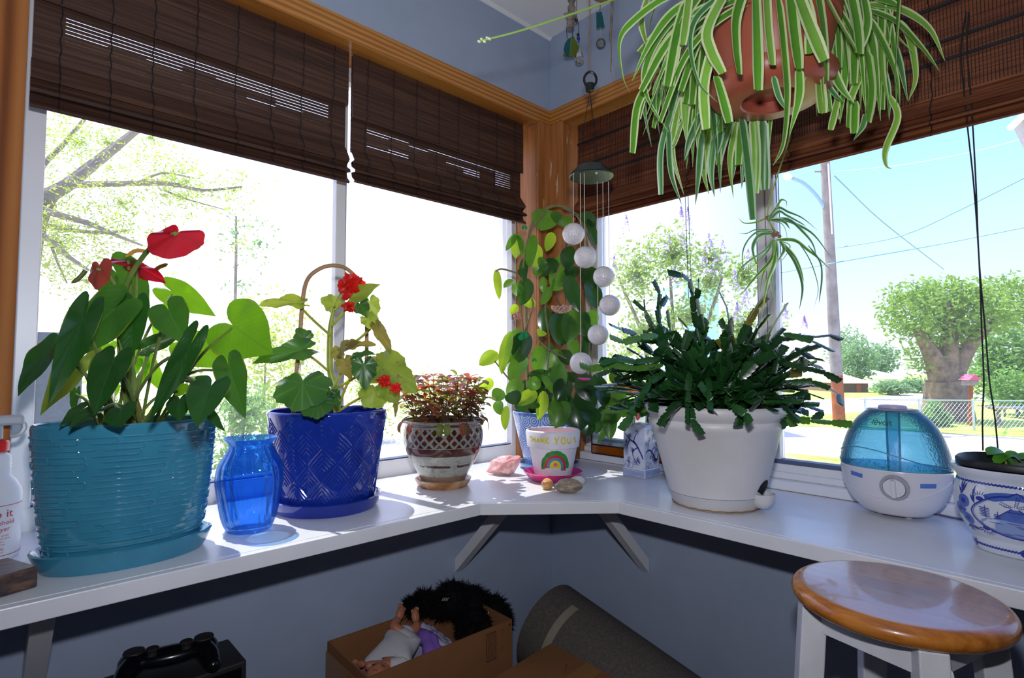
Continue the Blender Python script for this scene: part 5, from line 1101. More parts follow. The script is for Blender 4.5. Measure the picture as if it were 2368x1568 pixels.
for pts, mt in (([(600, 640), (590, 740), (590, 830), (588, 930)], 0), ([(705, 660), (712, 740), (718, 850)], 1), ([(1080, 760), (1150, 850), (1215, 920)], 0), ([(1140, 700), (1290, 690), (1390, 730), (1450, 770), (1455, 820)], 1), ([(1100, 580), (1230, 610), (1360, 640), (1450, 690)], 0), ([(1190, 430), (1300, 440), (1400, 430), (1460, 455)], 0),
                ([(1200, 500), (1290, 560), (1350, 570)], 0), ([(1130, 420), (1290, 460), (1410, 520)], 1), ([(660, 480), (640, 390), (625, 300), (620, 210), (600, 120), (560, 90), (480, 75)], 0), ([(680, 420), (660, 320), (640, 220), (650, 170), (650, 120)], 0), ([(450, 600), (300, 620), (170, 600), (40, 620), (-20, 600)], 2), ([(430, 560), (300, 580), (190, 560), (100, 590)], 1), ([(460, 640), (380, 690), (320, 790), (300, 830)], 1),
                ([(300, 420), (220, 400), (150, 370)], 0), ([(420, 430), (330, 440), (230, 470), (150, 440)], 2), ([(500, 240), (470, 210), (440, 260)], 0)):
    chain([CX(x, y, 1.12 - .13 * i / len(pts)) for i, (x, y) in enumerate(pts)], mt)
for x, y, z0, rr in ((-.012, 0, .06, .011), (.018, -.02, .085, .015), (.0, -.03, .04, .008)): MB().tube(bez([rt(x, y, -.01), rt(x * 1.1, y, z0 * .5), rt(x * 1.4 + .004, y, z0)], 5), [rr] * 6 + [rr * .8] * 5, 9).build('corky_trunk', m_cst, cs)
MB().tube(bez([rt(.03, -.04, .0), rt(.08, -.02, .05), rt(.14, 0, .09)], 5), .006, 8).build('corky_trunk', m_cst, cs); MB().tube(bez([rt(.02, -.06, .0), rt(.06, -.08, .01), rt(.10, -.07, .02)], 5), .006, 8).build('corky_trunk', m_cst, cs)
# the one bud
c_ = D(1350, 877, 1.13); b = MB(); b.tube([c_ + RGT * -.012 + UPV * .002, c_, c_ + RGT * .008, c_ + RGT * .014], [.001, .003, .0028, .0012], 7); b.build('flower_bud', plain('magenta_bud', '#c2388f', .4), cs)
# ---- 10. humidifier
UC = (.000, -.950, 0)
hu = thing('humidifier', 'egg-shaped humidifier with a clear blue tank and white base with a dial', 'humidifier', (UC[0], UC[1], SZ))
m_hb = plain('glossy_white_plastic', '#e2e0e6', .22, .5, coat=.3); m_tank = tint_glass('blue_tank', (.50, .84, .97), .06, 1, .52, '#58c0ea', bump=.55, bs=260); m_dk = plain('slate_blue_plastic', '#8e97b8', .3, .5, coat=.2)
# section: half-width (along the pane) by height; depth is .68 of it
hp_ = sm([(.040, .806), (.056, .810), (.078, .832), (.090, .862), (.0955, .892), (.0955, .8985)], 5)
FL = .76
b = MB(); b.lathe([(.0005, .806)] + hp_ + [(.092, .8987), (.0005, .8985)], 72, UC, FL, 1); b.build('base', m_hb, hu)
tk = sm([(.094, .8995), (.0955, .901), (.0950, .915), (.0895, .940), (.0785, .970), (.063, .994), (.047, 1.0095)], 5)
b = MB(); b.lathe([(.0005, .8995)] + tk + [(.0005, 1.0098)], 72, UC, FL, 1); o_t = b.build('water_tank', m_tank, hu)
b = MB(); b.lathe([(.0005, 1.0102), (.041, 1.0102), (.046, 1.0115), (.043, 1.0145), (.0005, 1.0148)], 48, UC, FL, 1); b.build('lid', m_dk, hu)
b = MB(); b.lathe([(.0005, 1.0150), (.025, 1.0150), (.025, 1.0195), (.022, 1.0215), (.014, 1.0218), (.013, 1.018), (.0005, 1.018)], 32, UC, FL, 1); b.build('mist_nozzle', plain('pale_lilac_plastic', '#c9c2d8', .35), hu)
b = MB(); b.lathe([(.012, .900), (.013, 1.008)], 24, UC); b.build('mist_tube', tint_glass('tube_tint', (.6, .85, .95), .1, 1, .25, '#7fcdee'), hu)
hs = Surf(hp_, UC, FL, 1); ht_ = Surf(tk, UC, FL, 1); fa = PI
def face_h(S_, s, z, off=.0006): return S_(fa + s / .074, z, off)
for s in (-.052, .052):
    for a in (PI * .8, -PI * .8) if s > 0 else ():
        pass
for a in (PI - .75, PI + .75, .75, -.75):
    p = hs(a, .812, -.030); MB().lathe([(.0005, SZ + .0004), (.006, SZ + .0004), (.0075, .808), (.009, .818)], 16, (p.x, p.y, 0)).build('foot', m_hb, hu)
# raised wave lines
b = MB(); b.tube([face_h(ht_, q * .01 - .10, .922 + .016 * math.cos((q * .01 - .06) / .045), .0002) for q in range(21)], .0011, 6); b.build('tank_wave', plain('tank_line', '#4a9fc4', .2), hu)
b = MB(); b.tube([face_h(hs, q * .01 - .105, .862 - .018 * math.sin((q - 1) * .17) + (.012 if q > 15 else 0) * (q - 15) / 5, .0002) for q in range(22)], .0011, 6); b.build('base_wave', m_hb, hu)
# dial
dc = face_h(hs, .012, .868, 0); dn = V((-1, 0, -.22)).normalized(); du = V((0, -1, 0)); dv = dn.cross(du) * -1
if dv.z < 0: dv = -dv
def ring(b, r0, r1, h0, h1, n=40):
    vs = []
    for rr, hh in ((r0, h0), (r0, h1), (r1, h1), (r1, h0)): vs += [dc + dn * hh + du * (rr * math.cos(2 * PI * q / n)) + dv * (rr * math.sin(2 * PI * q / n)) for q in range(n)]
    b.add(vs, [(i * n + q, ((i + 1) % 4) * n + q, ((i + 1) % 4) * n + (q + 1) % n, i * n + (q + 1) % n) for i in range(4) for q in range(n)]); return b
ring(MB(), .0195, .0245, -.002, .004).build('dial_ring', plain('grey_ring', '#b3b2ba', .3, metal=.3), hu)
b = MB(); n_ = 32; vs = [dc + dn * .006 + du * (.018 * math.cos(2 * PI * q / n_)) + dv * (.018 * math.sin(2 * PI * q / n_)) for q in range(n_)] + [dc + dn * -.001 + du * (.019 * math.cos(2 * PI * q / n_)) + dv * (.019 * math.sin(2 * PI * q / n_)) for q in range(n_)]
b.add(vs, [tuple(range(n_))] + [(q, n_ + q, n_ + (q + 1) % n_, (q + 1) % n_) for q in range(n_)]); o = b.build('dial', m_hb, hu)
b = MB(); vs = [dc + dn * hh + du * a + dv * c for hh in (.005, .014) for a, c in ((-.004, -.0175), (.004, -.0175), (.004, .0175), (-.004, .0175))]; b.add(vs, [(0, 3, 2, 1), (4, 5, 6, 7), (0, 1, 5, 4), (1, 2, 6, 5), (2, 3, 7, 6), (3, 0, 4, 7)]); b.build('dial_grip', m_hb, o, smooth=False, bevel=.002)
b = MB(); paint(b, stroke2([(-.043 - .011, .884), (-.043 + .011, .8815)], [.0085, .0085], 0), lambda s, z: face_h(hs, s + 0, z)); b.build('blue_label', plain('label_blue', '#5a7fd0', .4), hu, smooth=False); b = MB(); paint(b, stroke2([(.056 - .011, .875), (.056 + .013, .876)], [.0085, .0085], 0), lambda s, z: face_h(hs, s, z)); b.build('blue_label', MATS['label_blue'], hu, smooth=False)
vs, fs = textmesh('lĕvoit', .0165); vs = [(-a if False else a, c) for a, c in vs]
b = MB(); b.add([face_h(ht_, a - .008, .984 + c * 1.0, .0012) for a, c in vs], fs); b.build('brand_lettering', plain('dark_print', '#2f3a44', .5), hu, smooth=False)
b = MB(); r = random.Random(2)
for _ in range(150):
    p = face_h(ht_, r.uniform(-.1, .1), .903 + abs(r.gauss(0, .006)), .0003); b.ball(p, r.uniform(.0006, .0016), 6)
tag(b.build('water_droplets', tint_glass('water_bead', (.8, .95, 1), .02, 1), o_t), kind='stuff')
MB().tube(bez([(.055, -1.01, SZ + .003), (.045, -1.045, SZ + .003), (.05, -1.09, SZ + .003), (.06, -1.13, SZ + .003)], 5), .0022, 6).build('power_cord', m_gask, hu)

# ---- 11. Delft planter
DC = (-.105, -1.165, 0); DR = .10
de = thing('delft_planter', 'blue and white windmill-painted oval planter at the right end of the shelf', 'planter', (DC[0], DC[1], SZ))
m_de = plain('delft_white', '#d5dbe4', .14, .5, coat=.4, var='#c8d0dc', vs=9); m_db = plain('delft_blue', '#24379a', .15, .5, coat=.4); m_dm = plain('delft_mid_blue', '#5069b8', .15, .5, coat=.4); m_dl = plain('delft_wash_blue', '#8ea3d2', .15, .5, coat=.4)
DX = .80; KD = .76
dpf = [(a * KD, c) for a, c in sm([(.100, .8004), (.103, .803), (.106, .818), (.107, .824), (.118, .836), (.132, .858), (.137, .885), (.133, .906), (.129, .916), (.137, .926), (.140, .932), (.139, .935)], 4)]
b = MB(); b.lathe([(.0005, .8004)] + dpf + [(a * KD - .001, c) for a, c in ((.134, .934), (.124, .918), (.126, .89), (.11, .85), (.001, .845))], 96, DC, DX, 1, sup=2.5)
b.build('planter_body', m_de, de)
m_blk = plain('black_plastic', '#17181c', .4, .5)
b = MB(); b.lathe([(a * KD, c) for a, c in ((.0005, .852), (.100, .852), (.118, .918), (.122, .934), (.1305, .9365), (.1315, .945), (.1285, .948), (.1265, .945), (.116, .93), (.114, .922), (.0005, .924))], 72, DC, DX, 1, sup=2.5)
b.build('liner_pot', m_blk, de)
MB().lathe([(.1125 * KD, .920), (.109 * KD, .9245), (.0005, .9275)], 32, DC, DX, 1, sup=2.5).build('soil', plain('dark_soil', '#1f1813', .95), de)
class Surf2(Surf):
    def __call__(s, t, z, off=0.0):
        r = s.r(z); ct, st = math.cos(t), math.sin(t); g = (abs(ct) ** 2.5 + abs(st) ** 2.5) ** (-1 / 2.5)
        return s.c + V(((r * g * ct * s.ax) + ct * off, r * g * st * s.ay + st * off, z))
dS = Surf2(dpf, DC, DX, 1)
# paint is laid out in (s, z) about the middle of the broad face that looks into the room
_tab = []; L_ = 0.0; pv = None
for i in range(0, 721):
    t_ = PI + (i - 360) * .005; p = dS(t_, .88)
    if pv is not None: L_ += (p - pv).length
    _tab.append((L_, t_)); pv = p
_mid = [l for l, t_ in _tab if abs(t_ - PI) < .002][0]
def onD(s, z, off=.0005): return dS(interp(_tab, s - .016 + _mid), z, off)
F1 = lambda s, z: onD(s, z, .0005); F2 = lambda s, z: onD(s, z, .0009); F3 = lambda s, z: onD(s, z, .0012)
W1, W2, W3 = MB(), MB(), MB()       # dark, mid and wash blue
cz0 = .866
def cart(a): return 1 + .10 * abs(math.cos(2 * a)) - .06 * abs(math.sin(2 * a)) * 0
lake = [(-.050 + .1 * i / 16, cz0 - .004 - (.0005 * i)) for i in range(17)]
vs, fs = blob2(0, cz0 - .0165, .052, .0165, 26); vs = [(a, min(c, cz0 - .005)) for a, c in vs]; paint(W3, (vs, fs), F1)
vs, fs = blob2(0, cz0 + .028, .040, .010, 22); vs = [(a, max(c, cz0 + .022 + .006 * math.cos(a * 60))) for a, c in vs]; paint(W2, (vs, fs), F1)
oc = [(.060 * math.cos(a) * (1 - .10 * (math.sin(2 * a) ** 2) * (1 if math.sin(a) > 0 else 0)), cz0 + (.0385 if abs(a - PI / 2) < .12 else .033) * math.sin(a)) for a in [q * 2 * PI / 40 for q in range(41)]]
paint(W1, stroke2(oc, [.0022, .0022], 2), F2); paint(W2, stroke2([(a * .955, cz0 + (c - cz0) * .94) for a, c in oc], [.0009, .0009], 2), F2)
# mill, its four ladder sails, trees, ripples, birds
mx_ = -.002
vs = [(mx_ - .026, cz0 - .005), (mx_ - .010, cz0 + .009), (mx_ - .005, cz0 + .0135), (mx_ + .004, cz0 + .0135), (mx_ + .010, cz0 + .009), (mx_ + .026, cz0 - .006), (mx_, cz0 - .006)]; paint(W2, (vs, [(6, 1, 0), (6, 2, 1), (6, 3, 2), (6, 4, 3), (6, 5, 4)]), F2)
paint(W1, stroke2([(mx_ - .027, cz0 - .005), (mx_ - .010, cz0 + .0095), (mx_ - .004, cz0 + .014)], [.0012, .0012], 3), F3); paint(W1, stroke2([(mx_ + .027, cz0 - .006), (mx_ + .010, cz0 + .0095), (mx_ + .004, cz0 + .014)], [.003, .0014], 3), F3); paint(W1, stroke2([(mx_ - .009, cz0 + .009), (mx_ + .009, cz0 + .009)], [.001, .001], 0), F3)
for a in (1.35, 2.75, .45, -.35 + PI * 0):
    if a < 0: continue
    h0 = (mx_, cz0 + .0145); d = (math.cos(a), math.sin(a)); nrm = (-d[1], d[0])
    for w_ in (-.0022, .0022): paint(W1, stroke2([(h0[0] + d[0] * .003 + nrm[0] * w_ * .6, h0[1] + d[1] * .003 + nrm[1] * w_ * .6), (h0[0] + d[0] * .019 + nrm[0] * w_, h0[1] + d[1] * .019 + nrm[1] * w_)], [.0006, .0006], 0), F3)
    for q in range(1, 7): e_ = .003 + q * .0026; paint(W1, stroke2([(h0[0] + d[0] * e_ - nrm[0] * .0022, h0[1] + d[1] * e_ - nrm[1] * .0022), (h0[0] + d[0] * e_ + nrm[0] * .0022, h0[1] + d[1] * e_ + nrm[1] * .0022)], [.0005, .0005], 0), F3)
for cx, n_, ww in ((-.040, 6, .013), (-.024, 3, .008)):
    for q in range(n_): paint(W1, stroke2([(cx - ww * (.5 + .1 * (q % 2)), cz0 - .003 + q * .0026), (cx + ww * .5, cz0 - .0034 + q * .0026)], [.0012, .0016, .0008], 2), F2)
    paint(W1, stroke2([(cx, cz0 - .005), (cx + .0005, cz0 + n_ * .0024)], [.0012, .0008], 0), F2)
r = random.Random(6)
for _ in range(14):
    a, c = r.uniform(-.045, .04), r.uniform(cz0 - .027, cz0 - .007); paint(W1, stroke2([(a, c), (a + .008, c - .0006), (a + r.uniform(.01, .022), c - .0003)], [.0003, .0011, .0003], 2), F3)
for a, c in ((-.012, cz0 + .016), (.036, cz0 + .010)): paint(W1, stroke2([(a - .004, c + .0015), (a, c), (a + .004, c + .002)], [.0004, .0008, .0004], 3), F3)
# flowers and leaf sprays on the rounded ends, sun bursts, rope borders
for sg in (-1, 1):
    fx_ = sg * .073
    for cx, cz_, R_ in ((0, .880, .011), (-.010 * sg * -1, .866, .011), (.009 * sg, .866, .010), (.001, .852, .010)):
        paint(W2, blob2(fx_ + cx, cz_, R_, R_ * .95, 16), F1); paint(W1, blob2(fx_ + cx, cz_, R_ * .4, R_ * .4, 10), F2)
    paint(W1, stroke2([(fx_ + .003 * math.cos(q * .6) * (q / 10), .866 + .003 * math.sin(q * .6) * (q / 10)) for q in range(4, 13)], [.0012, .0008], 2), F3)
    for a0, ln, ox, oz in ((1.1, .020, .002, .892), (1.5, .022, .002, .892), (1.9, .024, .002, .892), (2.4, .018, .002, .890), (.7, .016, .006, .890), (1.4, .024, -.016, .884), (1.75, .022, -.019, .880), (2.2, .018, -.020, .878)):
        a = a0 if sg < 0 else PI - a0; x0 = fx_ - sg * ox * -1
        paint(W1, stroke2([(x0, oz), (x0 + math.cos(a) * ln * .6 * .6, oz + math.sin(a) * ln * .55), (x0 + math.cos(a) * ln * .7, oz + math.sin(a) * ln)], [.0008, .0036, .0010], 3), F1)
    for a0, ln in ((-2.5, .02), (-2.1, .022), (-1.7, .018), (-.9, .016), (-.5, .02)):
        a = a0 if sg < 0 else PI - a0; paint(W1, stroke2([(fx_ + .004 * sg, .842), (fx_ + math.cos(a) * ln * .5, .842 + math.sin(a) * ln * .35), (fx_ + math.cos(a) * ln, .842 + math.sin(a) * ln * .6)], [.0008, .0034, .0008], 3), F1)
    for bz, up in ((.889, 1), (.842, -1)):
        bx_ = sg * .046; paint(W1, blob2(bx_, bz, .0055, .0035, 12), F2)
        for q in range(9):
            a = (PI * (q + .5) / 9) * up; paint(W1, stroke2([(bx_ + .0075 * math.cos(a), bz + .006 * math.sin(a)), (bx_ + .014 * math.cos(a), bz + .012 * math.sin(a))], [.0016, .0006], 0), F1)
for zb in (.9125, .8105):
    for i in range(-38, 39): paint(W1, stroke2([(i * .0054 - .0035, zb - .0012), (i * .0054, zb + .0012), (i * .0054 + .0035, zb - .0005)], [.0016, .0034, .0016], 2), F1)
for i in (-2, 0, 2): paint(W1, blob2(i * .045, .811, .006, .0075, 12, lambda a: 1 - .3 * abs(math.cos(a * 1.5))), F2)
W3.build('wash_paint', m_dl, de, smooth=False); W2.build('flower_paint', m_dm, de, smooth=False); W1.build('line_paint', m_db, de, smooth=False)
m_yl = leafmat('young_green_leaf', '#4f9a2e', '#8fc45a', '#9ad62c', .35, .4, nv=6, vstr=.3)
for x, y, x1, y1, w_ in ((2330, 1055, 2282, 1052, 24), (2325, 1058, 2360, 1068, 26), (2335, 1060, 2300, 1075, 20), (2350, 1062, 2400, 1075, 26), (2320, 1062, 2345, 1085, 16)):
    a, t = D(x, y, .95), D(x1, y1, .94); strip_leaf(MB(), arc(a, t, V((0, 0, .008)), 7), TOCAM * .5 + V((0, 0, 1)), w_ * .95 / FPX * 1.3, .25).build('leaf', m_yl, de)
for x, y, y1 in ((2325, 1058, 1092), (2300, 1068, 1090)): MB().tube([D(x, y, .95), D(x + 3, y1, .95)], .0015, 6).build('stem', m_bst, de)

# ---- 12. stool
TC2 = V((-.447, -1.047, 0)); SR = .121
so2 = thing('wooden_stool', 'round wooden stool with an orange-brown seat and white legs in front of the shelf', 'stool', (TC2.x, TC2.y, 0))
k = newmat('worn_seat'); vec = k.coord('Object', (30, 3.5, 30), (0, 0, .5)); f = k.noise(vec, 2.5, 5, .65); col = k.ramp(f, [(.3, '#8f4f1a'), (.5, '#b06a26'), (.7, '#c07f38')])
g = k.n('TexCoord'); s3 = k.n('SeparateXYZ'); k.l(g.outputs['Normal'], s3.inputs[0]); f2 = k.noise(k.coord('Object'), 9, 4, .6)
k.done(k.pbr(k.mix(k.math('MULTIPLY', k.math('GREATER_THAN', s3.outputs[2], .97), k.math('MULTIPLY', k.ramp(f2, [(.3, .55), (.7, 1.0)]), .75)), col, C('#a8968c')), k.ramp(f2, [(.35, .22), (.65, .34)]), .5, 0, .35, k.bump(f, .05, .001)))
prof_ = [(.0005, .776)] + [(SR - .008, .776)] + [(SR - .008 + .012 * math.sin(q * PI / 8) * 1.0, .788 - .012 * math.cos(q * PI / 8)) for q in range(1, 8)] + [(SR - .006, .8005), (SR - .012, .8015), (.0005, .8005)]
b = MB(); b.lathe(prof_, 96, TC2); b.build('seat', MATS['worn_seat'], so2, ang=60)
m_wl = plain('white_leg_paint', '#dadbdd', .4, .5, var='#cfd0d2', vs=20)
lg = []
for a in (2.10, 2.10 + PI / 2, 2.10 + PI, 2.10 - PI / 2):
    t0 = TC2 + V((math.cos(a) * .100, math.sin(a) * .100, .7752)); t1 = TC2 + V((math.cos(a) * .155, math.sin(a) * .155, .001)); w_ = .0155; u = V((math.cos(a), math.sin(a), 0)); v_ = V((-u.y, u.x, 0))
    b = MB(); vs = [p + u * (w_ * i) + v_ * (w_ * j) for p in (t1, t0) for i, j in ((-1, -1), (1, -1), (1, 1), (-1, 1))]; b.add(vs, [(3, 2, 1, 0), (4, 5, 6, 7), (0, 1, 5, 4), (1, 2, 6, 5), (2, 3, 7, 6), (3, 0, 4, 7)]); b.build('leg', m_wl, so2, smooth=False, bevel=.002); lg.append((t0, t1, u))
b = MB()
for i in range(4):
    p, q = lg[i][0], lg[(i + 1) % 4][0]; d = (q - p).normalized(); nrm = V((d.y, -d.x, 0)); vs = [x + d * e_ + nrm * s_ + V((0, 0, z)) for x, e_ in ((p, .012), (q, -.012)) for s_, z in ((-.006, -.036), (.006, -.036), (.006, -.001), (-.006, -.001))]
    MB().add(vs, [(3, 2, 1, 0), (4, 5, 6, 7), (0, 1, 5, 4), (1, 2, 6, 5), (2, 3, 7, 6), (3, 0, 4, 7)]).build('apron', m_wl, so2, smooth=False)
    p1, q1 = lg[i][0].lerp(lg[i][1], .62), lg[(i + 1) % 4][0].lerp(lg[(i + 1) % 4][1], .62); MB().tube([p1, q1], .008, 10).build('rung', m_wl, so2)
for t0, t1, u in lg[1:2]:
    c_ = t0.lerp(t1, .035) + V((u.y, -u.x, 0)) * -.0155 + u * .004; MB().ball(c_, .006, 12, sc_=(.4, 1, 1.4)).build('screw_plug', m_vinyl, so2)

# ---- 13. spray bottle and wooden block at the left end
SB = V((-1.337, -.048, SZ + .0003)); k_s = .87
sb = thing('spray_bottle', 'white household spray bottle with a red collar at the left end of the shelf', 'bottle', SB)
m_bt = plain('milky_plastic', '#dfe2ea', .35, .5, **{'Subsurface Weight': .3}); m_gt = plain('grey_trigger', '#aab0ba', .35); m_rd = plain('red_plastic', '#d8231f', .35); m_pr = plain('red_print', '#c2253a', .5)
bpf = [(.033, 0), (.0355, .004), (.0355, .098), (.034, .106), (.028, .118), (.0215, .126), (.0205, .130), (.0212, .133), (.0202, .136), (.0212, .139), (.0202, .142), (.0212, .145), (.0202, .148), (.0208, .152), (.019, .160), (.012, .165)]
b = MB(); b.lathe([(.0005, 0)] + bpf + [(.0005, .165)], 48, SB); b.build('bottle_body', m_bt, sb)
b = MB(); b.lathe([(.0005, .1653), (.0165, .1653), (.017, .167), (.017, .180), (.015, .182), (.0005, .182)], 32, SB, rf=lambda t, z, r_: 1 + .02 * math.cos(24 * t)); b.build('collar', m_rd, sb)
b = MB(); b.box(SB + V((0, 0, .196)), (.018, .020, .026)); b.box(SB + V((.004, -.004, .214)), (.060, .022, .016)); b.build('spray_head', m_gt, sb, smooth=False, bevel=.004)
MB().tube(bez([SB + V((.030, -.004, .212)), SB + V((.034, -.006, .202)), SB + V((.029, -.007, .192)), SB + V((.018, -.006, .188))], 5), .0042, 8).build('trigger', m_gt, sb)
bS = Surf(bpf, SB); bv = math.atan2(CAM.y - SB.y, CAM.x - SB.x)
def onB(s, z): p = bS(bv + (s + .008) / .0355, z - 0, .0005); return p
b = MB()
for txt, z, s_ in (('Do it', .066, .0175), ('Household', .055, .0095), ('Sprayer', .045, .0095), ('All-purpose sprayer', .0375, .0036), ('Adjusts to mist, spray', .033, .0036), ('or stream', .0285, .0036), ('Easy to read', .024, .0036), ('16 Oz.', .0165, .0062), ('MADE IN USA', .0125, .0025)):
    vs, fs = textmesh(txt, s_); b.add([onB(a, z + c) for a, c in vs], fs)
for z in (.084, .008): paint(b, stroke2([(-.05 + q * .005, z) for q in range(21)], [.0009, .0009], 0), onB)
b.build('label_print', m_pr, sb, smooth=False)
e0, e1 = P(88, 1358), P(0, 1384); e2 = P(18, 1287, .830); e2.z = SZ
u = (e1 - e0); u.z = 0; u.normalize(); v_ = V((u.y, -u.x, 0))
if v_.y < 0: v_ = -v_
k = newmat('dark_block'); f = k.noise(k.coord('Object', (6, 40, 40)), 3, 5, .7); k.done(k.pbr(k.ramp(f, [(.3, '#2a2226'), (.5, '#4a3a36'), (.68, '#7a543c'), (.8, '#3f4d47')]), .4, .5, 0, .15, k.bump(f, .3, .001)))
b = MB(); q = [e0, e0 + u * .10, e0 + u * .10 + v_ * .082, e0 + v_ * .082]; q.reverse(); b.add([p + V((0, 0, .0004)) for p in q] + [p + V((0, 0, .0285)) for p in q], [(3, 2, 1, 0), (4, 5, 6, 7), (0, 1, 5, 4), (1, 2, 6, 5), (2, 3, 7, 6), (3, 0, 4, 7)])
o = b.build('wooden_block', MATS['dark_block'], None, smooth=False, bevel=.003, merge=True); tag(o, 'flat dark worn wooden block at the near left corner of the shelf', 'block')
# ---------------------------------------------------------------- things that hang
# ---- spider plant in a terracotta-coloured hanging pot
PX = D(1783, 215, .95); PC = V((PX.x, PX.y, 0)); zb = D(1783, 235, .95).z
spl = thing('hanging_spider_plant', 'big striped spider plant in a terracotta-coloured pot hanging from the ceiling', 'plant', V((PC.x, PC.y, zb)))
m_tc = plain('terracotta_plastic', '#964a36', .4, .45, var='#8a4230', vs=8)
# the saucer is part of the pot: a wide ring with a recessed well below
b = MB(); b.lathe([(.0005, zb + .022), (.046, zb + .020), (.0475, zb + .002), (.050, zb), (.082, zb + .0015), (.097, zb + .012), (.103, zb + .032), (.1025, zb + .035), (.096, zb + .034), (.0905, zb + .020), (.0005, zb + .0215)], 72, PC); b.build('drip_saucer', m_tc, spl)
ppf = [(.078, zb + .024), (.082, zb + .028), (.104, zb + .12), (.1085, zb + .1205), (.113, zb + .165), (.111, zb + .168)]
pot(ppf, .004, PC, m_tc, spl, 72, soil=zb + .150)
m_wr_ = plain('hanger_wire', '#2b2a2c', .4, metal=.6)
tipz = CE - .03; ctop = V((PC.x, PC.y, tipz))
for q in range(3):
    a = 2.1 * q + .4; MB().tube([V((PC.x + .111 * math.cos(a), PC.y + .111 * math.sin(a), zb + .1695)), ctop], .0013, 6).build('hanger', m_wr_, spl)
b = MB(); b.tube([ctop + V((0, 0, .0)), ctop + V((.008, 0, .014)), ctop + V((0, 0, .0285))], .002, 6); b.build('ceiling_hook', m_wr_, spl)
m_spd = [leafmat('spider_leaf', '#4f8a2c', '#c9d8a0', '#7fbf2e', .35, .3, kind='stripe', vstr=1.0), leafmat('spider_leaf_pale', '#6fa040', '#d8e0b0', '#9fce48', .35, .35, kind='stripe', vstr=1.0), leafmat('spider_leaf_cool', '#3f7440', '#b5cdb0', '#6fae4a', .35, .3, kind='stripe', vstr=1.0)]
SPW = lambda t: min(1, t * 6 + .55) * (1 if t < .8 else 1 - .25 * (t - .8) / .2)
SPT = lambda t: min(1, t * 6 + .45) * max(.04, (1 - max(0, t - .45) / .55) ** .8)
r = random.Random(91)
def blade(pts, w_, blunt, mt, n, parent=spl, twist=0.0, name='leaf', fold=.35):
    return strip_leaf(MB(), pts, n, w_, fold, 4, SPW if blunt else SPT, twist=twist).build(name, m_spd[mt], parent)
SQ = lambda x, y, d: D(1380 + x / 2.722, y / 2.722, d)
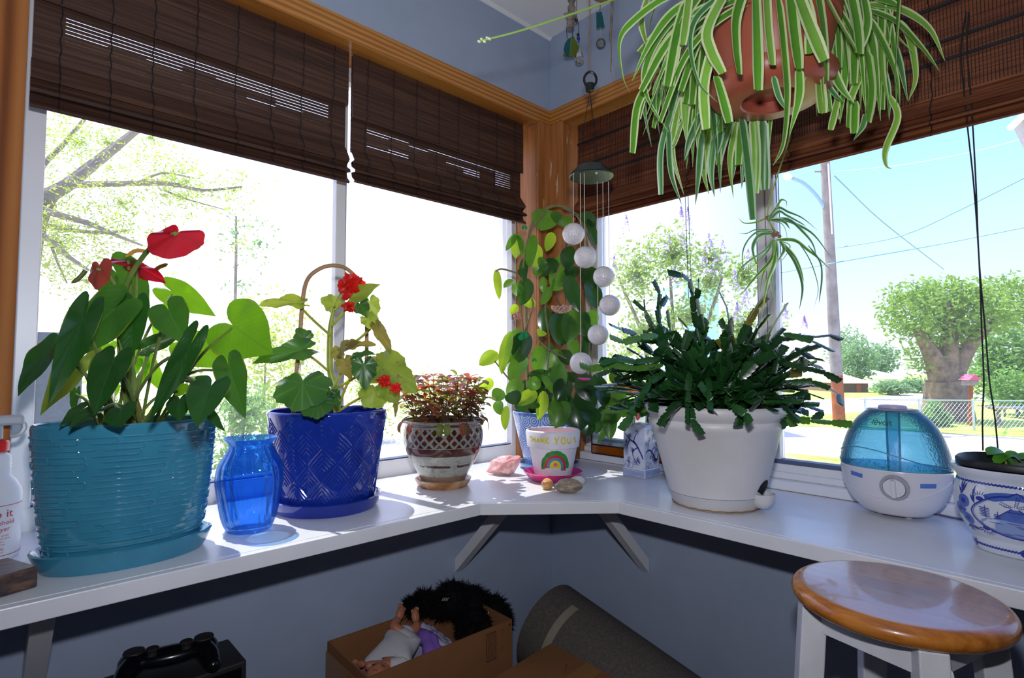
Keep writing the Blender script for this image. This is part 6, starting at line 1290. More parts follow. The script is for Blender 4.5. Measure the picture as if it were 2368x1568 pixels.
BLD = [  # path in the photograph, width, cut tip?, depth
 ([(840, -100), (700, 180), (720, 330), (790, 465)], 62, 1, .84), ([(920, -60), (870, 120), (870, 300), (890, 468)], 66, 1, .83), ([(990, -60), (1000, 200), (1010, 570)], 74, 1, .82), ([(1060, -60), (1075, 200), (1100, 412)], 60, 1, .83), ([(1130, -60), (1165, 250), (1190, 600), (1170, 900), (1108, 1045)], 62, 0, .83), ([(1210, -60), (1235, 200), (1265, 435)], 78, 1, .83),
 ([(1250, -60), (1330, 150), (1430, 385)], 72, 1, .82), ([(1300, -30), (1345, 150), (1340, 340)], 60, 1, .84), ([(1385, -40), (1420, 200), (1440, 505)], 66, 1, .85), ([(1430, -20), (1520, 150), (1625, 320)], 56, 1, .86), ([(1590, -60), (1630, 150), (1650, 342)], 66, 1, .86), ([(1670, -50), (1700, 150), (1645, 335)], 48, 1, .87),
 ([(1700, 30), (1900, 60), (2090, 180), (2192, 385)], 46, 0, .93), ([(1700, 60), (1880, 140), (2050, 310), (2158, 450)], 44, 0, .92), ([(1700, 100), (1800, 280), (1880, 480), (1908, 668)], 54, 0, .90), ([(1870, 120), (1960, 230), (2005, 480), (1962, 635)], 42, 0, .97), ([(1860, 250), (1910, 420), (1958, 638)], 36, 0, .96), ([(1690, 320), (1720, 550), (1700, 765)], 78, 1, .88), ([(1840, 600), (1890, 740), (1815, 940), (1818, 1040), (1858, 1066)], 38, 0, .95),
 ([(720, -60), (450, -20), (230, 130), (140, 260), (160, 480), (208, 582)], 40, 0, .88), ([(700, -40), (480, 80), (330, 280), (222, 510)], 48, 0, .9), ([(330, -40), (285, 120), (300, 230), (328, 312)], 38, 0, .95), ([(640, -20), (420, 200), (305, 430), (320, 620), (452, 832)], 40, 0, .93), ([(560, 20), (420, 220), (400, 450), (412, 705)], 36, 0, .95), ([(580, -50), (560, 120), (538, 285)], 52, 1, .86), ([(560, 20), (500, 220), (440, 545)], 58, 1, .88),
 ([(760, -20), (620, 120), (585, 290), (640, 520), (760, 645)], 36, 0, .86), ([(720, 330), (675, 550), (690, 815)], 56, 1, .86), ([(745, 480), (785, 610), (830, 775)], 60, 1, .85), ([(330, 520), (250, 680), (222, 965)], 46, 1, .95), ([(620, 330), (560, 650), (562, 890)], 66, 0, 1.0), ([(470, 700), (405, 950), (405, 1225)], 36, 1, 1.0), ([(450, 800), (465, 1080), (535, 1290)], 36, 0, 1.0), ([(510, 680), (475, 950), (548, 1225)], 34, 0, 1.02),
 ([(660, 700), (585, 880), (552, 1012)], 46, 0, 1.0), ([(660, 840), (640, 1080), (620, 1295)], 40, 0, 1.04), ([(710, 820), (670, 1060), (705, 1225)], 42, 0, 1.05), ([(740, 860), (720, 1080), (742, 1242)], 40, 0, 1.05), ([(850, 740), (775, 980), (778, 1220)], 44, 0, 1.05), ([(890, 740), (835, 1000), (860, 1252)], 40, 0, 1.05), ([(870, 780), (870, 950), (858, 1130)], 44, 0, 1.07), ([(905, 740), (940, 1000), (978, 1385)], 62, 1, 1.02), ([(985, 740), (1000, 980), (995, 1220)], 54, 1, 1.03), ([(1040, 760), (1050, 980), (1060, 1195)], 62, 1, 1.03), ([(915, 850), (920, 1050), (912, 1190)], 30, 0, 1.06),
 ([(1390, 380), (1400, 550), (1418, 715)], 66, 1, .90), ([(1460, 380), (1530, 540), (1620, 650)], 46, 0, .90), ([(1440, 520), (1500, 600), (1560, 645)], 30, 0, .92), ([(1520, 600), (1470, 820)], 38, 1, .94), ([(1600, 620), (1580, 805)], 40, 1, .94), ([(1625, 640), (1618, 842)], 46, 1, .93), ([(1780, 220), (1790, 450), (1842, 658)], 56, 0, .92), ([(1690, 720), (1670, 800), (1615, 885)], 34, 0, .94),
 ([(560, 350), (480, 640), (450, 850)], 46, 0, 1.0), ([(600, 480), (520, 700), (500, 830)], 52, 0, 1.02), ([(430, 430), (360, 600), (395, 850)], 34, 0, .98), ([(400, 300), (330, 480), (300, 680), (345, 925)], 30, 0, 1.0), ([(690, 500), (640, 720), (640, 1000)], 56, 0, 1.03), ([(720, 640), (740, 820), (760, 1000)], 50, 0, 1.03), ([(790, 740), (760, 900), (750, 1000)], 56, 0, 1.04), ([(540, 760), (480, 920), (440, 900)], 26, 0, 1.0),
 ([(1500, 200), (1500, 420), (1420, 720)], 40, 0, .95), ([(1560, 230), (1560, 500), (1530, 780)], 40, 0, .96), ([(1660, 480), (1600, 620), (1575, 800)], 40, 0, .96), ([(1730, 330), (1760, 520), (1740, 700)], 40, 0, .95), ([(1770, 330), (1830, 560), (1840, 760)], 36, 0, .97), ([(1650, 20), (1800, 150), (1990, 330)], 34, 0, .95), ([(1720, -20), (1850, 20), (1910, 50)], 52, 0, .92), ([(1480, 240), (1440, 400), (1470, 560)], 46, 0, .95),
 ([(1600, 120), (1540, 320), (1470, 480)], 34, 0, .97), ([(1110, 480), (1150, 620), (1220, 720)], 34, 0, .86), ([(1270, 430), (1270, 620), (1210, 860)], 50, 0, .85)]
for i, (pts, w_, bl, d) in enumerate(BLD):
    q = [SQ(x, y, lerp(d, d + (.03 if d > .98 else -.015), j / len(pts))) for j, (x, y) in enumerate(pts)]
    blade(bez(q, 6), w_ * 1.16 * d / FPX / 2.722, bl, (2 if d > .98 or w_ < 38 else 0) if i % 3 else 1, TOCAM + RGT * r.uniform(-.6, .6) + UPV * .2, twist=r.uniform(-.5, .5))
# the crown, above the frame
for i in range(12):
    a = i * 2.4; o_ = V((math.cos(a), math.sin(a), 0)); L = r.uniform(.14, .22); c0 = V((PC.x, PC.y, zb + .155)) + o_ * .03
    blade(bez([c0, c0 + o_ * L * .4 + V((0, 0, .13)), c0 + o_ * L * .85 + V((0, 0, .10)), c0 + o_ * L + V((0, 0, .03))], 5), .018, 0, i % 3, V((0, 0, 1)) + o_ * .3)
fb = MB()
for i in range(95):                                       # the rest of the mop of leaves
    sd = r.random(); d = r.choice((.88, .93, .97, 1.0, 1.03))
    x0 = r.uniform(640, 1000) if sd < .42 else r.uniform(1000, 1750); y0 = r.uniform(-80, 40)
    x1 = r.uniform(250, 640) if sd < .42 else (r.uniform(1380, 1900) if sd < .8 else r.uniform(560, 1100)); y1 = r.uniform(330, 900) if sd < .42 else (r.uniform(300, 780) if sd < .8 else r.uniform(800, 1150))
    if sd >= .8: d = r.uniform(1.03, 1.08); x0 = x1 + r.uniform(-60, 60); y0 = 640
    elif sd >= .42: x0 = x1 + r.uniform(-220, 40)
    out = (x1 - x0) * .75; q = [SQ(x0, y0, d), SQ(x0 + out * .6, y0 + (y1 - y0) * .22, d), SQ(x0 + out, y0 + (y1 - y0) * .5, d), SQ(x1, y1, d)]
    strip_leaf(fb, bez(q, 5), TOCAM + RGT * r.uniform(-.7, .7) + UPV * .2, r.uniform(34, 62) * d / FPX / 2.722, .35, 4, SPW if r.random() < .35 else SPT, twist=r.uniform(-.5, .5))
tag(fb.build('more_leaves', m_spd[0], spl), kind='stuff')
# flower stalks and plantlets
m_run = plain('runner_stem', '#7d9a4a', .5); m_rut = plain('root_knot', '#6b4a38', .9, var='#8a6a50', vs=200)
q = bez([V((PC.x, PC.y, zb + .16)), D(1600, -60, .92), D(1440, -8, .88), D(1330, 30, .86), D(1200, 72, .85), D(1110, 95, .85)], 8); MB().tube(q, .0016, 6).build('flower_stalk', m_run, spl); b = MB()
for x, y in ((1108, 96), (1114, 91), (1120, 96), (1127, 88), (1132, 90)): b.ball(D(x, y, .85), .0022, 6, sc_=(1.6, 1, 1))
b.build('buds', plain('pale_buds', '#c9d6a0', .5), spl)
q = bez([V((PC.x, PC.y, zb + .16)), D(1880, 60, .86), D(1830, 300, .90), D(1790, 430, .93), D(1775, 500, .935), D(1800, 545, .935)], 8); MB().tube(q, .0013, 6).build('runner', m_run, spl)
KQ = lambda x, y, d: D(1650 + x / 4.126, 400 + y / 4.126, d)
b = MB()
for x, y in ((505, 428), (520, 420), (600, 590), (575, 600), (630, 605), (560, 580), (610, 575)): b.ball(KQ(x, y, .935), .0033, 7, f=lambda d: 1 + .3 * noise.noise(d * 3))
b.tube([KQ(505, 425, .935), KQ(550, 500, .936), KQ(590, 590, .935)], .0012, 6); o = b.build('plantlet', m_rut, spl)
PL = [([(520, 430), (590, 330), (650, 255), (695, 270), (685, 330)], 24), ([(530, 445), (600, 340), (720, 370), (850, 430), (985, 555)], 30), ([(540, 450), (610, 375), (700, 400), (840, 480), (875, 520)], 30), ([(520, 450), (640, 455), (780, 480), (960, 590), (1125, 835)], 34), ([(560, 450), (700, 450), (860, 560), (950, 680), (975, 830)], 34), ([(500, 430), (400, 475), (300, 475), (235, 420)], 20), ([(560, 450), (660, 470), (740, 535)], 34), ([(560, 460), (640, 490), (700, 560), (715, 700)], 12),
      ([(560, 545), (400, 545), (320, 575), (235, 572)], 14), ([(560, 560), (400, 570), (300, 700), (280, 880), (330, 1055)], 18), ([(560, 575), (430, 600), (380, 700), (395, 820), (430, 920)], 40), ([(600, 640), (760, 650), (900, 730), (1010, 820), (1112, 935)], 40), ([(630, 650), (740, 780), (830, 900), (868, 1040)], 40), ([(640, 670), (760, 850), (855, 1080), (822, 1310)], 40), ([(650, 640), (760, 640), (900, 780), (970, 960), (985, 1130), (957, 1305)], 16), ([(900, 690), (1000, 850), (1040, 1000), (1020, 1150), (992, 1250)], 26),
      ([(590, 640), (590, 800), (560, 1000), (590, 1240)], 44), ([(580, 640), (570, 850), (520, 1050), (450, 1430)], 40), ([(570, 640), (550, 800), (480, 960), (445, 1150)], 40), ([(560, 640), (540, 820), (400, 1000), (255, 1175)], 36), ([(560, 640), (480, 740), (330, 850), (240, 950), (222, 1090)], 18), ([(630, 650), (660, 740), (610, 860)], 40), ([(560, 650), (500, 760), (350, 915)], 24), ([(640, 650), (720, 700), (680, 810), (610, 860)], 10)]
for pts, w_ in PL: blade(bez([KQ(x, y, .93) + TOCAM * (.004 * math.sin(j * 2)) for j, (x, y) in enumerate(pts)], 6), w_ * .93 / FPX / 4.126, 0, r.choice((0, 2, 2)), TOCAM + RGT * r.uniform(-.5, .5) + UPV * .3, o, name='plantlet_leaf', twist=r.uniform(-.4, .4))

# ---- solar mobile with six crackled balls
dM = 1.30; mc = D(1367, 405, dM)
mo = thing('ball_mobile', 'hanging mobile of six white crackled balls below a dark green disc', 'mobile', mc)
m_dkp = plain('dark_green_plastic', '#1c2621', .4, .5, coat=.2); m_bk = plain('black_ring', '#14151a', .35); m_str = plain('pale_string', '#c9bdb5', .5); m_tw = plain('jute_cord', '#8f705a', .8)
k = newmat('crackled_ball'); vo_ = k.n('TexVoronoi'); k.l(k.coord('Object'), vo_.inputs['Vector']); vo_.inputs['Scale'].default_value = 420
k.done(k.pbr(k.ramp(vo_.outputs['Distance'], [(.0, '#f4f1ee'), (.5, '#d2cdd2')]), .25, .6, 0, .3, k.bump(vo_.outputs['Distance'], .8, .001), **{'Subsurface Weight': .6, 'Subsurface Radius': (.01, .01, .012), 'Subsurface Scale': 1.0})); m_cb2 = MATS['crackled_ball']
rd_ = 51 * dM / FPX
b = MB(); b.lathe([(.0005, mc.z - .004), (rd_ * .96, mc.z - .006), (rd_, mc.z - .004), (rd_ * .98, mc.z), (rd_ * .62, mc.z + .020), (.0005, mc.z + .022)], 64, (mc.x, mc.y, 0)); b.build('canopy_disc', m_dkp, mo)
MB().ball(mc + V((-.018, -.03, -.007)), .003, 10).build('light_sensor', m_str, mo)
rc = D(1365, 184, dM); b = MB(); b.tube([rc + RGT * (.0145 * math.cos(q * .2618)) + UPV * (.018 * math.sin(q * .2618)) for q in range(24)], .0030, 8, closed=True); b.build('hanging_ring', m_bk, mo)
MB().lathe([(.0005, -.012), (.0100, -.011), (.0108, .004), (.0105, .006), (.0005, .007)], 24, D(1364, 200, dM)).build('ring_plug', m_bk, mo)
for a in (0, 2.09, 4.19): MB().tube([D(1364, 212, dM), V((mc.x + rd_ * .66 * math.cos(a), mc.y + rd_ * .66 * math.sin(a), mc.z + .018))], .0007, 5).build('suspension_cord', m_bk, mo)
zc = CE - .001; q0 = D(1363, 166, dM); q1 = V((q0.x - .01, q0.y + .02, zc)); MB().tube(bez([q0 + UPV * -.004, D(1362, 100, dM), D(1363, 0, dM), q1], 5), .0015, 6).build('jute_cord', m_tw, mo)
for x, y, tx in ((1326, 541, 1326), (1353, 595, 1351), (1396, 640, 1394), (1410, 706, 1407), (1383, 774, 1381), (1343, 840, 1342)):
    dd = dM + (.03 if tx in (1394, 1407, 1381) else -.03); c_ = D(x, y, dd); tp_ = V((D(tx, 420, dd).x, D(tx, 420, dd).y, mc.z - .005))
    MB().tube([tp_, c_ + V((0, 0, .024))], .0008, 5).build('string', m_str, mo)
    MB().ball(c_, 25 * dM / FPX, 32).build('ball', m_cb2, mo)

# ---- driftwood and sea-glass hangings near the corner
dd = 1.66
m_dw = plain('grey_driftwood', '#7d7268', .9, var='#a39789', vs=40, bump=.8, bs=60); m_blu = plain('blue_bead', '#22339a', .15, coat=.4); m_dkb = plain('dark_bead', '#23232e', .2, coat=.3)
dw = thing('driftwood_hanging', 'grey driftwood stick with a teal and lime glass piece hanging near the corner', 'ornament', D(1320, 30, dd))
HQ2 = lambda x, y, d=dd: D(1150 + x / 5.227, y / 5.227, d)
b = MB(); b.tube(bez([HQ2(905, -140), HQ2(900, 0), HQ2(895, 150), HQ2(885, 260), HQ2(880, 340)], 5), [.010 + .003 * math.sin(i * 1.7) + (.004 if i in (11, 12, 13) else 0) for i in range(21)], 9); b.build('driftwood', m_dw, dw)
b = MB(); b.tube([HQ2(850, 170), HQ2(815, 170), HQ2(800, 165)], [.006, .004, .001], 7); b.build('twig_stub', m_dw, dw)
for x in (845, 925): MB().tube([HQ2(x - 10, 330), HQ2(x - (0 if x < 900 else 20), 460)], .0009, 5).build('thread', m_bk, dw)
def gpiece(pts, mat, th=.004, par=dw):
    q = [HQ2(x, y) for x, y in pts]; bk = [p + FWD * th for p in q]; n = len(q); MB().add(q + bk, [tuple(range(n)), tuple(range(2 * n - 1, n - 1, -1))] + [(i, n + i, n + (i + 1) % n, (i + 1) % n) for i in range(n)]).build('glass_piece', mat, par, smooth=False)
m_tg = tint_glass('teal_glass', (.15, .62, .62), .15, 1, .5, '#1f8f93'); m_lg = tint_glass('lime_glass', (.6, .78, .2), .15, 1, .5, '#9aad2a')
gpiece([(890, 450), (850, 475), (815, 530), (802, 600), (830, 660), (868, 688), (880, 560)], m_tg); gpiece([(895, 447), (885, 560), (872, 690), (920, 680), (965, 640), (985, 570), (955, 500), (925, 440)], m_lg)
gpiece([(800, 640), (795, 665), (830, 690), (850, 682), (822, 662)], m_lg)
MB().tube([HQ2(960, 190), HQ2(985, 290), HQ2(980, 420), HQ2(988, 610)], .0007, 5).build('thread', m_bk, dw)
for x, y, s, mt in ((955, 245, .0045, m_dkb), (977, 420, .0042, m_dkb), (980, 462, .0046, m_blu)): MB().ball(HQ2(x, y), s * 1.2, 12).build('bead', mt, dw)
m_cr = tint_glass('clear_crystal', (.92, .93, .9), .02, 1, .25, '#e2e0d2', bump=.4, bs=150)
c_ = HQ2(990, 680); b = MB(); b.lathe([(.0005, .030), (.004, .022), (.011, .006), (.0145, -.008), (.012, -.018), (.006, -.023), (.0005, -.024)], 10, c_); b.build('crystal_drop', m_cr, dw, smooth=False)
d2 = thing('twig_hanging', 'thin twig with a teal glass tile and a clear bead, right of the jute cord', 'ornament', D(1390, 40, dd))
b = MB(); b.tube(bez([HQ2(1180, -20), HQ2(1250, 0), HQ2(1330, -10)], 5), .006, 7); b.build('driftwood', m_tw, d2)
q = [(1195, 150), (1262, 140), (1300, 330), (1200, 345)]; gpiece(q, m_tg, .004, d2); MB().tube([HQ2(1250, 0), HQ2(1240, 150)], .0008, 5).build('thread', m_bk, d2); MB().tube([HQ2(1245, 335), HQ2(1252, 490)], .0006, 5).build('thread', m_str, d2)
MB().ball(HQ2(1252, 527), .0145, 20).build('glass_bead', m_cr, d2)
b = MB(); b.tube(bez([HQ2(1390, -60), HQ2(1385, 150), HQ2(1378, 300), HQ2(1368, 440), HQ2(1380, 600), HQ2(1372, 860)], 5), [.0045] * 10 + [.0038] * 8 + [.002] * 8, 7); b.build('twig', m_dw, d2)
MB().tube(bez([HQ2(1390, 600), HQ2(1378, 780), HQ2(1415, 960)], 5), .001, 5).build('dry_stem', m_str, d2)
for o_, x in ((dw, 905), (dw, 960), (d2, 1390), (d2, 1250)):
    p = HQ2(x, -60); MB().tube([p if x in (905, 1390) else HQ2(x, 0 if x != 960 else 190), V((p.x, p.y, CE - .002))], .0008, 5).build('ceiling_thread', m_bk, o_)
# ---------------------------------------------------------------- under the shelf
m_cb = plain('cardboard', '#8f6240', .85, .2, var='#84593a', vs=5, bump=.1, bs=300); m_ink_ = plain('carton_print', '#1d1512', .8); m_tape = plain('brown_tape', '#9a6a3a', .35, .5)
zt = .48; A_, C_ = P(768, 1479, zt), P(1192, 1439, zt); B_ = P(1004, 1403, zt)
cxv = V((C_.x - .793, 0, 0))
# carton corners (top view): back-left, back-right, front-right, front-left
bl0 = V((-.772, -.030, 0)); ex = V((.385, -.008, 0)); ey = V((-.006, -.196, 0))
bx0 = thing('open_carton', 'open brown cardboard carton under the shelf holding a doll and folded cloth', 'box', bl0 + ex * .5 + ey * .5); th = .004
def wallp(p, q, inw, z0, z1):
    b = MB(); vs = [p, q, q + inw, p + inw]; b.add([v + V((0, 0, z0)) for v in vs] + [v + V((0, 0, z1)) for v in vs], [(3, 2, 1, 0), (4, 5, 6, 7), (0, 1, 5, 4), (1, 2, 6, 5), (2, 3, 7, 6), (3, 0, 4, 7)]); return b
nx, ny = ex.normalized() * th, ey.normalized() * th; c0, c1, c2, c3 = bl0, bl0 + ex, bl0 + ex + ey, bl0 + ey
for p, q, iw in ((c0 + nx * 1.05, c1 - nx * 1.05, ny), (c3 + nx * 1.05, c2 - nx * 1.05, -ny), (c0, c3, nx), (c1, c2, -nx)): o = wallp(p, q, iw, .002, zt).build('side_panel', m_cb, bx0, smooth=False)
wallp(c0 + nx * 1.1 + ny * 1.1, c1 - nx * 1.1 + ny * 1.1, ey - ny * 2.2, .002, .006).build('bottom_panel', m_cb, bx0, smooth=False)
fo_ = c3 - V((0, .0009, 0)) + ey.normalized() * .0004; fu = ex.normalized()
def onbox(s, z): return fo_ + fu * s + V((0, 0, z))
b = MB()
L0, L1 = .305, .333
for st in ([(L0, .468), (L1, .468), (L1, .405), (L0, .405), (L0, .468)], ): 
    for a, c in zip(st, st[1:]): paint(b, stroke2([a, c], [.0016, .0016], 0), onbox)
for i in range(11): z = .463 - i * .0053; paint(b, stroke2([(L0 + .003, z), (L1 - .003, z)], [.0011, .0011], 0), onbox)
for zc in (.464, .424): paint(b, stroke2([(.352, zc - .008), (.352, zc), (.358, zc)], [.0011, .0011], 0), onbox)
paint(b, stroke2([(.374, .47), (.380, .47)], [.003, .003], 0), onbox)
b.build('carton_print', m_ink_, bx0, smooth=False)
wallp(c0 + nx * -.3 + V((0, 0, 0)), c3 + nx * -.3, -nx * .5, zt - .10, zt - .02).build('tape_strip', m_tape, bx0, smooth=False)
# bedding: folded cloth heaped inside
k = newmat('purple_cloth'); f = k.noise(k.coord('Object'), 9, 2); m_pc = k.done(k.pbr(k.mix(f, C('#7b55b5'), C('#8f6cc4')), .85, .2, 0, 0, k.bump(k.noise(k.coord('Object'), 60, 3), .5, .004)))
k = newmat('lilac_print_cloth'); ch = k.n('TexVoronoi'); k.l(k.coord('Object'), ch.inputs['Vector']); ch.inputs['Scale'].default_value = 55; m_lc = k.done(k.pbr(k.mix(k.math('LESS_THAN', ch.outputs['Distance'], .38), C('#c5c0dc'), C('#8f86ba')), .85, .2))
k = newmat('gingham_cloth'); ck = k.n('TexChecker'); k.l(k.coord('Object'), ck.inputs['Vector']); ck.inputs['Scale'].default_value = 220; ck.inputs[1].default_value = C('#9a7cc4'); ck.inputs[2].default_value = C('#d2c6e2'); m_gc = k.done(k.pbr(ck.outputs[0], .85, .2))
def inbox(s, t): return bl0 + ex * s + ey * t
def heap(name, label, s0, s1, t0, t1, zlo, zf, mat, seed):
    b = MB(); n = 22; vs = []
    for lay in (0, 1):
        for i in range(n + 1):
            for j in range(n + 1):
                u, v = i / n, j / n; e_ = min(u, 1 - u, v, 1 - v); p = inbox(lerp(s0, s1, u), lerp(t0, t1, v))
                vs.append((p.x, p.y, (zf(u, v) + .010 * noise.noise(V((u * 5 + seed, v * 5, 0))) + .005 * noise.noise(V((u * 14, v * 14 + seed, 0)))) * (1) - .02 * max(0, 1 - e_ * 10) if lay else zlo))
    N1 = (n + 1) ** 2; fs = []
    for i in range(n):
        for j in range(n): a = i * (n + 1) + j; fs.append((a, a + 1, a + n + 2, a + n + 1)); fs.append((N1 + a, N1 + a + n + 1, N1 + a + n + 2, N1 + a + 1))
    ring_ = [i * (n + 1) for i in range(n + 1)] + [n * (n + 1) + j for j in range(1, n + 1)] + [i * (n + 1) + n for i in range(n - 1, -1, -1)] + [j for j in range(n - 1, 0, -1)]
    for a, c in zip(ring_, ring_[1:] + ring_[:1]): fs.append((a, c, N1 + c, N1 + a))
    o = b.add(vs, fs).build(name, mat, merge=True, ang=70); return tag(o, label, 'cloth', 'cloths in the open carton')
heap('folded_cloth', 'lilac and white patterned cloth beside the black fur in the carton', .50, .74, .10, .97, .012, lambda u, v: .428 + .022 * (1 - v) + .014 * math.sin(u * 5), m_lc, 3)
heap('folded_cloth', 'purple gingham cloth under the doll at the carton\'s left end', .03, .44, .05, .97, .012, lambda u, v: .398 + .006 * v, m_gc, 9)
# purple garment lying along the doll's right side
b = MB()
for y0, y1, dx, w_ in ((.15, .85, .07, .020), (.25, .9, .098, .014)):
    b.tube(bez([inbox(.475 + dx, y0) + V((0, 0, .440)), inbox(.465 + dx, lerp(y0, y1, .4)) + V((0, 0, .452)), inbox(.43 + dx, lerp(y0, y1, .75)) + V((0, 0, .436)), inbox(.40 + dx, y1) + V((0, 0, .424))], 6), [w_ * (.85 + .10 * math.sin(i * 1.3)) for i in range(19)], 10)
tag(b.build('purple_garment', m_pc), 'plain purple garment crumpled beside the doll', 'cloth', 'cloths in the open carton')
b = MB(); b.tube(bez([inbox(.12, .55) + V((0, 0, .415)), inbox(.16, .45) + V((0, 0, .430)), inbox(.20, .32) + V((0, 0, .430)), inbox(.26, .20) + V((0, 0, .422))], 6), [.014 + .004 * math.sin(i * 1.9) for i in range(19)], 10)
tag(b.build('purple_garment', m_pc), 'small purple frill left of the doll by the carton wall', 'cloth', 'cloths in the open carton')
# ---- the doll, lying on its back: head at the near wall, feet towards the far wall
m_skin = plain('doll_vinyl', '#b9785a', .45, .4, var='#b06f52', vs=20); m_suit = plain('white_doll_suit', '#c9c7cc', .85, .2, bump=.4, bs=140, bd=.002); m_lip = plain('doll_lips', '#b0504a', .5); m_lash = plain('doll_lashes', '#2a1c18', .6)
DZ = .447
def dl(s, t, z=0.0): return inbox(s, t) + V((0, 0, DZ + z))
db = bl0 + ex * .33 + ey * .5 + V((0, 0, .40)); doll = thing('baby_doll', 'baby doll in a white suit lying on its back in the open carton', 'doll', db)
def skin(name, pts, edges, rad, mat, parent, sub=2, root=0):
    me = bpy.data.meshes.new(name); o0 = ORG[parent.name]; me.from_pydata([tuple(V(p) - o0) for p in pts], edges, []); me.materials.append(mat)
    o = bpy.data.objects.new(name, me); COL.objects.link(o); o.parent = parent; ORG[o.name] = o0
    md = o.modifiers.new('skin', 'SKIN'); md.use_smooth_shade = True
    sv = me.skin_vertices[0].data
    for i, rr in enumerate(rad): sv[i].radius = (rr, rr) if not isinstance(rr, tuple) else rr; sv[i].use_root = (i == root)
    m2 = o.modifiers.new('sub', 'SUBSURF'); m2.levels = m2.render_levels = sub
    return o
# body: pelvis, chest, neck, head, legs with bent knees and feet up, arms
W_ = WLp
hip, chest, neck = W_(930, 1482, -.105), W_(905, 1524, -.140), W_(892, 1546, -.160); hd = W_(874, 1576, -.182)
axd = (hd - hip).normalized(); acr = V((-axd.y, axd.x, 0)).normalized() * -1          # towards the head; across the body to the viewer's right
LW = [hip - acr * .020 - axd * .012, W_(907, 1450, -.084), W_(922, 1430, -.070)]; RW = [hip + acr * .020 - axd * .012, W_(966, 1453, -.086), W_(962, 1436, -.072)]
LA = [chest - acr * .040 + axd * .012, W_(857, 1541, -.152), W_(843, 1538, -.146)]; RA = [chest + acr * .040 + axd * .012, chest + acr * .062 + axd * .03 + V((0, 0, -.012))]
pts = [hip, hip.lerp(chest, .5), chest, neck] + LW + RW + LA + RA
ed = [(0, 1), (1, 2), (2, 3), (0, 4), (4, 5), (5, 6), (0, 7), (7, 8), (8, 9), (2, 10), (10, 11), (11, 12), (2, 13), (13, 14)]
skin('body', pts, ed, [.020, .021, .019, .012, .0165, .0145, .010, .0165, .0145, .010, .014, .0115, .0085, .014, .011], m_skin, doll)
sp = [hip, hip.lerp(chest, .5), chest, chest.lerp(neck, .6), LW[0], LW[0].lerp(LW[1], .8), RW[0], RW[0].lerp(RW[1], .8), LA[0], LA[0].lerp(LA[1], .55), RA[0], RA[0].lerp(RA[1], .6)]
skin('white_suit', sp, [(0, 1), (1, 2), (2, 3), (0, 4), (4, 5), (0, 6), (6, 7), (2, 8), (8, 9), (2, 10), (10, 11)], [.034, .036, .032, .021, .025, .0215, .025, .0215, .018, .0155, .018, .0155], m_suit, doll)
def foot(name, c, toe, across, par):
    sole = across.cross(toe); Rf = Matrix((across, sole, toe)).transposed(); b = MB(); b.ball(c, .0125, 16, sc_=(.85, .70, 1.45), R=Rf)
    for i in range(5): b.ball(c + toe * (.0172 - .0013 * abs(i - 1)) + across * (-.0088 + .0044 * i), .0040 - .0003 * i, 9, sc_=(.8, .9, 1.35), R=Rf)
    return b.build(name, m_skin, par)
for l, sg in ((LW, 1), (RW, -1)):
    toe = ((l[2] - l[1]).normalized() + V((0, 0, .9))).normalized(); ac = V((1, 0, 0)); ac = (ac - toe * ac.dot(toe)).normalized(); foot('foot', l[2] + toe * .010, toe, ac * sg, doll)
hc = LA[2] + (LA[2] - LA[1]).normalized() * .008; fwd_ = (LA[2] - LA[1]).normalized(); sd_ = V((-fwd_.y, fwd_.x, 0)).normalized(); b = MB(); b.ball(hc, .0105, 14, sc_=(1.1, .9, .6))
for i in range(4):
    an_ = -.5 + i * .33; d = (fwd_ * math.cos(an_) + sd_ * math.sin(an_)); L = (.012, .0145, .0145, .013)[i]; p0 = hc + d * .008
    b.tube([p0, p0 + d * L * .55 + V((0, 0, .002)), p0 + d * L + V((0, 0, -.003))], [.0030, .0028, .0018], 7)
b.tube([hc + sd_ * .007, hc + sd_ * .014 + fwd_ * .004 + V((0, 0, .006)), hc + sd_ * .016 + fwd_ * .008 + V((0, 0, .011))], [.0034, .0031, .0019], 7); b.build('hand', m_skin, doll)
# head, face up: eyes shut, small nose and mouth
Z3 = V((0, 0, 1)); Rh = Matrix((acr, axd * -1, Z3)).transposed(); hd = hd + V((0, 0, .004)); RHd = .031
def hf(d): g = lambda x, y, s: math.exp(-((d.x - x) ** 2 + (d.y - y) ** 2) * s) if d.z > .1 else 0; return 1 + .10 * g(0, .05, 40) - .05 * (g(.34, .12, 30) + g(-.34, .12, 30)) + .06 * (g(.42, -.25, 14) + g(-.42, -.25, 14)) + .04 * g(0, -.42, 40)
def hp3(x, y, k=1.012): d = V((x, y, math.sqrt(max(.01, 1 - x * x - y * y)))); return hd + Rh @ (d * (RHd * hf(d) * k))
b = MB(); b.ball(hd, RHd, 34, sc_=(.95, 1.05, .95), f=hf, R=Rh)
for sx in (-1, 1): b.ball(hd + acr * (sx * .0290), .0062, 10, sc_=(.5, 1.2, .9))
o = b.build('head', m_skin, doll)
MB().tube([hp3(q * .06, -.40 - .02 * abs(q)) for q in range(-3, 4)], [.0006, .0011, .0014, .0012, .0014, .0011, .0006], 6).build('mouth', m_lip, o)
for sx in (-1, 1): MB().tube([hp3(sx * .36 + q * .055, .10 - .012 * (4 - q * q) * .5) for q in range(-2, 3)], .0009, 6).build('closed_eye', m_lash, o)
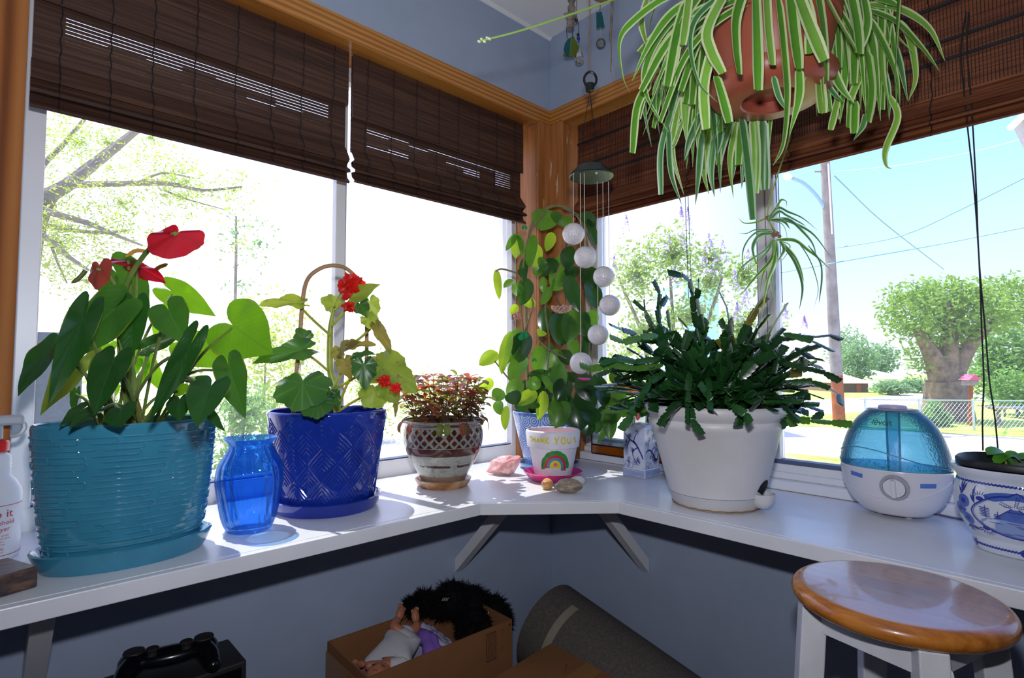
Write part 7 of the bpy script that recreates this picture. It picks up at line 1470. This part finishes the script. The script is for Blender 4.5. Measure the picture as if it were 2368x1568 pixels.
# ---- black plush with long fur, hanging over the far corner of the carton
m_fur = plain('black_fur', '#06070b', .8, .2); pc0 = D(1085, 1440, 1.62)
pl = thing('plush_toy', 'shaggy black fur plush slumped over the far end of the open carton', 'plush', D(1080, 1450, 1.62)); rf_ = random.Random(4)
lumps = [(958, 1404, -.036, .024), (982, 1394, -.040, .032), (1020, 1402, -.050, .034), (1046, 1386, -.068, .050), (1088, 1398, -.078, .054), (1135, 1420, -.090, .054), (1152, 1432, -.082, .036), (1096, 1440, -.115, .048), (1118, 1450, -.125, .045), (1092, 1468, -.150, .034)]
b = MB(); furp = []
for x, y, d, R_ in lumps:
    c_ = WLp(x, y, d); b.ball(c_, R_ * .88, 18, f=lambda q: 1 + .12 * noise.noise(q * 2.2))
    for _ in range(900):
        q = V((rf_.gauss(0, 1), rf_.gauss(0, 1), rf_.gauss(0, 1))).normalized(); p = c_ + q * R_ * .86; d2 = (q + V((rf_.gauss(0, .35), rf_.gauss(0, .35), rf_.gauss(-.25, .35)))).normalized(); L = rf_.uniform(.010, .024); s_ = d2.orthogonal().normalized() * .0013
        e_ = p + d2 * L; e_.y = min(e_.y, -.004); furp.append((p + s_, p - s_, e_))
b.build('body', m_fur, pl); b2 = MB()
for a, c, e_ in furp: b2.add([a, c, e_], [(0, 1, 2)])
tag(b2.build('fur', m_fur, pl, smooth=False), kind='stuff')
c_ = WLp(1022, 1386, -.135); b = MB()
for i in range(4): b.tube([c_ + RGT * (.004 * i) + UPV * (-.004), c_ + RGT * (.004 * i + .004) + UPV * .004], .0007, 5)
b.build('care_tag', m_str, pl); MB().box(WLp(1130, 1416, -.155), (.010, .002, .003), YAW).build('care_tag', m_str, pl); MB().ball(WLp(1102, 1377, -.10), .008, 10, sc_=(1.5, 1, .8)).build('orange_patch', m_tape, pl)
# ---- closed carton in front, carpet roll, black boxes
b0 = V((-.290, -.268, 0)); q = [b0, b0 + V((-.34, -.03, 0)), b0 + V((-.36, -.33, 0)), b0 + V((-.012, -.30, 0))]
cc_ = thing('closed_carton', 'closed brown cardboard carton with a taped lid in front of the rolled carpet', 'box', b0 + V((-.18, -.16, 0))); z1 = .40
bxm = MB(); bxm.add([p + V((0, 0, .002)) for p in q] + [p + V((0, 0, z1)) for p in q], [(0, 1, 2, 3), (7, 6, 5, 4), (4, 5, 1, 0), (5, 6, 2, 1), (6, 7, 3, 2), (7, 4, 0, 3)]); bxm.build('carton_body', m_cb, cc_, smooth=False, merge=True)
a, c = q[0].lerp(q[3], .48), q[1].lerp(q[2], .48); w_ = (q[3] - q[0]).normalized() * .024; MB().add([p + V((0, 0, z)) for z in (z1 + .0002, z1 + .0006) for p in (a - w_, a + w_, c + w_, c - w_)], [(3, 2, 1, 0), (4, 5, 6, 7), (0, 1, 5, 4), (1, 2, 6, 5), (2, 3, 7, 6), (3, 0, 4, 7)]).build('lid_tape', m_tape, cc_, smooth=False)
a, c = D(1310, 1533, 1.4), D(1312, 1558, 1.4); k = P(1310, 1535, z1 + .001); k2 = P(1306, 1556, z1 + .001); MB().tube([k, k.lerp(k2, .5) + V((.002, 0, 0)), k2], .0006, 5).build('pen_mark', m_ink_, cc_)
m_cp = plain('carpet_back', '#5a5450', .95, .1, var='#6d6660', vs=160, bump=.5, bs=420, bd=.002); m_tp2 = plain('masking_tape', '#9a907e', .6)
ro = thing('rolled_carpet', 'grey-brown carpet rolled up and taped, leaning along the right wall', 'carpet', (-.14, -.6, 0)); RR = .125
r0, r1 = D(1165, 1440, 1.62), None; r0 = V((-.155, -.130, .352)); r1 = V((-.130, -1.02, .128)); ax_ = (r1 - r0).normalized(); ua = ax_.orthogonal().normalized(); ub = ax_.cross(ua)
def rollp(s, a, rr): return r0 + ax_ * s + (ua * math.cos(a) + ub * math.sin(a)) * rr
LL = (r1 - r0).length; b = MB(); b.grid(10, 64, lambda u, v: rollp(u * LL, 2 * PI * v, RR - .0015 * math.cos(2 * PI * v))); 
vs = [rollp(0, q_ * .2, RR * (1 - q_ / 130)) for q_ in range(110)] + [rollp(0, q_ * .2, RR * (1 - q_ / 130) - .010) for q_ in range(110)]; b.add(vs, [(i, i + 1, 111 + i, 110 + i) for i in range(109)])
vs = [rollp(.02, q_ * 2 * PI / 32, RR * .97) for q_ in range(32)]; b.add(vs, [tuple(range(32))]); vs = [rollp(LL, q_ * 2 * PI / 32, RR) for q_ in range(32)]; b.add(vs, [tuple(range(31, -1, -1))]); b.build('carpet', m_cp, ro)
for s in (.085, .60): MB().grid(1, 64, lambda u, v: rollp(s + u * .022 + .006 * math.sin(2 * PI * v), 2 * PI * v, RR + .0009)).build('tape_band', m_tp2, ro)
m_bb = plain('black_cabinet', '#2a2829', .6, .4, var='#242223', vs=9); m_blkg = plain('black_gloss', '#0b0c10', .22, .5, coat=.2)
eb = thing('electronics_box', 'black box-shaped electronics cabinet under the shelf at lower left', 'box', (-1.095, -.09, 0))
MB().box2((-1.215, -.142, .001), (-.980, -.030, .555)).build('cabinet', m_bb, eb, smooth=False, bevel=.004)
b = MB(); b.box2((-1.205, -.1455, .01), (-.990, -.1425, .545)); b.build('front_face', m_blkg, eb, smooth=False)
MB().box(P(503, 1514, .5555), (.008, .006, .0006), .6).build('badge', m_ink_, eb, smooth=False)
# game controller lying on it
gc0 = P(392, 1512, .5805); gu = (P(487, 1490, .58) - P(305, 1530, .58)); gu.z = 0; gu.normalize(); gv = V((-gu.y, gu.x, 0)); gp = thing('game_controller', 'black game controller with two thumbsticks lying on the black cabinet', 'controller', gc0); GZ0 = .5565
def gcp(x, y, z): return V((gc0.x, gc0.y, GZ0)) + gu * x + gv * y + V((0, 0, z))
b = MB(); Rg = Matrix((gu, gv, V((0, 0, 1)))).transposed()
b.ball(gcp(0, 0, .022), 1, 28, sc_=(.060, .024, .016), R=Rg)
for sx in (-1, 1): b.ball(gcp(sx * .052, .002, .023), 1, 24, sc_=(.026, .027, .0175), R=Rg); b.tube(bez([gcp(sx * .052, 0, .022), gcp(sx * .062, -.030, .020), gcp(sx * .068, -.058, .0135)], 5), [.018, .0185, .018, .0175, .017, .0165, .016, .015, .014, .0135, .011], 14); b.ball(gcp(sx * .0685, -.058, .0135), .0125, 14)
b.build('body', m_blkg, gp); 
for sx in (-1, 1):
    MB().lathe([(.0005, 0), (.008, 0), (.0075, .007), (.0105, .010), (.0105, .0125), (.009, .0135), (.0005, .0125)], 24, gcp(sx * .026, -.012, .033)).build('thumbstick', m_bb, gp)
    MB().lathe([(.0005, 0), (.017, 0), (.016, .003), (.0005, .0035)], 24, gcp(sx * .054, .004, .038)).build('button_pad', m_bb, gp)
sk = D(605, 1600, 1.28); MB_ = MB().lathe([(.0005, .001), (.03, .001), (.032, sk.z + .03), (.026, sk.z + .046), (.0005, sk.z + .05)], 32, (sk.x, min(sk.y, -.05), 0)); tag(MB_.build('black_canister', m_bb), 'rounded black canister top showing at the bottom edge beside the cabinet', 'canister')
